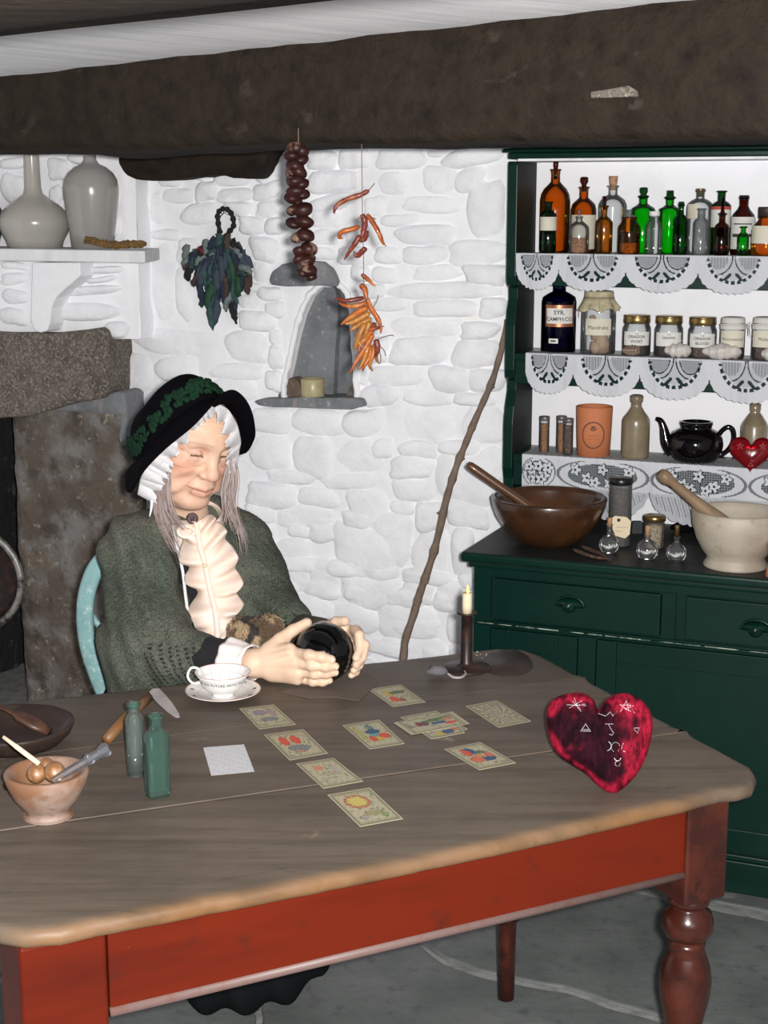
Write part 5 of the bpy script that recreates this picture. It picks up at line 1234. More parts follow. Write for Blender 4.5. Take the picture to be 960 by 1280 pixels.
P = [(r_ * s.m, s.h(y_)) for r_, y_ in [(6.5, 893.5), (8.8, 893), (9.3, 895), (8, 899)]][::-1]; M('lip', *lathe(s.B, P, 24, cap0=False), g_aqua2, t)
# hand tool
hA, hB = T(133, 932), atz(186, 872, TT + .035)
t = thing('hand_tool', 'wooden-handled tool with a pointed pale blade lying behind the green bottles', 'tool', hA)
M('handle', *tube([hA + Z * .010, hA.lerp(hB, .3) + Z * .010, hA.lerp(hB, .7) + Z * .006, hB], [.009, .0105, .0105, .009], 12), m_handle, t)
bl = [(186, 865), (191, 861), (199, 861), (206, 868), (216, 880), (224, 893), (225, 898), (219, 898), (208, 890), (196, 879), (190, 872)]
P = [atz(x, y, TT + .046 - .040 * (y - 861) / 38) for x, y in bl]; v1, f1 = slab(P, Vector((.2, -.8, .55)).normalized() * .006); bevel(M('blade', v1, f1, m_steel, t, smooth=False), .002)
# small clay mortar with nuts and a glass rod
s = Spot(60.5, base=tt(60.5, 1029, 30)); t = thing('clay_mortar', 'small whitened brown mortar on the table holding round nuts', 'mortar', s.B)
P = s.prof([(51, 963), (52.5, 965), (49, 978), (42, 993), (32, 1006), (26, 1012), (27, 1016), (31, 1020), (31, 1024), (30, 1027)])
v1, f1 = lathe(s.B, P + [(P[-1][0] - .003, P[-1][1] + .0005), (P[-1][0] - .009, P[-1][1] - .001), (P[-1][0] - .013, P[-1][1] - .010), (P[-1][0] * .6, P[-1][1] * .5), (.002, P[-1][1] * .36)], 48)
M('body', v1, f1, m_clay, t)
mB, mH = s.B.copy(), P[-1][1]
for k, (x, y, r_, lab) in enumerate([(46, 967, 12.5, 'round brown nut at the left in the small clay mortar'), (68, 965, 13.5, 'round brown nut at the right in the small clay mortar'), (58, 958, 11, 'round nut at the back in the small clay mortar')]):
    c = atY(x, y, s.B.y + (.0 if k < 2 else .03)); R = r_ * s.m
    v1, f1 = lathe(c - Z * R, [(R * math.sin(a) * (1 + .03 * math.sin(5 * a)), R - R * math.cos(a)) for a in np.linspace(0.02, 3.12, 14)], 20, cap1=True); o = M('nut', v1, f1, m_nut, loc=c); tag(o, lab, 'nut', 'nuts in the clay mortar')
a_, b_ = atY(137, 934, s.B.y + .005), atY(66, 976, s.B.y - .02)
pts = [a_.lerp(b_, q) for q in (0, .02, .07, .12, .2, .3, .36, .42, .7, 1)]
v1, f1 = tube(pts, [.004, .0105, .0125, .011, .008, .0085, .0105, .0075, .007, .0055], 8); o = M('glass_pestle', v1, f1, glass('pestle_glass', (.90, .91, .93), .45, tint=.12, body=(.5, .5, .55)), loc=a_, smooth=False); tag(o, 'faceted clear glass pestle resting on the rim of the small mortar', 'pestle')
a_, b_ = atY(4, 921, s.B.y + .02), atY(49, 955, s.B.y + .0)
v1, f1 = tube([a_, a_.lerp(b_, .3), a_.lerp(b_, .36), b_], [.003, .0036, .0042, .0042], 7); o = M('wooden_stick', v1, f1, m_stick, loc=a_); tag(o, 'pale wooden stick standing in the small clay mortar', 'stick')
bx = tt(14, 985, 0); v1, f1 = lathe(bx, [(.012, 0), (.014, .006), (.010, .020), (.002, .023)], 16); o = M('iron_lump', v1, f1, m_iron, loc=bx); tag(o, 'small dark round lump on the table behind the clay mortar', 'lump')
# dark wooden bowl with spoon at the left edge
s = Spot(18, base=tt(18, 941, 36)); t = thing('wooden_bowl', 'shallow dark wooden bowl at the left end of the table', 'bowl', s.B)
P = s.prof([(74, 903.5), (75, 906), (70, 916), (58, 927), (44, 935), (36, 938)])
M('body', *lathe(s.B, P + [(P[-1][0] - .006, P[-1][1]), (P[-1][0] * .75, P[-1][1] * .5), (P[-1][0] * .3, P[-1][1] * .3), (.002, P[-1][1] * .3)], 48), m_darkwood, t)
a_, b_, c2 = atY(-30, 868, s.B.y + .02), atY(18, 892, s.B.y + .01), atY(62, 915, s.B.y)
v1, f1 = tube([a_, b_, b_.lerp(c2, .15), b_.lerp(c2, .6), c2], [.007, .008, .016, .020, .012], 12, .5); o = M('wooden_spoon', v1, f1, m_spoon, loc=a_); tag(o, 'dark reddish wooden spoon lying in the shallow bowl', 'spoon')

# candlestick
s = Spot(583, base=tt(583, 843, 24)); t = thing('candlestick', 'rusty iron candlestick with a round base and a drip pan', 'candlestick', s.B)
Rb = 30 * s.m
P = [(Rb, 0), (Rb * 1.02, .002), (Rb * .98, .004), (Rb * .5, .006), (9 * s.m, .009), (7.5 * s.m, .013), (7 * s.m, s.h(795)), (7 * s.m, s.h(768)), (12.5 * s.m, s.h(767)), (13 * s.m, s.h(766)), (12.5 * s.m, s.h(765)), (6 * s.m, s.h(766.2))]
M('body', *lathe(s.B, P, 36, cap1=True), m_iron, t)
cS = Spot(582, base=s.B); c0 = s.B + Z * s.h(766.5)
t2 = thing('candle', 'short cream candle with a lit flame in the iron candlestick', 'candle', c0)
L_ = s.h(741) - s.h(766.5); v1, f1 = lathe(c0, [(6 * s.m, 0), (6.2 * s.m, L_ * .4), (6 * s.m, L_ * .9), (5.4 * s.m, L_), (3 * s.m, L_ - .002), (.001, L_ - .003)], 20); M('wax', v1, f1, m_wax, t2)
v1, f1 = lathe(c0 + s.right * .001 + Z * (L_ - .002), [(.0008, 0), (.0028, .003), (.0034, .007), (.0024, .012), (.0006, .018)], 12, cap1=True); M('flame', v1, f1, m_flame, t2)
M('wick', *tube([c0 + Z * (L_ - .003) - s.right * .002, c0 + Z * (L_ + .006) - s.right * .003], .0006, 5), m_ink, t2)
bits = []; r = random.Random(9)
for k in range(46):
    x, y = r.choice([(606, 822), (612, 818), (630, 826), (640, 830), (636, 822), (655, 834), (600, 818)]); x += r.gauss(0, 5); y += r.gauss(0, 2.2)
    bits.append(lathe(T(x, y), [(r.uniform(.0012, .0032), 0), (.0008, .0007)], 7))
o = M('wax_spots', *join(bits), mat('old_wax', (.34, .28, .23), .6), tab); o['kind'] = 'stuff'; o['label'] = 'pale wax spots around the candlestick'
P = crom([tuple(T(x, y) + Z * .0003) for x, y in [(600, 830), (612, 818), (640, 812), (662, 822), (664, 838), (640, 846), (612, 842)]], 30, True)
v_, f_ = slab([Vector(p) for p in P], Z * .0003); o = M('burn_mark', v_, f_, mat('burn', (.030, .020, .015), .5), tab); o['label'] = 'dark burn on the table top by the candlestick'
# mouse
s = Spot(546, base=tt(546, 846, 0)); t = thing('mouse', 'small grey toy mouse with a curled pale tail by the candlestick', 'mouse', s.B)
P0_, P1_ = s.B - s.right * .022, s.B + s.right * .022
pts = [P0_.lerp(P1_, q) + Z * (.010 + .003 * math.sin(q * 3.1)) for q in np.linspace(0, 1, 14)]
M('body', *tube(pts, [.002, .005, .0075, .009, .0105, .0115, .012, .012, .012, .0115, .0105, .009, .006, .002], 14, .9), m_mouse, t)
for sg in (-1, 1): M('ear', *lathe(P0_ + s.right * .011 + s.toc * .006 * sg + Z * .018, [(.001, 0), (.005, .0008), (.0052, .0018), (.001, .0022)], 10, (-.6, -.2, .7)), m_mouse, t)
M('tail', *tube(crom([P1_ + Z * .007, P1_ + s.right * .012 + Z * .003 + s.toc * .012, P1_ + s.right * .028 + Z * .003 + s.toc * .010, P1_ + s.right * .036 + Z * .003 - s.toc * .015, P1_ + s.right * .030 + Z * .003 - s.toc * .034, P1_ + s.right * .018 + Z * .004 - s.toc * .036], 26), [.0026] * 22 + [.0022, .0018, .0014, .001], 8), m_tail, t)

# velvet heart cushion
hs = [(748, 887), (743, 876), (733, 868), (720, 865.5), (705, 868), (692, 874), (685, 884), (683, 898), (685, 915), (690, 932), (700, 946), (716, 957), (732, 967), (744, 979), (755, 988), (768, 991.5),
      (781, 984), (796, 968), (806, 950), (813, 928), (816, 906), (813, 890), (804, 877), (792, 869), (779, 866), (766, 869), (756, 876)]
tip = T(768, 987); hn = Vector((-.12, -.93, .34)).normalized()
HP = [atplane(x, y, tip + hn * .012, hn) for x, y in hs]
hc = atplane(750, 922, tip + hn * .012, hn); hx = hn.cross(Z).normalized() * -1; hx = Z.cross(hn).normalized(); 
hx = Vector((-hn.y, hn.x, 0)).normalized(); hy = hn.cross(hx)
if hy.z < 0: hy = -hy
ring = [Vector(p) for p in crom([tuple(p) for p in HP], 140, True)]
t = thing('heart_cushion', 'crimson velvet heart cushion with beaded signs standing on its tip', 'cushion', tip)
vv, ff, cc = [], [], []; n = len(ring); rings = 16
def hheight(q, ang, sd): return .040 * math.sqrt(max(0, 1 - q ** 2.6)) + (.004 * nz(ang * 6, q * 2.2, sd) + .003 * nz(ang * 14, q * 3, sd + 5)) * (1 if q > .25 else .3) * (1 - .2 * q)
for sd in (1, -1):
    for j in range(rings + 1):
        q = math.cos(j / rings * math.pi / 2)
        for i in range(n):
            p = hc + (ring[i] - hc) * q; ang = i / n * 6.283
            rel = (ring[i] - hc); rx = rel.dot(hx) * q
            fold = 0
            if rx > .0: fold = .0035 * math.sin(rx * 330 + nz(q * 3, rel.z * 30) * 3) * min(1, rx / .03)
            w = hheight(q, ang, sd) + fold * math.sqrt(max(0, 1 - q ** 4)); p = p + hn * (w * sd); vv.append(tuple(p))
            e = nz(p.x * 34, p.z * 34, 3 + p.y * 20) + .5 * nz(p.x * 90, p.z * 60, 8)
            br_ = max(0, min(1, (q - .80) / .10)) * .8 + max(0, min(1, (rx - .020) / .03)) * .55 + max(0, min(1, (rel.dot(hy) * q - .030) / .025)) * .45  # velvet sheen painted into the colour: brighter at rim, right side and top
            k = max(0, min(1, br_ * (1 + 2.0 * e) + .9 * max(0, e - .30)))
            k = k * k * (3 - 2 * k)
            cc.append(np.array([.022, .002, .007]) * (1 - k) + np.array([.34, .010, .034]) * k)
for sd in range(2):
    o_ = sd * (rings + 1) * n
    for j in range(rings):
        for i in range(n):
            k = (i + 1) % n; q = (o_ + j * n + i, o_ + j * n + k, o_ + (j + 1) * n + k, o_ + (j + 1) * n + i); ff.append(q if sd else q[::-1])
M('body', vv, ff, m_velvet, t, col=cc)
# beads laid along the signs, pushed out to the surface
def cushion_surface(px, py):
    p = atplane(px, py, tip + hn * .012, hn); rel = p - hc; best = None
    # radial parameter of this point
    a = math.atan2(rel.dot(hy), rel.dot(hx)); bq = 1e9
    for i in range(n):
        rr = ring[i] - hc; da = abs(math.atan2(rr.dot(hy), rr.dot(hx)) - a)
        if da < bq: bq = da; bi = i
    q = min(.99, rel.length / (ring[bi] - hc).length); rx = rel.dot(hx)
    fold = .0035 * math.sin(rx * 330 + nz(q * 3, (ring[bi] - hc).z * 30) * 3) * min(1, rx / .03) if rx > 0 else 0
    w = hheight(q, bi / n * 6.283, 1) + fold * math.sqrt(max(0, 1 - q ** 4))
    # intersect the pixel's ray with the raised plane
    return atplane(px, py, tip + hn * (.012 + w + .0008), hn)
def circ(cx, cy, r, a0=0, a1=360, ry=None): return [(cx + r * math.cos(math.radians(a)), cy - (ry or r) * math.sin(math.radians(a))) for a in np.linspace(a0, a1, 16)]
SG = [[(709, 881), (732, 882)], [(718, 873), (722, 884), (726, 889)], [(712, 885), (727, 876)], [(720, 882), (731, 880)], [(716, 877), (725, 886)],
      [(726, 914), (732, 905), (738, 914), (726, 914)], [(729, 912), (735, 912)],
      [(748, 892), (757, 895), (763, 890), (766, 895), (771, 889)],
      [(757, 905), (766, 905)], [(761, 906), (764, 912), (767, 916), (765, 919), (762, 918)],
      circ(769.5, 934, 5.2, 0, 360, 6), circ(758, 932.5, 6, -75, 60), circ(783, 934, 6, 130, 250),
      circ(772, 954.5, 3, 0, 360, 3.2), circ(772, 947, 4, 190, 350, 4),
      [(776, 889), (783, 876), (786, 888), (775, 881), (793, 882), (781, 886), (793, 891), (786, 880)],
      [(790, 910), (799, 910), (797, 916), (793, 912)]]
bits = []
for st in SG:
    pts = [Vector((x, y, 0)) for x, y in st]; acc = []
    for a_, b_ in zip(pts, pts[1:]):
        m_ = max(1, int((b_ - a_).length / 1.5)); acc += [a_.lerp(b_, k / m_) for k in range(m_)]
    for q in acc + [pts[-1]]:
        c = cushion_surface(q.x, q.y); r_ = .00075
        bits.append(([tuple(c + Vector(d) * r_) for d in ((1, 0, 0), (-1, 0, 0), (0, 1, 0), (0, -1, 0), (0, 0, 1), (0, 0, -1))], [(0, 2, 4), (2, 1, 4), (1, 3, 4), (3, 0, 4), (2, 0, 5), (1, 2, 5), (3, 1, 5), (0, 3, 5)]))
o = M('beading', *join(bits), m_bead2, t); o['label'] = 'tiny silver beads sewn into star, moon, triangle and zigzag signs'; o['kind'] = 'stuff'
# ------------------------------------------------------------------ things hanging from the beam and on the wall
def beam_pt(px, py): return atplane(px, py, BL - bn * .02, bn)
# string of chestnuts
top = beam_pt(372, 172); Yc = top.y - .0
t = thing('chestnut_string', 'string of dark brown dried chestnuts hanging from the beam', 'dried food', top)
def cp(x, y): return atY(x, y, Yc)
M('string', *tube([cp(373, 160), cp(373, 200), cp(371, 250), cp(376, 300), cp(385, 346)], .0012, 6), m_string, t)
r = random.Random(11)
NUTS = [(370, 186, 12), (378, 190, 10), (365, 196, 10), (375, 200, 11), (369, 208, 12), (374, 215, 11), (366, 216, 10), (369, 226, 12.5), (377, 230, 10), (370, 240, 12), (365, 248, 10), (378, 243, 10), (370, 252, 9), (379, 262, 13), (366, 263, 9), (380, 277, 12.5), (367, 279, 10), (382, 294, 12), (372, 297, 9),
        (386, 311, 12), (375, 314, 9), (382, 326, 13), (374, 324, 8), (386, 338, 11), (379, 340, 9), (389, 346, 8)]
for k, (x, y, rr) in enumerate(NUTS):
    c = cp(x, y); c.y += r.uniform(-.006, .006); R = rr * mpp(c)
    ax = Vector((r.uniform(-.4, .4), r.uniform(-.3, .3), 1)).normalized()
    v1, f1 = lathe(c - ax * R * .68, [(R * math.sin(a) ** .9 * (1 + .05 * math.sin(3 * a + k)), R * .68 * (1 - math.cos(a))) for a in np.linspace(.05, 3.09, 12)], 18, ax, cap1=True)
    v1 = [tuple(Vector(p) + Vector((nz(p[0] * 60, p[2] * 60, k), nz(p[0] * 60, p[1] * 60, k + 3), nz(p[1] * 60, p[2] * 60, k + 7))) * .0018) for p in v1]
    M('chestnut', v1, f1, m_chest, t)
# string of chillies
top = beam_pt(453, 184); Yk = top.y
t = thing('chilli_string', 'thread of dried orange and red chillies hanging from the beam', 'dried food', top)
def kp(x, y, d=0): return atY(x, y, Yk + d)
M('string', *tube([kp(452, 180), kp(453, 260), kp(454.5, 330), (kp(455, 380)), kp(456, 430)], .0009, 6), m_string, t)
m_ch = [mat('chilli_orange', (.40, .105, .018), .45, layers=[(30, .42, .62, (.20, .035, .012)), (24, .55, .7, (.50, .22, .06))], coat=.15, bump=[(50, .5, .004)]),
        mat('chilli_red', (.17, .028, .014), .45, layers=[(30, .45, .65, (.12, .025, .02)), (16, .55, .7, (.42, .14, .04))], coat=.3, bump=[(50, .5, .004)]),
        mat('chilli_gold', (.36, .15, .03), .45, layers=[(30, .45, .65, (.20, .055, .014))], coat=.15, bump=[(50, .5, .004)])]
CH = [([(461, 238), (450, 244), (434, 249), (422, 256), (418, 263), (418, 267)], 4.2, 1), ([(452, 268), (456, 277), (454, 290), (451, 298)], 5.5, 1), ([(459, 268), (466, 278), (473, 290), (478, 302), (481, 306)], 4, 0), ([(450, 283), (438, 287), (427, 290), (424, 296), (429, 298)], 4.2, 0),
      ([(450, 294), (444, 304), (437, 314), (430, 325)], 4.2, 1), ([(457, 310), (452, 315), (446, 320), (442, 314)], 4.5, 1), ([(457, 289), (455, 298), (449, 302)], 5, 1),
      ([(452, 343), (457, 347), (463, 352), (469, 358)], 3.6, 0), ([(451, 356), (456, 362), (459, 375)], 4.8, 0), ([(456, 372), (446, 374), (432, 376), (422, 373), (418, 376)], 3.8, 1), ([(458, 378), (446, 382), (432, 382), (423, 378)], 4.2, 0),
      ([(460, 384), (448, 390), (436, 398), (426, 406)], 5.2, 0), ([(458, 372), (464, 386), (472, 398), (476, 410), (476, 417)], 4.2, 0), ([(462, 391), (450, 398), (440, 403), (431, 405)], 5, 2), ([(464, 398), (452, 404), (442, 410), (437, 414)], 4.5, 2),
      ([(470, 405), (462, 408), (452, 414), (443, 418)], 4.2, 1), ([(456, 404), (450, 416), (446, 428), (443, 438)], 5, 2), ([(462, 402), (458, 414), (454, 424)], 5, 2), ([(468, 408), (460, 420), (450, 432), (449, 440)], 4.6, 0), ([(466, 418), (460, 430), (452, 442), (444, 454), (437, 467)], 4.2, 0),
      ([(462, 424), (458, 440), (454, 452), (447, 463)], 4.6, 2), ([(464, 432), (462, 446), (456, 456), (453, 464)], 3.8, 0), ([(468, 430), (466, 444), (462, 456), (466, 464)], 3.8, 2), ([(470, 424), (472, 436), (469, 446)], 5.2, 1), ([(460, 412), (470, 410), (476, 409)], 3.8, 1), ([(473, 434), (470, 446), (474, 455)], 3.2, 0), ([(452, 414), (448, 424), (452, 434)], 4.5, 2)]
for k, (P, rr, mi) in enumerate(CH):
    d = .012 * math.sin(k * 2.3) - .010 * (k % 3)
    pts = crom([kp(x, y, d + .006 * math.sin(q * 1.3 + k)) for q, (x, y) in enumerate(P)], 16); m_ = mpp(Vector(pts[0]))
    rad = [rr * m_ * w * (1 + .08 * math.sin(q * 1.9 + k)) for q, w in enumerate(np.interp(np.linspace(0, 1, 16), [0, .06, .25, .6, .85, 1], [.45, .85, 1, .85, .5, .12]))]
    M('chilli', *tube(pts, rad, 10, .8), m_ch[mi], t)
for k, P in enumerate([[(461, 238), (466, 232), (468, 229)], [(452, 270), (444, 276)], [(466, 272), (470, 274)], [(466, 385), (471, 376), (473, 369)], [(470, 402), (478, 408), (480, 407)], [(468, 426), (480, 421), (489, 419), (492, 420)], [(474, 432), (480, 438), (482, 445)], [(472, 434), (476, 445), (475, 455), (471, 448)], [(481, 306), (483, 308)]]):
    M('stalk', *tube(crom([kp(x, y, -.01) for x, y in P], 8), .0012, 6), m_string, t)
# rag bundle on the wall
VR = VW - .028
t = thing('rag_wreath', 'ragged bundle of dark blue, green and grey cloth strips hanging on the wall', 'wall hanging', atv(280, 262, VR))
cl = [mat('rag_navy', (.012, .022, .045), .85, layers=[(60, .5, .7, (.03, .04, .06))]), mat('rag_teal', (.022, .060, .058), .8, layers=[(50, .5, .7, (.05, .11, .10))]), mat('rag_grey', (.16, .20, .19), .85, layers=[(60, .5, .7, (.09, .12, .12))]),
      mat('rag_black', (.012, .010, .012), .9), mat('rag_green', (.010, .055, .025), .7), mat('rag_brown', (.055, .032, .028), .85, layers=[(60, .5, .7, (.10, .07, .05))]), mat('rag_slate', (.045, .060, .085), .85), mat('rag_red', (.22, .02, .02), .8)]
def vp(x, y, d=0): return atv(x, y, VR - d)
P = crom([vp(275, 292), vp(273, 280), vp(272, 270), vp(275, 263), vp(281, 261), vp(287, 264), vp(291, 272), vp(292, 282), vp(287, 289), vp(281, 297)], 40)
M('hanging_loop', *tube(P, [.0075 + .0022 * math.sin(i * 1.7) for i in range(40)], 8), cl[3], t)
P = crom([vp(278, 290), vp(275, 282), vp(275, 272), vp(280, 266)], 14); M('loop_strip', *tube(P, .004, 6, .5), cl[5], t)
r = random.Random(21)
def env(x):  # lower envelope of the bundle
    return np.interp(x, [228, 234, 240, 250, 255, 262, 268, 274, 282, 290, 296, 300, 306, 312, 318, 320], [322, 340, 358, 374, 384, 378, 412, 380, 384, 396, 406, 366, 372, 368, 364, 350])
def strip(x0, y0, x1, y1, w, m_, d, name='rag_strip'):
    n = 9; c = []; L0, L1 = vp(x0, y0, d), vp(x1, y1, d * .6 + .01)
    dirv = (L1 - L0); sd = dirv.cross(V).normalized(); v1 = []
    for i in range(n):
        q = i / (n - 1); ww = w * .00225 * (np.interp(q, [0, .15, .55, .85, 1], [.5, .9, 1, .8, .12])) * (1 + .16 * math.sin(i * 2.1 + x0)); p = L0.lerp(L1, q) - V * (.012 * math.sin(q * 3.1)) + sd * (.004 * math.sin(q * 5 + x0))
        for k in range(4):
            e = (k - 1.5) / 1.5; v1.append(tuple(p + sd * (ww * e + .002 * math.sin(i * 3 + k * 5 + x1)) - V * (.006 * (1 - e * e) + .003 * math.sin(k * 2 + i))))
    f1 = [(i * 4 + k, i * 4 + k + 1, (i + 1) * 4 + k + 1, (i + 1) * 4 + k) for i in range(n - 1) for k in range(3)]
    solid(M(name, v1, f1, m_, t), .0015)
for k in range(95):
    lay = k / 95
    x1 = r.uniform(229, 319); yb = env(x1) - r.random() ** 1.3 * (60 + 30 * lay); 
    yb = max(yb, 318 + abs(x1 - 280) * .25 + r.random() * 12)
    fx = .42 + .42 * r.random(); x0 = 280 + (x1 - 280) * fx; y0 = max(294 + abs(x0 - 280) * .62, yb - r.uniform(28, 58))
    mi = r.choice([0, 0, 0, 1, 1, 3, 3, 4, 5, 5, 6, 6, 2])
    strip(x0, y0, x1, yb, r.uniform(3.5, 6.5), cl[mi], .006 + .030 * lay)
for (x0, y0, x1, y1, w, mi, d) in [(266, 355, 266, 413, 6, 1, .03), (266, 352, 262, 392, 6.5, 4, .038), (290, 360, 284, 390, 5, 2, .030), (292, 372, 295, 405, 4.5, 3, .028), (237, 306, 230, 332, 6, 2, .02), (262, 300, 254, 322, 6, 2, .040), (256, 308, 248, 330, 5, 3, .044), (250, 308, 256, 318, 2.2, 7, .052), (288, 302, 304, 322, 5, 2, .044), (276, 292, 272, 312, 6, 1, .045), (284, 292, 290, 314, 6, 5, .045), (270, 296, 262, 316, 6, 0, .046), (292, 298, 302, 318, 5, 3, .046),
                               (270, 300, 262, 330, 5, 2, .030), (300, 330, 316, 342, 5, 2, .034), (244, 330, 262, 318, 4, 2, .046), (250, 345, 254, 385, 5.5, 0, .032), (308, 345, 313, 368, 5, 5, .03), (282, 345, 286, 375, 4.5, 5, .04), (240, 330, 236, 352, 6, 3, .03), (300, 345, 298, 372, 5.5, 4, .032)]:
    strip(x0, y0, x1, y1, w, cl[mi], d)
# votive in the niche
nzz = atv(391, 498.5, VW - .045).z
pb = atv(391, 503, VW - .008); s = Spot(391, base=Vector((pb.x, pb.y, nzz)))
v1, f1 = lathe(s.B, [(14.5 * s.m, 0), (15 * s.m, .002), (15 * s.m, s.h(474)), (14 * s.m, s.h(473)), (13.4 * s.m, s.h(475)), (.002, s.h(476))], 32); o = M('votive_candle', v1, f1, m_candleg, loc=s.B); tag(o, 'dull yellow squat candle on the slate ledge of the niche', 'candle')
# walking stick leaning on the wall and the dresser
SP = [(504, 826), (507, 800), (517, 770), (524, 745), (532, 722), (541, 695), (549, 665), (558, 625), (566, 598), (573, 577), (582, 555), (592, 530), (603, 505), (614, 480), (622, 455), (630, 425), (634, 400)]
SP = [(x, y, .36 + .19 * k / 16) for k, (x, y) in enumerate(SP)]
pts = [atv(x, y, v) for x, y, v in SP]; d0 = (pts[0] - pts[2]).normalized()
foot = pts[0] + d0 * ((pts[0].z - .0) / -d0.z); pts = [foot, foot.lerp(pts[0], .35), foot.lerp(pts[0], .7)] + pts
n = 110; pp = crom([tuple(p) for p in pts], n); r = random.Random(5)
rad = []
for i in range(n):
    q = i / n; b = .0115 * (1 - .28 * q)
    for kn in (.30, .36, .43, .50, .57, .64, .72, .83, .93): b += .0032 * math.exp(-((q - kn) / .008) ** 2)
    rad.append(b + .0008 * math.sin(i * 1.1))
st = thing('walking_stick', 'tall knotty brown wooden staff leaning between the white wall and the dresser', 'stick', foot)
M('shaft', *tube(pp, rad, 14), m_bark, st)
for q in (.36, .50, .64, .83):
    i = int(q * n); p = Vector(pp[i]); M('knot', *lathe(p, [(.006, 0), (.005, rad[i] * .9), (.003, rad[i] * 1.35), (.001, rad[i] * 1.5)], 8, U * (1 if q != .5 else -1) + V * -.4), m_bark, st)
# bottles and moss on the mantel
vM = MF + .108
s = Spot(45, v=vM, z=zS); t = thing('stoneware_flask', 'wide-bellied cream stoneware flask with a tall narrow neck on the mantel', 'bottle', s.B)
P = s.prof([(9, 150), (10.5, 152), (9.6, 158), (9.5, 200), (10.2, 235), (12, 242), (20, 248), (31, 256), (40, 265), (44, 274), (44, 282), (41, 291), (36, 300), (33, 306)])
M('body', *lathe(s.B, P, 48, cap1=True), m_cream, t)
s = Spot(117, v=vM, z=zS); t = thing('stoneware_jar', 'tall greyish stoneware jar with round shoulders beside the cream flask', 'jar', s.B)
P = s.prof([(9, 182), (9.5, 184), (7.5, 190), (7.8, 200), (11, 205), (20, 209), (28, 216), (33, 225), (34.5, 235), (34, 245), (31, 270), (28, 290), (26, 306)])
M('body', *lathe(s.B, P, 48, cap1=True), m_cream2, t)
s = Spot(-28, v=vM, z=zS); t = thing('dark_jar', 'dark blue jar cut by the left edge of the photo on the mantel', 'jar', s.B)
P = s.prof([(10, 225), (12, 235), (24, 246), (32, 262), (33, 285), (26, 306)]); M('body', *lathe(s.B, P, 32, cap1=True), mat('dark_blue_glaze', (.03, .035, .06), .2, coat=.3), t)
P = [atv(x, y, MF + .02) for x, y in [(106, 303), (112, 300), (122, 303), (134, 305), (146, 306), (160, 305), (172, 305), (182, 305)]]
pts = crom([tuple(p) for p in P], 40); r = random.Random(8)
v1, f1 = tube(pts, [.010 + .004 * r.random() if 2 < i < 38 else .006 for i in range(40)], 12, .9)
v1 = [tuple(Vector(p) + Vector((r.uniform(-1, 1), r.uniform(-1, 1), r.uniform(-1, 1))) * .0022) for p in v1]
o = M('dried_root', v1, f1, m_moss, loc=P[0], smooth=False); tag(o, 'shaggy brown piece of dried moss lying at the end of the mantel', 'moss')
# round iron pan in the hearth
c = atv(-38, 725, VC - .10); t = thing('iron_pan', 'big round iron pan with a worn bright rim standing in the dark hearth', 'pan', c)
ax = (-V + U * .30).normalized(); Rr = 66 * mpp(c)
M('body', *lathe(c, [(Rr * .98, 0), (Rr * .99, .01), (Rr * .9, -.03), (Rr * .8, -.05), (.002, -.055)], 48, ax, cap0=False), m_iron, t)
a_, b_, _w = basis(ax); M('rim', *tube([c + (a_ * math.cos(q) + b_ * math.sin(q)) * Rr for q in np.linspace(0, 6.283, 61)], .012, 10), m_ironpale, t)
# chair
CY = 3.50
def cpt(x, y, Y=CY): return atY(x, y, Y)
chc = Vector((cpt(240, 800).x, 3.36, 0)); t = thing('chair', 'turquoise painted hoop-backed wooden chair behind the seated woman', 'chair', chc)
hoopL = [(131, 868), (122, 845), (112, 815), (107, 785), (107, 755), (112, 730), (122, 708), (140, 692), (180, 678)]
PL = [cpt(x, y, CY - .07) for x, y in hoopL]; zL_ = PL[0].z
cxm = cpt(219, 700).x; PR = [Vector((2 * cxm - p.x, p.y + .20 , p.z)) for p in PL[::-1]]
low = Vector((PL[0].x + .035, PL[0].y - .03, .47)); lowR = Vector((2 * cxm - low.x, low.y + .14, .47))
pts = crom([tuple(p) for p in [low] + PL + PR + [lowR]], 90)
v1, f1 = tube(pts, [.013] * 90, 10); vv = []
ax = Vector((.55, .83, 0)).normalized()
for i in range(90):
    p = Vector(pts[i]); d = (Vector(pts[min(i + 1, 89)]) - Vector(pts[max(i - 1, 0)])).normalized(); w = d.cross(Vector((-.3, -.95, 0))).normalized(); th = Vector((-.3, -.95, 0))
    for k in range(8):
        a = k / 8 * 6.283 + .39; vv.append(tuple(p + w * (.021 * math.copysign(abs(math.cos(a)) ** .6, math.cos(a))) + th * (.010 * math.copysign(abs(math.sin(a)) ** .6, math.sin(a)))))
ff = [(i * 8 + k, (i + 1) * 8 + k, (i + 1) * 8 + (k + 1) % 8, i * 8 + (k + 1) % 8) for i in range(89) for k in range(8)]
M('hoop_back', vv, ff, m_turq, t)
v1, f1 = lathe(chc + Z * .435, [(.17, 0), (.20, .01), (.205, .025), (.19, .037), (.15, .034), (.002, .030)], 32, sq=(.95, 3)); M('seat', v1, f1, m_turq, t)
for sx, sy in ((-1, -1), (1, -1), (-1, 1), (1, 1)):
    M('leg', *tube([chc + Vector((sx * .13, sy * .12, .437)), chc + Vector((sx * .16, sy * .15, .22)), chc + Vector((sx * .19, sy * .18, 0))], [.014, .018, .012], 12), m_turq, t)
for k in range(5):
    q = (k + 1) / 6; i = int(12 + q * 66); top_ = Vector(pts[i]); M('spindle', *tube([Vector((chc.x - .12 + .24 * q, chc.y + .17, .46)), top_], .007, 8), m_turq, t)
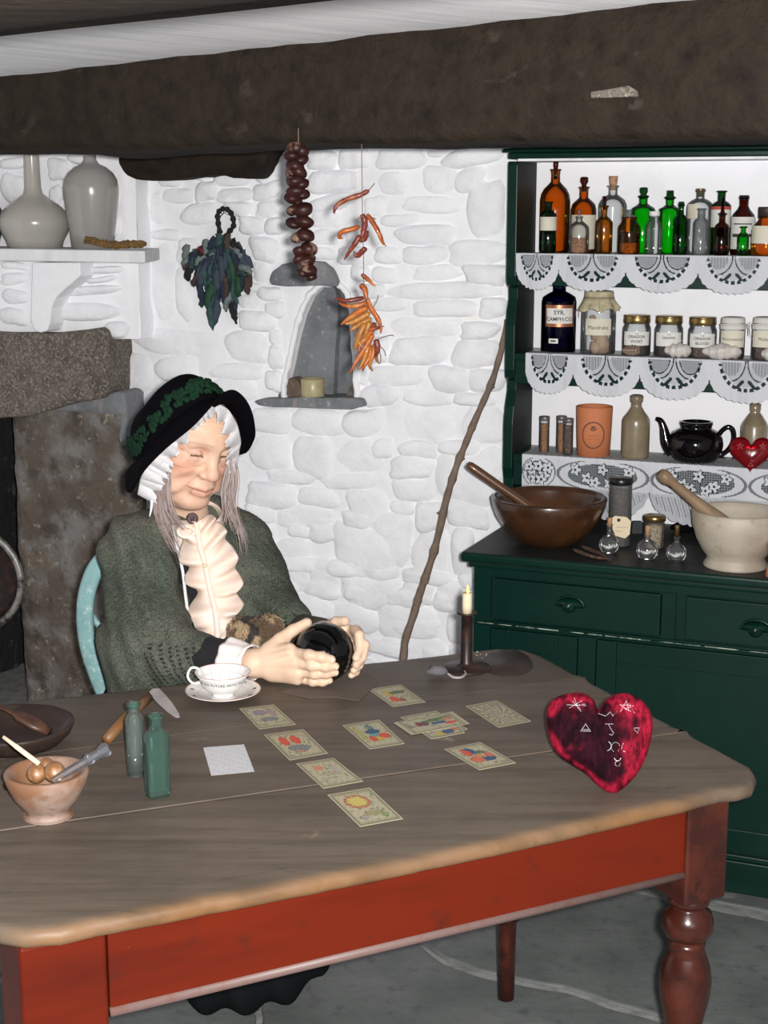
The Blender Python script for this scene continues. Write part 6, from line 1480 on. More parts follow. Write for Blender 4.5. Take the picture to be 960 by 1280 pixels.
# ------------------------------------------------------------------ smooth solids: distance fields turned into one continuous skin
def prim_rc(a, b, ra, rb, k=.02, op='u', flat=None):
    a = np.array(a, float); b = np.array(b, float); return dict(t='rc', a=a, b=b, ra=ra, rb=rb, k=k, op=op, c=(a + b) / 2, R=np.linalg.norm(b - a) / 2 + max(ra, rb))
def prim_el(c, r, k=.02, op='u', R=None):
    return dict(t='el', c=np.array(c, float), r=np.array(r, float), k=k, op=op, R=max(r), rot=R)
def dist(pr, P):
    if pr['t'] == 'rc':
        ba = pr['b'] - pr['a']; pa = P - pr['a']; h = np.clip(pa @ ba / max(ba @ ba, 1e-12), 0, 1)
        return np.linalg.norm(pa - h[:, None] * ba, axis=1) - (pr['ra'] + (pr['rb'] - pr['ra']) * h)
    q = P - pr['c']
    if pr['rot'] is not None: q = q @ pr['rot']
    k0 = np.linalg.norm(q / pr['r'], axis=1); k1 = np.linalg.norm(q / pr['r'] ** 2, axis=1)
    return k0 * (k0 - 1) / np.maximum(k1, 1e-9)
def field(prims, P):
    d = np.full(len(P), 9.0)
    for pr in prims:
        e = dist(pr, P); k = pr['k']
        if pr['op'] == 'u':
            h = np.maximum(k - np.abs(d - e), 0) / k; d = np.minimum(d, e) - h * h * k * .25
        else:
            e = -e; h = np.maximum(k - np.abs(d - e), 0) / k; d = np.maximum(d, e) + h * h * k * .25
    return d
def skin(prims, h, extra=None, n=16, margin=.03):
    lo = np.min([p['c'] - p['R'] - .02 for p in prims if p['op'] == 'u'], axis=0); hi = np.max([p['c'] + p['R'] + .02 for p in prims if p['op'] == 'u'], axis=0)
    nb = np.ceil((hi - lo) / (h * n)).astype(int)
    cen = np.stack(np.meshgrid(*[np.arange(k) for k in nb], indexing='ij'), -1).reshape(-1, 3); pc = lo + (cen + .5) * n * h; rb = n * h * .87
    d = field(prims, pc); act = np.abs(d) < rb * 1.35 + margin
    g = np.stack(np.meshgrid(*[np.arange(-1, n + 1)] * 3, indexing='ij'), -1); gs = n + 2
    keys, verts, quads = [], [], []
    S = (nb * n + 4).astype(np.int64)
    def key(i): return ((i[..., 0] + 2) * S[1] + (i[..., 1] + 2)) * S[2] + (i[..., 2] + 2)
    for c, p0 in zip(cen[act], pc[act]):
        sub = [q for q in prims if np.linalg.norm(q['c'] - p0) < q['R'] + rb + q['k'] + margin]
        if not any(q['op'] == 'u' for q in sub): continue
        gi = g + c * n; P = lo + gi.reshape(-1, 3) * h
        F = field(sub, P)
        if extra is not None: F = F + extra(P)
        F = F.reshape(gs, gs, gs); ins = F < 0
        if ins.all() or not ins.any(): continue
        corners = [(a, b, e) for a in (0, 1) for b in (0, 1) for e in (0, 1)]
        m = gs - 1; cnt = sum(ins[a:a + m, b:b + m, e:e + m].astype(int) for a, b, e in corners)
        cell = (cnt > 0) & (cnt < 8)
        acc = np.zeros((m, m, m, 3)); num = np.zeros((m, m, m))
        for (a, b, e) in corners:
            for ax in range(3):
                if (a, b, e)[ax]: continue
                q = [a, b, e]; q[ax] = 1
                f0 = F[a:a + m, b:b + m, e:e + m]; f1 = F[q[0]:q[0] + m, q[1]:q[1] + m, q[2]:q[2] + m]
                cr = (f0 < 0) != (f1 < 0); tt_ = np.where(cr, f0 / np.where(cr, f0 - f1, 1), 0)
                pos = np.zeros((m, m, m, 3)) + np.array([a, b, e]); pos[..., ax] += tt_
                acc += pos * cr[..., None]; num += cr
        idx = np.argwhere(cell); gc = gi[:-1, :-1, :-1][cell]
        keys.append(key(gc)); verts.append(lo + (gc + acc[cell] / num[cell][:, None]) * h)
        for ax in range(3):
            o1, o2 = [(1, 2), (2, 0), (0, 1)][ax]
            A = ins[1:-1, 1:-1, 1:-1]; sl = [slice(1, -1)] * 3; sl[ax] = slice(2, None); B = ins[tuple(sl)]
            for flip, cond in ((False, A & ~B), (True, ~A & B)):
                e_ = np.argwhere(cond)
                if len(e_) == 0: continue
                base = gi[1:-1, 1:-1, 1:-1][cond]
                u1 = np.zeros(3, int); u1[o1] = 1; u2 = np.zeros(3, int); u2[o2] = 1
                q = np.stack([key(base), key(base - u1), key(base - u1 - u2), key(base - u2)], 1)
                quads.append(q[:, ::-1] if flip else q)
    K = np.concatenate(keys); Vt = np.concatenate(verts); Q = np.concatenate(quads)
    uk, first = np.unique(K, return_index=True); Vt = Vt[first]
    ok = np.isin(Q, uk).all(axis=1); Q = np.searchsorted(uk, Q[ok])
    return Vt, Q
def lap(Vt, Q, it=1, lam=.5):
    for _ in range(it):
        acc = np.zeros_like(Vt); cnt = np.zeros(len(Vt))
        for a, b in ((0, 1), (1, 2), (2, 3), (3, 0)):
            np.add.at(acc, Q[:, a], Vt[Q[:, b]]); np.add.at(acc, Q[:, b], Vt[Q[:, a]]); np.add.at(cnt, Q[:, a], 1); np.add.at(cnt, Q[:, b], 1)
        Vt = Vt + lam * (acc / np.maximum(cnt, 1)[:, None] - Vt)
    return Vt
def np3(v): return np.array([v[0], v[1], v[2]], float)
def Wp(px, py, Y): return np3(atY(px, py, Y))

# ------------------------------------------------------------------ the seated woman
yaw, pit = math.radians(37), math.radians(19)
Fh = np.array([math.sin(yaw), -math.cos(yaw), 0.0]); F3 = Fh * math.cos(pit) - np.array([0, 0, math.sin(pit)])
U3 = Fh * math.sin(pit) + np.array([0, 0, math.cos(pit)]); S3 = np.cross(U3, -F3) ; S3 = np.cross(F3, U3) * -1
S3 = np.array([math.cos(yaw), math.sin(yaw), 0.0]); roll = math.radians(8)
U3, S3 = U3 * math.cos(roll) + S3 * math.sin(roll), S3 * math.cos(roll) - U3 * math.sin(roll)
HC = Wp(239, 545, 3.24); hs_ = 1.15
RH = np.stack([S3, F3, U3], 1)                 # local (side, front, up) -> world columns
def hp3(s, f, u): return HC + (S3 * s + F3 * f + U3 * u) * hs_
def he(c, r, k=.02, op='u'): return prim_el(hp3(*c), np.array(r) * hs_, k * hs_, op, RH)
def hr(a, b, ra, rb, k=.02, op='u'): return prim_rc(hp3(*a), hp3(*b), ra * hs_, rb * hs_, k * hs_, op)
body = []
# trunk, hips and legs
pel = np.array([Wp(225, 800, 3.34)[0], 3.36, .55]); chest = Wp(228, 745, 3.36); neck0 = Wp(238, 668, 3.33)
body += [prim_rc(pel, chest, .125, .115, .05), prim_rc(chest, Wp(232, 700, 3.35), .105, .085, .05)]
shR, shL = Wp(182, 700, 3.26), Wp(296, 698, 3.42)
body += [prim_rc(shR, shL, .052, .052, .05)]
body += [prim_rc(neck0, hp3(0, -.012, -.07), .050, .046, .03)]
kneeR, kneeL = np.array([pel[0] + .02, 2.98, .50]), np.array([pel[0] + .19, 3.02, .50])
ankR, ankL = np.array([pel[0] + .09, 3.10, .09]), np.array([pel[0] + .19, 3.14, .09])
for hipo, kn, an in ((-.07, kneeR, ankR), (.08, kneeL, ankL)):
    body += [prim_rc(pel + [hipo, 0, -.02], kn, .085, .058, .04), prim_rc(kn, an, .055, .034, .03), prim_rc(an, an + [.02, -.09, -.05], .036, .026, .02)]
# arms
BC = np3(atz(405, 851.5, TT + .0015)); RB = 37.6 * mpp(Vector(BC)); BC[2] = TT + .0016 + RB
def on_ball(px, py, rf, out=False):
    r = np3(ray(px, py)); r /= np.linalg.norm(r); oc = np.array([0, 0, H]) - BC; R = RB + rf
    b = oc @ r; c = oc @ oc - R * R; disc = b * b - c
    tt_ = -b - math.sqrt(disc) if disc > 0 else -b
    return np.array([0, 0, H]) + r * tt_
elR = Wp(196, 812, 3.06); wrR = np3(atY(318, 829, BC[1] - .005)); wrR[2] = max(wrR[2], TT + .030)
body += [prim_rc(shR, elR, .050, .042, .03), prim_rc(elR, wrR, .040, .024, .02)]
elL = Wp(350, 790, 3.34); wrL = BC + np.array([.012, .140, .000])
body += [prim_rc(shL, elL, .050, .040, .03), prim_rc(elL, wrL, .038, .023, .02)]
# right hand (nearest): palm at the left of the ball, fingers wrapped over its front
def X(px, py, dy): return Wp(px, py, BC[1] + dy)
bigk = .010
body += [prim_rc(wrR, X(340, 822, -.012), .0225, .020, .018), prim_rc(wrR, X(342, 838, -.012), .0215, .016, .018),
         prim_rc(X(338, 818, -.010), X(362, 812, -.030), .018, .0135, .014), prim_rc(X(340, 830, -.015), X(368, 827, -.042), .019, .0130, .014), prim_rc(X(340, 838, -.015), X(372, 841, -.045), .017, .0115, .014), prim_rc(X(342, 842, -.015), X(372, 850, -.040), .014, .0105, .014)]
fing = [([(362, 815, None), (386, 819, None), (402, 821.5, None), (414, 824.5, None)], [.0112, .0105, .0098, .0090]),
        ([(368, 828, None), (390, 832, None), (407, 833.5, None), (419, 833, None)], [.0108, .0098, .0090, .0082]),
        ([(372, 840, None), (393, 842.5, None), (408, 842.5, None), (419, 840.5, None)], [.0102, .0092, .0084, .0076]),
        ([(374, 849, None), (391, 852, None), (403, 852.5, None), (412, 850.5, None)], [.0092, .0084, .0076, .0068])]
tipsR = []
for P, rr in fing:
    pts = [on_ball(x, y, r_ * .93) for (x, y, _), r_ in zip(P, rr)]
    for q in range(len(pts)): pts[q][2] = max(pts[q][2], TT + .002 + rr[q])
    # keep fingers off the ball at the back of the hand
    for q in range(3):
        body.append(prim_rc(pts[q], pts[q + 1], rr[q] * (1.0 if q == 0 else 1.0), rr[q + 1], .006 if q == 0 else .0022))
    for q in (1, 2): body.append(prim_rc(pts[q], pts[q] + np.array([0, -.0004, .0]), rr[q] * 1.06, rr[q] * 1.06, .006))
    tipsR.append((pts[3], pts[2], rr[3]))
th = [X(338, 812, -.005), X(350, 800, .0), X(366, 788, .012), X(384, 778.5, .022)]
for q, (a_, b_) in enumerate(zip(th, th[1:])): body.append(prim_rc(a_, b_, [.0175, .0140, .0118][q], [.0140, .0118, .0098][q], .010 if q == 0 else .004))
tipsR.append((th[3], th[2], .0098))
body.append(prim_rc(X(345, 815, -.005), X(354, 806, -.004), .013, .011, .014))
# tendons and veins on the back of the hand
for a_, b_ in (((328, 824), (360, 815)), ((328, 830), (366, 828)), ((330, 836), (368, 840))):
    body.append(prim_rc(X(a_[0], a_[1], -.0255), X(b_[0], b_[1], -.045), .0035, .0045, .008))
# left hand behind the ball: palm, thumb over the top, fingers curling round the right side
pb = BC + np.array([.030, .055, .0])
body += [prim_rc(wrL, BC + np.array([.042, .075, .006]), .021, .020, .02), prim_rc(BC + np.array([.045, .075, .020]), BC + np.array([.066, .040, .028]), .016, .012, .012),
         prim_rc(BC + np.array([.045, .075, -.005]), BC + np.array([.068, .035, -.005]), .016, .012, .012), prim_rc(BC + np.array([.042, .072, -.015]), BC + np.array([.062, .030, -.030]), .013, .011, .012)]
LF = [([BC + np.array([.062, .040, .034]), X(449, 794, .010), X(450, 812, -.004), X(444, 822, -.018)], [.0112, .0102, .0092, .0082]),
      ([BC + np.array([.068, .035, .014]), X(456, 806, .006), X(453, 822, -.006), X(445, 831, -.018)], [.0110, .0102, .0090, .0078]),
      ([BC + np.array([.068, .030, -.005]), X(452, 822, .006), X(449, 832, -.004), X(442, 838, -.016)], [.0102, .0092, .0082, .0072]),
      ([BC + np.array([.062, .028, -.024]), X(447, 832, .006), X(445, 840, -.002), X(439, 844, -.012)], [.0092, .0084, .0076, .0068])]
def off_ball(p, r_):
    d = p - BC; l = np.linalg.norm(d); R = RB + r_ * .92
    if l < R: p = BC + d / l * R
    p = p.copy(); p[2] = max(p[2], TT + .002 + r_); return p
tipsL = []
for P, rr in LF:
    P = [off_ball(p, r_) for p, r_ in zip(P, rr)]
    for q in range(3): body.append(prim_rc(P[q], P[q + 1], rr[q], rr[q + 1], .005 if q == 0 else .002))
    tipsL.append((P[3], P[2], rr[3]))
T_ = [BC + np.array([.036, .066, .030]), X(412, 788, .052), X(420, 779, .040), X(431, 776.5, .026)]
T_ = [off_ball(p, r_) for p, r_ in zip(T_, [.014, .0125, .011, .0098])]
for q in range(3): body.append(prim_rc(T_[q], T_[q + 1], [.014, .0125, .011][q], [.0125, .011, .0098][q], .004))
tipsL.append((T_[3], T_[2], .0095))
# head
head = [he((0, -.014, .018), (.074, .088, .070), .01), he((0, .022, -.030), (.060, .062, .078), .04), he((0, .046, .036), (.056, .040, .040), .03),
        hr((-.046, .005, -.062), (-.014, .060, -.100), .023, .019, .02), hr((.046, .005, -.062), (.014, .060, -.100), .023, .019, .02), he((0, .068, -.098), (.021, .017, .017), .014),
        he((-.041, .052, -.026), (.024, .022, .020), .02), he((.041, .052, -.026), (.024, .022, .020), .02), he((-.041, .042, -.070), (.023, .024, .027), .018), he((.041, .042, -.070), (.023, .024, .027), .018), he((0, .030, -.112), (.034, .030, .020), .02),
        hr((-.010, .081, .021), (-.048, .062, .018), .0085, .007, .014), hr((.010, .081, .021), (.048, .062, .018), .0085, .007, .014),
        he((-.0305, .091, .002), (.0175, .014, .0125), .012, 's'), he((.0305, .091, .002), (.0175, .014, .0125), .012, 's'),
        hr((0, .079, .008), (0, .094, -.026), .0090, .0108, .012), he((0, .098, -.034), (.0135, .0125, .0115), .008), he((-.0150, .088, -.038), (.0090, .0100, .0080), .007), he((.0150, .088, -.038), (.0090, .0100, .0080), .007),
        he((-.0062, .0945, -.0475), (.0034, .005, .003), .003, 's'), he((.0062, .0945, -.0475), (.0034, .005, .003), .003, 's'),
        he((-.0305, .0665, .001), (.0150, .0135, .0125), .003), he((.0305, .0665, .001), (.0150, .0135, .0125), .003),
        # lids, lowered
        hr((-.043, .0715, .0015), (-.0305, .0800, .0035), .0040, .0046, .003), hr((-.0305, .0800, .0035), (-.018, .0755, .002), .0046, .0036, .003), hr((.043, .0715, .0015), (.0305, .0800, .0035), .0040, .0046, .003), hr((.0305, .0800, .0035), (.018, .0755, .002), .0046, .0036, .003),
        hr((-.043, .0690, -.0085), (-.0305, .0765, -.0105), .0032, .0036, .004), hr((-.0305, .0765, -.0105), (-.018, .0740, -.009), .0036, .0030, .004), hr((.043, .0690, -.0085), (.0305, .0765, -.0105), .0032, .0036, .004), hr((.0305, .0765, -.0105), (.018, .0740, -.009), .0036, .0030, .004),
        he((0, .074, -.068), (.026, .018, .020), .012),
        hr((-.024, .0800, -.0655), (0, .0890, -.0660), .0030, .0036, .005), hr((.024, .0800, -.0655), (0, .0890, -.0660), .0030, .0036, .005), hr((-.018, .0810, -.0760), (0, .0870, -.0770), .0036, .0046, .006), hr((.018, .0810, -.0760), (0, .0870, -.0770), .0036, .0046, .006),
        hr((-.030, .0815, -.0675), (0, .0935, -.0712), .0014, .0014, .0022, 's'), hr((.030, .0815, -.0675), (0, .0935, -.0712), .0014, .0014, .0022, 's'),
        hr((-.019, .0890, -.042), (-.033, .0790, -.067), .0030, .0030, .006, 's'), hr((.019, .0890, -.042), (.033, .0790, -.067), .0030, .0030, .006, 's'),
        hr((-.031, .0790, -.068), (-.034, .0700, -.088), .0018, .0018, .004, 's'), hr((.031, .0790, -.068), (.034, .0700, -.088), .0018, .0018, .004, 's'),
        hr((-.014, .0905, -.0895), (.014, .0905, -.0895), .0030, .0030, .006, 's')]
for sg in (-1, 1):   # ears, crow's feet
    head += [he((sg * .075, -.008, -.012), (.010, .018, .030), .008), hr((sg * .048, .0640, -.002), (sg * .058, .050, .004), .0012, .0012, .003, 's'), hr((sg * .048, .0640, -.006), (sg * .059, .048, -.012), .0012, .0012, .003, 's')]
body = body + head
HI = np.linalg.inv(np.stack([S3, F3, U3], 1)).T
def wrinkles(P):
    L = (P - HC) @ HI / hs_; s, f, u = L[:, 0], L[:, 1], L[:, 2]
    on = (np.abs(s) < .09) & (f > .015) & (u > -.13) & (u < .11)
    fo = np.exp(-((u - .052) / .016) ** 2 - (s / .040) ** 2) * (np.maximum(0, np.sin((u + .10 * s * s * 10 + .0015 * np.sin(s * 120)) * 900)) ** 2) * .0010
    cf = 0
    for sg in (-1, 1):
        x, y = s - sg * .040, u + .003; r_ = np.hypot(x, y); a = np.arctan2(y, sg * x)
        cf = cf + np.exp(-((r_ - .020) / .009) ** 2) * np.clip(np.cos(a), 0, 1) * (np.maximum(0, np.sin(a * 9)) ** 2) * .0011
        x2, y2 = s - sg * .030, u + .016; cf = cf + np.exp(-((np.hypot(x2, y2 * 1.5 - 8 * x2 * x2) - .014) / .0022) ** 2) * (y2 < .002) * .0009
    mo = np.exp(-((np.abs(s) - .032) / .010) ** 2 - ((u + .075) / .018) ** 2) * (np.sin(np.abs(s) * 1200 + u * 260) > .2) * .0007
    lipw = np.exp(-(s / .022) ** 2 - ((u + .058) / .005) ** 2) * (np.sin(s * 1100) > .3) * .0006
    fo = fo * 1.8; cf = cf * 1.9; mo = mo * 1.5; sag = .0022 * np.sin(u * 170 + np.abs(s) * 120) * np.exp(-((np.abs(s) - .050) / .02) ** 2) * (u < -.03)
    return np.where(on, fo + cf + mo + lipw + sag, 0)
Vb, Qb = skin(body, .0022, wrinkles); Vb = lap(Vb, Qb, 1, .35)
# skin colour, with shade painted into the face folds, mouth line and nostrils
L = (Vb - HC) @ np.linalg.inv(np.stack([S3, F3, U3], 1)).T / hs_
s_, f_, u_ = L[:, 0], L[:, 1], L[:, 2]
C = np.tile(np.array([.70, .47, .34]), (len(Vb), 1))
def blend(mask, col): 
    global C
    m_ = np.clip(mask, 0, 1)[:, None]; C = C * (1 - m_) + np.array(col) * m_
ishead = (np.abs(s_) < .12) & (f_ > -.12) & (u_ > -.16) & (u_ < .15)
g3 = lambda cs, cf, cu, rs, rf, ru: np.exp(-(((s_ - cs) / rs) ** 2 + ((f_ - cf) / rf) ** 2 + ((u_ - cu) / ru) ** 2)) * ishead
for sg in (-1, 1): blend(.62 * g3(sg * .046, .055, -.026, .021, .05, .021), (.66, .23, .15)); blend(.40 * g3(sg * .040, .06, -.065, .020, .05, .018), (.68, .32, .22))
blend(.55 * g3(0, .10, -.036, .014, .02, .014), (.62, .29, .21)); blend(.40 * g3(0, .08, -.098, .024, .03, .016), (.64, .33, .24))
blend(.35 * g3(0, .08, .045, .04, .05, .02), (.66, .45, .30))
for sg in (-1, 1):
    blend(.65 * g3(sg * .031, .08, .008, .019, .03, .009), (.50, .27, .21))
    eye = ishead & (f_ > .05) & (np.abs(s_ - sg * .0305) < .0125) & (np.abs(u_ + .0028 + 14 * (np.abs(s_) - .0305) ** 2) < .0021); blend(eye * .9, (.07, .035, .03))
    blend(.45 * g3(sg * .031, .08, -.012, .015, .03, .006), (.52, .29, .22))
    brow = ishead & (f_ > .05) & (np.abs(s_ - sg * .032) < .021) & (np.abs(u_ - .0235 + 6 * (np.abs(s_) - .030) ** 2) < .0022); blend(brow * .40, (.30, .21, .17))
lip = (f_ > .075) & ishead & (np.abs(s_) < .024) & (u_ < -.0635) & (u_ > -.082); blend(lip * .5, (.58, .24, .18))
lin = (f_ > .07) & ishead & (np.abs(s_) < .031) & (np.abs(u_ + .0712 - .12 * np.abs(s_)) < .0013); blend(lin * .8, (.22, .06, .05))
for x, y in ((-.0062, -.0475), (.0062, -.0475)): blend(g3(x, .096, y, .0034, .01, .0026) * .9, (.16, .06, .05))
from mathutils import noise as _noise
rn = np.array([_noise.noise(Vector(p * 38)) for p in Vb]); blend(np.clip(rn, 0, 1) * .55, (.56, .31, .21)); fine = np.array([_noise.noise(Vector(p * 130)) for p in Vb]); blend(np.clip(fine - .25, 0, 1) * .5 * ishead, (.50, .26, .17))
for sg in (-1, 1):
    fold = ishead & (f_ > .05); x0 = sg * (.019 + (-.042 - u_) / .025 * .014); blend(.45 * fold * np.exp(-((s_ - x0) / .0022) ** 2) * ((u_ < -.040) & (u_ > -.070)), (.46, .24, .17)); blend(.35 * g3(sg * .031, .07, -.020, .018, .03, .004), (.50, .27, .19))  # smile folds darkened with painted shade
hand = (Vb[:, 1] < 3.15) & (Vb[:, 2] < .95) & (np.abs(Vb[:, 0] - BC[0]) < .2)
blend(hand * .75, (.68, .50, .36)); blend(hand * np.clip(rn * 1.5, 0, 1) * .5, (.56, .36, .25))
dback = np.linalg.norm(Vb - BC, axis=1)
for (tp, pv, r_) in tipsR + tipsL:
    dn = np.linalg.norm(Vb - (tp + (tp - pv) / np.linalg.norm(tp - pv) * r_ * .25 + (tp - BC) / np.linalg.norm(tp - BC) * r_ * .9), axis=1); blend((dn < r_ * .62) * .7, (.80, .66, .56)); blend(((dn >= r_ * .62) & (dn < r_ * .75)) * .4, (.50, .28, .20))
wom = thing('person', 'elderly woman in black hat, lace cap and green shawl, hands around a black ball', 'person', (pel[0], pel[1], 0))
M('body', Vb, Qb, m_skin, wom, col=C)

# ------------------------------------------------------------------ clothes
dress = [prim_rc(pel, chest, .150, .135, .06), prim_rc(chest, Wp(234, 705, 3.33), .125, .090, .06), prim_rc(shR, shL, .068, .068, .05), prim_rc(Wp(238, 690, 3.34), hp3(0, -.03, -.135), .058, .040, .03),
         prim_rc(shR, elR, .064, .054, .04), prim_rc(elR, wrR - (wrR - elR) / np.linalg.norm(wrR - elR) * .035, .052, .036, .02), prim_rc(shL, elL, .064, .056, .04), prim_rc(elL, wrL - (wrL - elL) / np.linalg.norm(wrL - elL) * .07, .050, .032, .02)]
Vd, Qd = skin(dress, .006); Vd = lap(Vd, Qd, 1)
m_dress = mat('dress', attr=True, rough=.9, bump=[(200, .4, .002)])
cd = np.tile(np.array([.008, .008, .010]), (len(Vd), 1)); br = (Vd[:, 0] > Wp(325, 770, 3.2)[0]); cd[br] = (.055, .042, .034)
o = M('dress', Vd, Qd, m_dress, wom, col=cd); o['label'] = 'black dress with a brownish left sleeve'
# skirt over the legs
sk = [prim_rc(pel + [-.07, 0, -.02], kneeR, .125, .10, .06), prim_rc(pel + [.08, 0, -.02], kneeL, .125, .10, .06), prim_rc(kneeR, ankR + [.02, -.08, .03], .095, .130, .08), prim_rc(kneeL, ankL + [.03, -.08, .03], .095, .130, .08)]
def skfold(P): return .010 * np.sin(P[:, 0] * 70 + 2 * np.sin(P[:, 2] * 5)) * np.clip((.55 - P[:, 2]) / .4, 0, 1)
Vk, Qk = skin(sk, .010, skfold); keepv = Vk[:, 2] > .03; M('skirt', Vk, Qk, m_skirt, wom)
# shawl
ap = Wp
sh = [prim_rc(ap(220, 655, 3.37), ap(180, 692, 3.24), .050, .082, .05), prim_rc(ap(262, 652, 3.38), ap(298, 696, 3.42), .055, .082, .05), prim_rc(ap(182, 700, 3.24), ap(192, 800, 3.10), .092, .090, .06),
      prim_rc(ap(235, 720, 3.36), ap(235, 900, 3.34), .150, .165, .08), prim_rc(ap(192, 812, 3.06), ap(252, 825, 2.985), .086, .056, .05), prim_rc(ap(188, 800, 3.12), ap(186, 960, 3.14), .095, .10, .06), prim_rc(ap(205, 820, 3.08), ap(238, 870, 3.04), .06, .05, .05),
      prim_rc(ap(298, 690, 3.42), ap(322, 752, 3.36), .082, .080, .05), prim_rc(ap(322, 752, 3.36), ap(366, 775, 3.24), .074, .050, .05), prim_rc(ap(300, 760, 3.38), ap(300, 900, 3.36), .10, .11, .06)]
# opening down the front
cut = [(238, 632, .055), (244, 662, .055), (255, 700, .060), (264, 740, .062), (272, 780, .058), (284, 812, .055)]
for (x0, y0, r0), (x1, y1, r1) in zip(cut, cut[1:]):
    for dy in (3.06, 3.14, 3.20): sh.append(prim_rc(ap(x0, y0, dy), ap(x1, y1, dy), r0, r1, .018, 's'))
sh.append(prim_rc(ap(318, 806, 2.98), ap(345, 816, 3.20), .058, .062, .015, 's'))
def shfold(P):
    x, z, y = P[:, 0], P[:, 2], P[:, 1]
    return .0045 * np.sin((x * .8 + z * .9) * 60 + 3 * np.sin(z * 14)) + .003 * np.sin(x * 90 + z * 40 + 4 * np.sin(x * 12)) + .0012 * np.sin(x * 420) * np.sin(z * 420)
Vs_, Qs_ = skin(sh, .0042, shfold, margin=.04); Vs_ = lap(Vs_, Qs_, 1, .3)
# below the table edge the shawl hangs behind the table
near = (Vs_[:, 2] < TT + .01)
rr_ = np.array([_noise.noise(Vector(p * 6)) for p in Vs_]); r2_ = np.array([_noise.noise(Vector(p * 19 + np.array([5, 5, 5]))) for p in Vs_])
cs = np.tile(np.array([.120, .140, .108]), (len(Vs_), 1))
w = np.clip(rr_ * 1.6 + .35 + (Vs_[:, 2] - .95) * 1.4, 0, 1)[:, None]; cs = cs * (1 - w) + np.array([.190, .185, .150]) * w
w = np.clip(r2_ * 1.4, 0, 1)[:, None] * .5; cs = cs * (1 - w) + np.array([.100, .125, .098]) * w
# open crochet rows towards the lower hem of the sleeve
e0, e1_ = ap(205, 820, 3.0), ap(262, 830, 2.95); dirr = (e1_ - e0) / np.linalg.norm(e1_ - e0); al = (Vs_ - e0) @ dirr
hem = (al > -.02) & (Vs_[:, 2] < ap(240, 800, 3)[2]) & (Vs_[:, 1] < 3.2)
pat = (np.sin(al * 330 + Vs_[:, 2] * 160) > .35) & (np.sin(Vs_[:, 2] * 700 - al * 200) > .1); cs[hem & pat] *= .18
M('shawl', Vs_, Qs_, m_shawl, wom, col=cs)
# white piping of the blouse at the shawl edge
P = crom([ap(216, 655, 3.225), ap(221, 682, 3.19), ap(228, 712, 3.165), ap(232, 745, 3.135), ap(236, 775, 3.10), ap(240, 797, 3.06)], 30)
M('white_trim', *tube(P, [.0035] * 30, 8, .6), m_capw, wom)
# jabot: two pleated wings and a centre placket
ctr = crom([ap(246, 652, 3.165), ap(250, 678, 3.145), ap(257, 705, 3.13), ap(263, 735, 3.115), ap(270, 765, 3.095), ap(273, 800, 3.07)], 60)
lef = crom([ap(226, 650, 3.19), ap(222, 668, 3.18), ap(229, 698, 3.165), ap(231, 716, 3.155), ap(241, 735, 3.145), ap(240, 760, 3.125), ap(240, 785, 3.10), ap(268, 803, 3.07)], 60)
rig = crom([ap(262, 644, 3.19), ap(274, 652, 3.18), ap(284, 670, 3.17), ap(296, 700, 3.155), ap(300, 728, 3.14), ap(300, 752, 3.125), ap(297, 775, 3.10), ap(280, 800, 3.075)], 60)
m_jab = m_peach
def wing(edge, sg, seed, nf):
    vv = []; nu_ = 22
    for i in range(60):
        t_ = i / 59
        for j in range(nu_ + 1):
            q = j / nu_; lag = t_ + sg * .0 + .10 * q * (1 - t_)          # pleats fan downwards from the placket
            p = np.array(ctr[i]) * (1 - q) + np.array(edge[i]) * q
            wv = math.sin(2 * math.pi * nf * lag + seed + .8 * math.sin(5 * t_)) 
            p = p + np.array([0, -1, .1]) * (.019 * q ** .8 * (wv + .35 * math.sin(2 * math.pi * nf * 2.1 * lag + 1)) + .012 * math.sin(math.pi * q)) + np.array([sg * .008 * q ** 2 * math.sin(2 * math.pi * nf * lag + seed + 1.2), 0, 0])
            vv.append(tuple(p))
    ff = [(i * (nu_ + 1) + j, i * (nu_ + 1) + j + 1, (i + 1) * (nu_ + 1) + j + 1, (i + 1) * (nu_ + 1) + j) for i in range(59) for j in range(nu_)]
    return vv, ff
jb = M('jabot', *wing(rig, 1, .4, 6.5), m_jab, wom); solid(jb, .0012)
o = M('jabot', *wing(lef, -1, 2.0, 5.0), m_jab, wom); solid(o, .0012)
vv = []
for i in range(60):
    for k, (dx, dy) in enumerate(((-.006, -.002), (-.004, -.007), (.004, -.007), (.006, -.002))): vv.append((ctr[i][0] + dx, ctr[i][1] + dy - .006, ctr[i][2]))
M('placket', vv, [(i * 4 + k, i * 4 + k + 1, (i + 1) * 4 + k + 1, (i + 1) * 4 + k) for i in range(59) for k in range(3)], m_jab, wom)
for (x, y) in ((256, 707), (268, 755)):
    p = Vector(ap(x, y, 3.115)); M('button', *lathe(p, [(.001, .004), (.0045, .003), (.005, 0)][::-1], 14, (0, -1, .1)), m_wax, wom)
# round ruffle under the collar at the left
cc_ = Vector(ap(233, 664, 3.15)); M('ruffle_fold', *tube([cc_ + Vector((.017 * math.cos(q), -.004, .012 * math.sin(q))) for q in np.linspace(0, 6.28, 22)], .0045, 8), m_jab, wom)
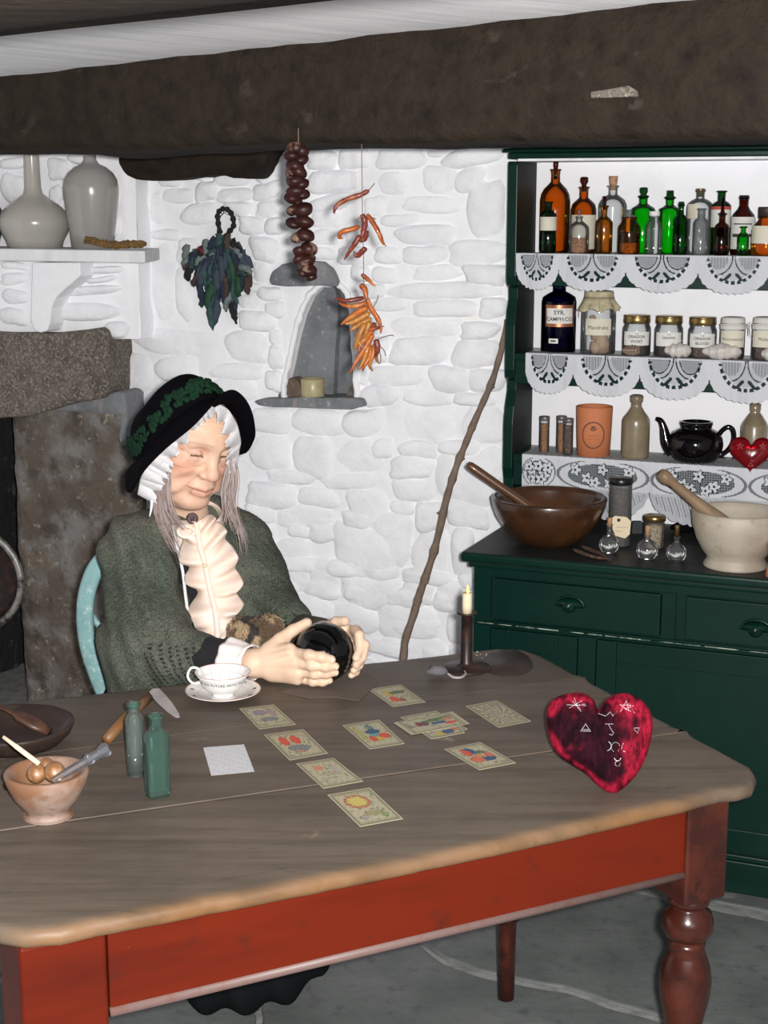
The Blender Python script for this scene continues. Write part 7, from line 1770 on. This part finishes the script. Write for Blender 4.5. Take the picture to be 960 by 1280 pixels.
# collar band and brooch
nk0, nk1 = hp3(0, -.02, -.135), hp3(0, -.005, -.095); axn = (nk1 - nk0) / np.linalg.norm(nk1 - nk0)
v1, f1 = lathe(Vector(Wp(241, 668, 3.30)), [(.072, -.012), (.066, .016), (.062, .052), (.060, .058)], 48, Vector((.10, -.30, .95))); cb = M('collar', v1, f1, m_jab, wom); solid(cb, .003)
pB_ = Vector(ap(240.5, 648, 3.165)); v1, f1 = lathe(pB_, [(.0125, 0), (.0125, .002), (.009, .004), (.005, .0035), (.004, .006), (.001, .007)], 20, (.12, -1, .15)); M('brooch', v1, f1, mat('brooch_metal', (.14, .10, .10), .35, metal=.7, bump=[(250, 1., .003)]), wom)
# cuffs
dR = (wrR - elR) / np.linalg.norm(wrR - elR); c0 = Vector(wrR - dR * .062)
v1, f1 = grid(64, 10, lambda q, t_: (lambda a_, b_, w_: c0 + w_ * (t_ * .058) + (a_ * math.cos(q * 6.283) + b_ * math.sin(q * 6.283)) * (.0455 - .014 * t_ + .0022 * math.sin(q * 6.283 * 9 + t_ * 3) * (1 - t_ * .8) + (.003 if t_ > .85 else 0)))(*basis(Vector(dR))))
cf = M('cuff', v1, f1, mat('cuff_cotton', (.80, .72, .68), .85, bump=[(50, .3, .003)]), wom); solid(cf, .0015)

# hat: crown and brim built between smooth rings
inner = [(172, 575, 3.27), (178, 574, 3.19), (190, 556, 3.145), (215, 528, 3.12), (245, 506, 3.12), (265, 499, 3.145), (277, 502, 3.17), (286, 510, 3.20), (291, 525, 3.24), (292, 540, 3.28), (287, 552, 3.32), (276, 560, 3.36), (250, 562, 3.40), (215, 570, 3.40), (188, 580, 3.37), (174, 580, 3.32)]
outer = [(157, 598, 3.27), (162, 616, 3.20), (180, 588, 3.13), (206, 561, 3.085), (240, 533, 3.065), (263, 508, 3.075), (276, 494, 3.10), (293, 488, 3.135), (309, 502, 3.18), (318, 528, 3.22), (318, 548, 3.27), (306, 566, 3.32), (275, 570, 3.42), (220, 580, 3.45), (180, 590, 3.42), (160, 592, 3.35)]
N_ = 128
RI = [np.array(p) for p in crom([ap(*p) for p in inner], N_, True)]; RO = [np.array(p) for p in crom([ap(*p) for p in outer], N_, True)]
cen = sum(RI) / N_; apex = ap(210, 492, 3.27); axh = apex - cen
vv, ff = [], []; K = 20
for j in range(K + 1):
    a = j / K * math.pi / 2; rr = math.cos(a) ** .60; hh = math.sin(a) ** 1.10
    for i in range(N_):
        p = cen + (RI[i] - cen) * rr * (1 + .03 * math.sin(a * 2)) + axh * (hh * (1 if True else 0)); vv.append(tuple(p))
ff = [(j * N_ + i, j * N_ + (i + 1) % N_, (j + 1) * N_ + (i + 1) % N_, (j + 1) * N_ + i) for j in range(K) for i in range(N_)]
hat = M('hat', vv, ff, m_felt, wom); hat['label'] = 'black felt hat with an uneven turned brim'
vv = []; J = 12
for j in range(J + 1):
    q = j / J
    for i in range(N_):
        p = RI[i] * (1 - q) + RO[i] * q + (-axh / np.linalg.norm(axh)) * (.010 * math.sin(math.pi * q)) * (1 if 5 < i * 16 / N_ < 11 else -.4); vv.append(tuple(p))
ff = [(j * N_ + i, j * N_ + (i + 1) % N_, (j + 1) * N_ + (i + 1) % N_, (j + 1) * N_ + i) for j in range(J) for i in range(N_)]
bo = M('hat_brim', vv, ff, m_felt, hat); solid(bo, .0045)
# band of small felt leaves round the crown
r = random.Random(13); bits = []
for k in range(900):
    i = r.randrange(N_); a = r.uniform(.12, .80); rr = math.cos(a) ** .60; hh = math.sin(a) ** 1.10
    p = cen + (RI[i] - cen) * rr * (1.045 + .03 * math.sin(a * 2)) + axh * hh
    i2 = (i + 1) % N_; tn = RI[i2] - RI[i]; tn /= np.linalg.norm(tn); nn = np.cross(tn, axh); nn /= np.linalg.norm(nn)
    if nn @ (p - cen) < 0: nn = -nn
    nn = nn * math.cos(a) + axh / np.linalg.norm(axh) * math.sin(a)
    if hh > .52 - .1 * r.random() or hh < .14: continue
    w_ = r.uniform(.006, .0085); v1, f1 = lathe(Vector(p), [(w_, 0), (w_ * .9, .0016), (.0005, .0030)], 7, Vector(nn + np.array([r.uniform(-.4, .4), r.uniform(-.4, .4), r.uniform(-.4, .4)])))
    bits.append((v1, f1))
o = M('leaf_trim', *join(bits), m_feltgreen, hat); o['label'] = 'band of overlapping green felt leaves'; o['kind'] = 'stuff'
# frilled lace cap showing under the brim
def ruffle(inn, outt, n, freq, amp, name, ph=0):
    A_ = crom([ap(*p) for p in inn], n); B_ = crom([ap(*p) for p in outt], n); vv = []; m_ = 14
    for i in range(n):
        t_ = i / (n - 1)
        for j in range(m_ + 1):
            q = j / m_; p = np.array(A_[i]) * (1 - q) + np.array(B_[i]) * q
            w = math.sin(2 * math.pi * freq * t_ + ph + 1.3 * math.sin(9 * t_)); e = (1 - q)
            d = (np.array(A_[i]) - np.array(B_[i])); 
            p = p + np.array([0, -1, .1]) * (amp * w * (.25 + .75 * e)) + d * (.26 * w * e + .07 * math.sin(2 * math.pi * freq * 3.1 * t_) * e * e)
            vv.append(tuple(p))
    ff = [(i * (m_ + 1) + j, i * (m_ + 1) + j + 1, (i + 1) * (m_ + 1) + j + 1, (i + 1) * (m_ + 1) + j) for i in range(n - 1) for j in range(m_)]
    o = M(name, vv, ff, m_capw, wom); solid(o, .001); return o
inn = [(190, 628, 3.17), (198, 606, 3.145), (206, 592, 3.135), (213, 575, 3.12), (222, 562, 3.105), (232, 549, 3.095), (246, 532, 3.09), (258, 523, 3.085), (268, 518, 3.095), (277, 528, 3.11), (284, 544, 3.13), (288, 560, 3.15), (287, 574, 3.17), (290, 592, 3.19), (291, 616, 3.22)]
outt = [(172, 618, 3.19), (176, 597, 3.165), (184, 578, 3.15), (193, 566, 3.14), (206, 551, 3.13), (219, 540, 3.12), (236, 522, 3.115), (252, 508, 3.11), (266, 503, 3.125), (284, 511, 3.14), (296, 530, 3.165), (301, 550, 3.19), (299, 566, 3.20), (296, 590, 3.215), (298, 614, 3.235)]
cap1 = ruffle(inn, outt, 320, 12, .009, 'frilled_cap')
cap2 = ruffle([(x + (245 - x) * .035, y - 1, Y + .004) for x, y, Y in inn], [(x, y, Y + .004) for x, y, Y in outt], 320, 14.5, .008, 'frilled_cap', 1.7); cap2.data.materials[0] = m_capw
cap1['label'] = 'white lace-edged cap frill around the face'
cb_in = [(x + (x - 245) * .02, y - 2, Y + .012) for x, y, Y in outt]; 
for P in ([(190, 625, 3.16), (189, 636, 3.15), (187, 646, 3.15)],):
    M('cap_tie', *tube(crom([ap(*p) for p in P], 10), [.004, .004, .0036, .003, .003, .0026, .0022, .002, .0016, .001], 6, .5), m_capw, wom)

# hair
r = random.Random(31); vv, ff, cc = [], [], []
def lock(P, spread, count, rad=.0009):
    base = [np.array(ap(*p)) for p in P]
    for k in range(count):
        off = np.array([r.gauss(0, 1), r.gauss(0, 1) * .8, 0]) * spread; w = r.uniform(0, 6); fl = r.uniform(.3, 1.6)
        n_ = len(base); pts_ = []
        for q, p in enumerate(base):
            t_ = q / (n_ - 1); pts_.append(p + off * (.5 + fl * t_ * .7) + np.array([math.sin(w + q * 1.4), math.cos(w + q), 0]) * .003 * t_)
        L_ = r.uniform(.72, 1); pts_ = crom(pts_, 22); pts_ = pts_[:max(6, int(22 * L_))]; m_ = len(pts_)
        v1, f1 = tube(pts_, [rad * (1 - .75 * i / m_) * r.uniform(.8, 1.2) for i in range(m_)], 4)
        n0 = len(vv); vv.extend(v1); ff.extend([tuple(x + n0 for x in f) for f in f1])
        g = r.uniform(.75, 1.15); c = r.choice([(.34, .25, .22), (.42, .34, .32), (.26, .17, .15), (.52, .45, .44)]); cc.extend([(c[0] * g, c[1] * g, c[2] * g)] * len(v1))
lock([(205, 585, 3.17), (203, 606, 3.16), (202, 628, 3.155), (206, 648, 3.15), (212, 665, 3.145), (220, 688, 3.135)], .0062, 60)
lock([(212, 575, 3.16), (210, 600, 3.15), (209, 622, 3.145), (214, 640, 3.14), (224, 656, 3.13), (232, 664, 3.13)], .0065, 55)
lock([(200, 600, 3.18), (197, 625, 3.17), (200, 650, 3.16), (214, 680, 3.14), (226, 700, 3.12)], .0055, 30)
lock([(286, 572, 3.18), (287, 595, 3.175), (284, 612, 3.17), (285, 630, 3.16), (290, 650, 3.15), (296, 672, 3.145)], .0052, 55)
lock([(291, 575, 3.20), (294, 600, 3.20), (291, 625, 3.19), (295, 648, 3.17), (303, 670, 3.16), (308, 700, 3.16)], .0060, 40)
lock([(284, 585, 3.18), (279, 615, 3.17), (282, 640, 3.15), (279, 660, 3.14)], .0035, 30)
lock([(196, 585, 3.20), (194, 610, 3.19), (195, 640, 3.17), (206, 668, 3.15)], .0060, 30)
o = M('hair', vv, ff, m_hair, wom, col=cc); o['label'] = 'long thin greyish locks hanging either side of the face'

# black ball
v1, f1 = lathe(Vector(BC) - Z * RB, [(max(.0005, RB * math.sin(a)), RB - RB * math.cos(a)) for a in np.linspace(0, math.pi, 48)], 72)
o = M('black_ball', v1, f1, m_ball, loc=Vector(BC) - Z * RB); tag(o, 'glossy black scrying ball held between the woman\'s hands', 'ball')
# brown fur between the arms
fc = ap(317, 792, BC[1] + .10)
fp = [prim_el(fc, (.042, .040, .030), .02), prim_el(ap(301, 786, BC[1] + .09), (.022, .024, .022), .02), prim_el(ap(336, 784, BC[1] + .13), (.026, .028, .024), .02), prim_rc(ap(318, 800, BC[1] + .09), np.array([fc[0], BC[1] + .10, TT + .02]), .030, .018, .02)]
Vf, Qf = skin(fp, .004); r = random.Random(41); cf_ = []
m_n = len(Vf); nn = np.zeros_like(Vf)
fcs = np.cross(Vf[Qf[:, 2]] - Vf[Qf[:, 0]], Vf[Qf[:, 3]] - Vf[Qf[:, 1]])
for k in range(4): np.add.at(nn, Qf[:, k], fcs)
nn /= np.maximum(np.linalg.norm(nn, axis=1), 1e-9)[:, None]
def furcol(p):
    e = nz(p[0] * 40, p[1] * 40, p[2] * 40); x = (p[0] - fc[0]) / .05
    if e > .18: return (.34, .24, .14)
    if -.5 < x < .25 and e > -.1: return (.035, .028, .024)
    return (.12, .075, .045)
tf_ = thing('fur_bundle', 'small brown furry bundle lying between the woman\'s forearms', 'fur', fc)
M('body', Vf, Qf, m_fur, tf_, col=[furcol(p) for p in Vf])
bv, bf, bc = [], [], []
for k in range(5200):
    i = r.randrange(m_n); p = Vf[i]; nrm = nn[i]; d = nrm * .5 + np.array([.25, -.35, -.5]) + np.array([r.gauss(0, .25), r.gauss(0, .25), r.gauss(0, .25)]); d /= np.linalg.norm(d); L_ = r.uniform(.006, .012)
    sd = np.cross(d, [0, -1, .2]); sd /= max(np.linalg.norm(sd), 1e-6); n0 = len(bv); c = furcol(p); g = r.uniform(.6, 1.5)
    bv += [tuple(p - sd * .00045), tuple(p + sd * .00045), tuple(p + d * L_ * .6 + nrm * .002 + sd * .0002), tuple(p + d * L_ - np.array([0, 0, .0015]))]; bf += [(n0, n0 + 1, n0 + 2), (n0, n0 + 2, n0 + 3)]; bc += [tuple(q * g for q in c)] * 4
o = M('fur', bv, bf, m_fur, tf_, smooth=False, col=bc); o['kind'] = 'stuff'
# pale rod behind the thumb
a_, b_ = ap(345, 796, BC[1] + .045), ap(382, 773, BC[1] + .04)
o = M('pale_blade', *tube([a_, (a_ + b_) / 2, b_], [.003, .0045, .0035], 8, .6), m_steel, loc=Vector(a_)); tag(o, 'slim pale grey rod lying along the woman\'s thumb', 'rod')
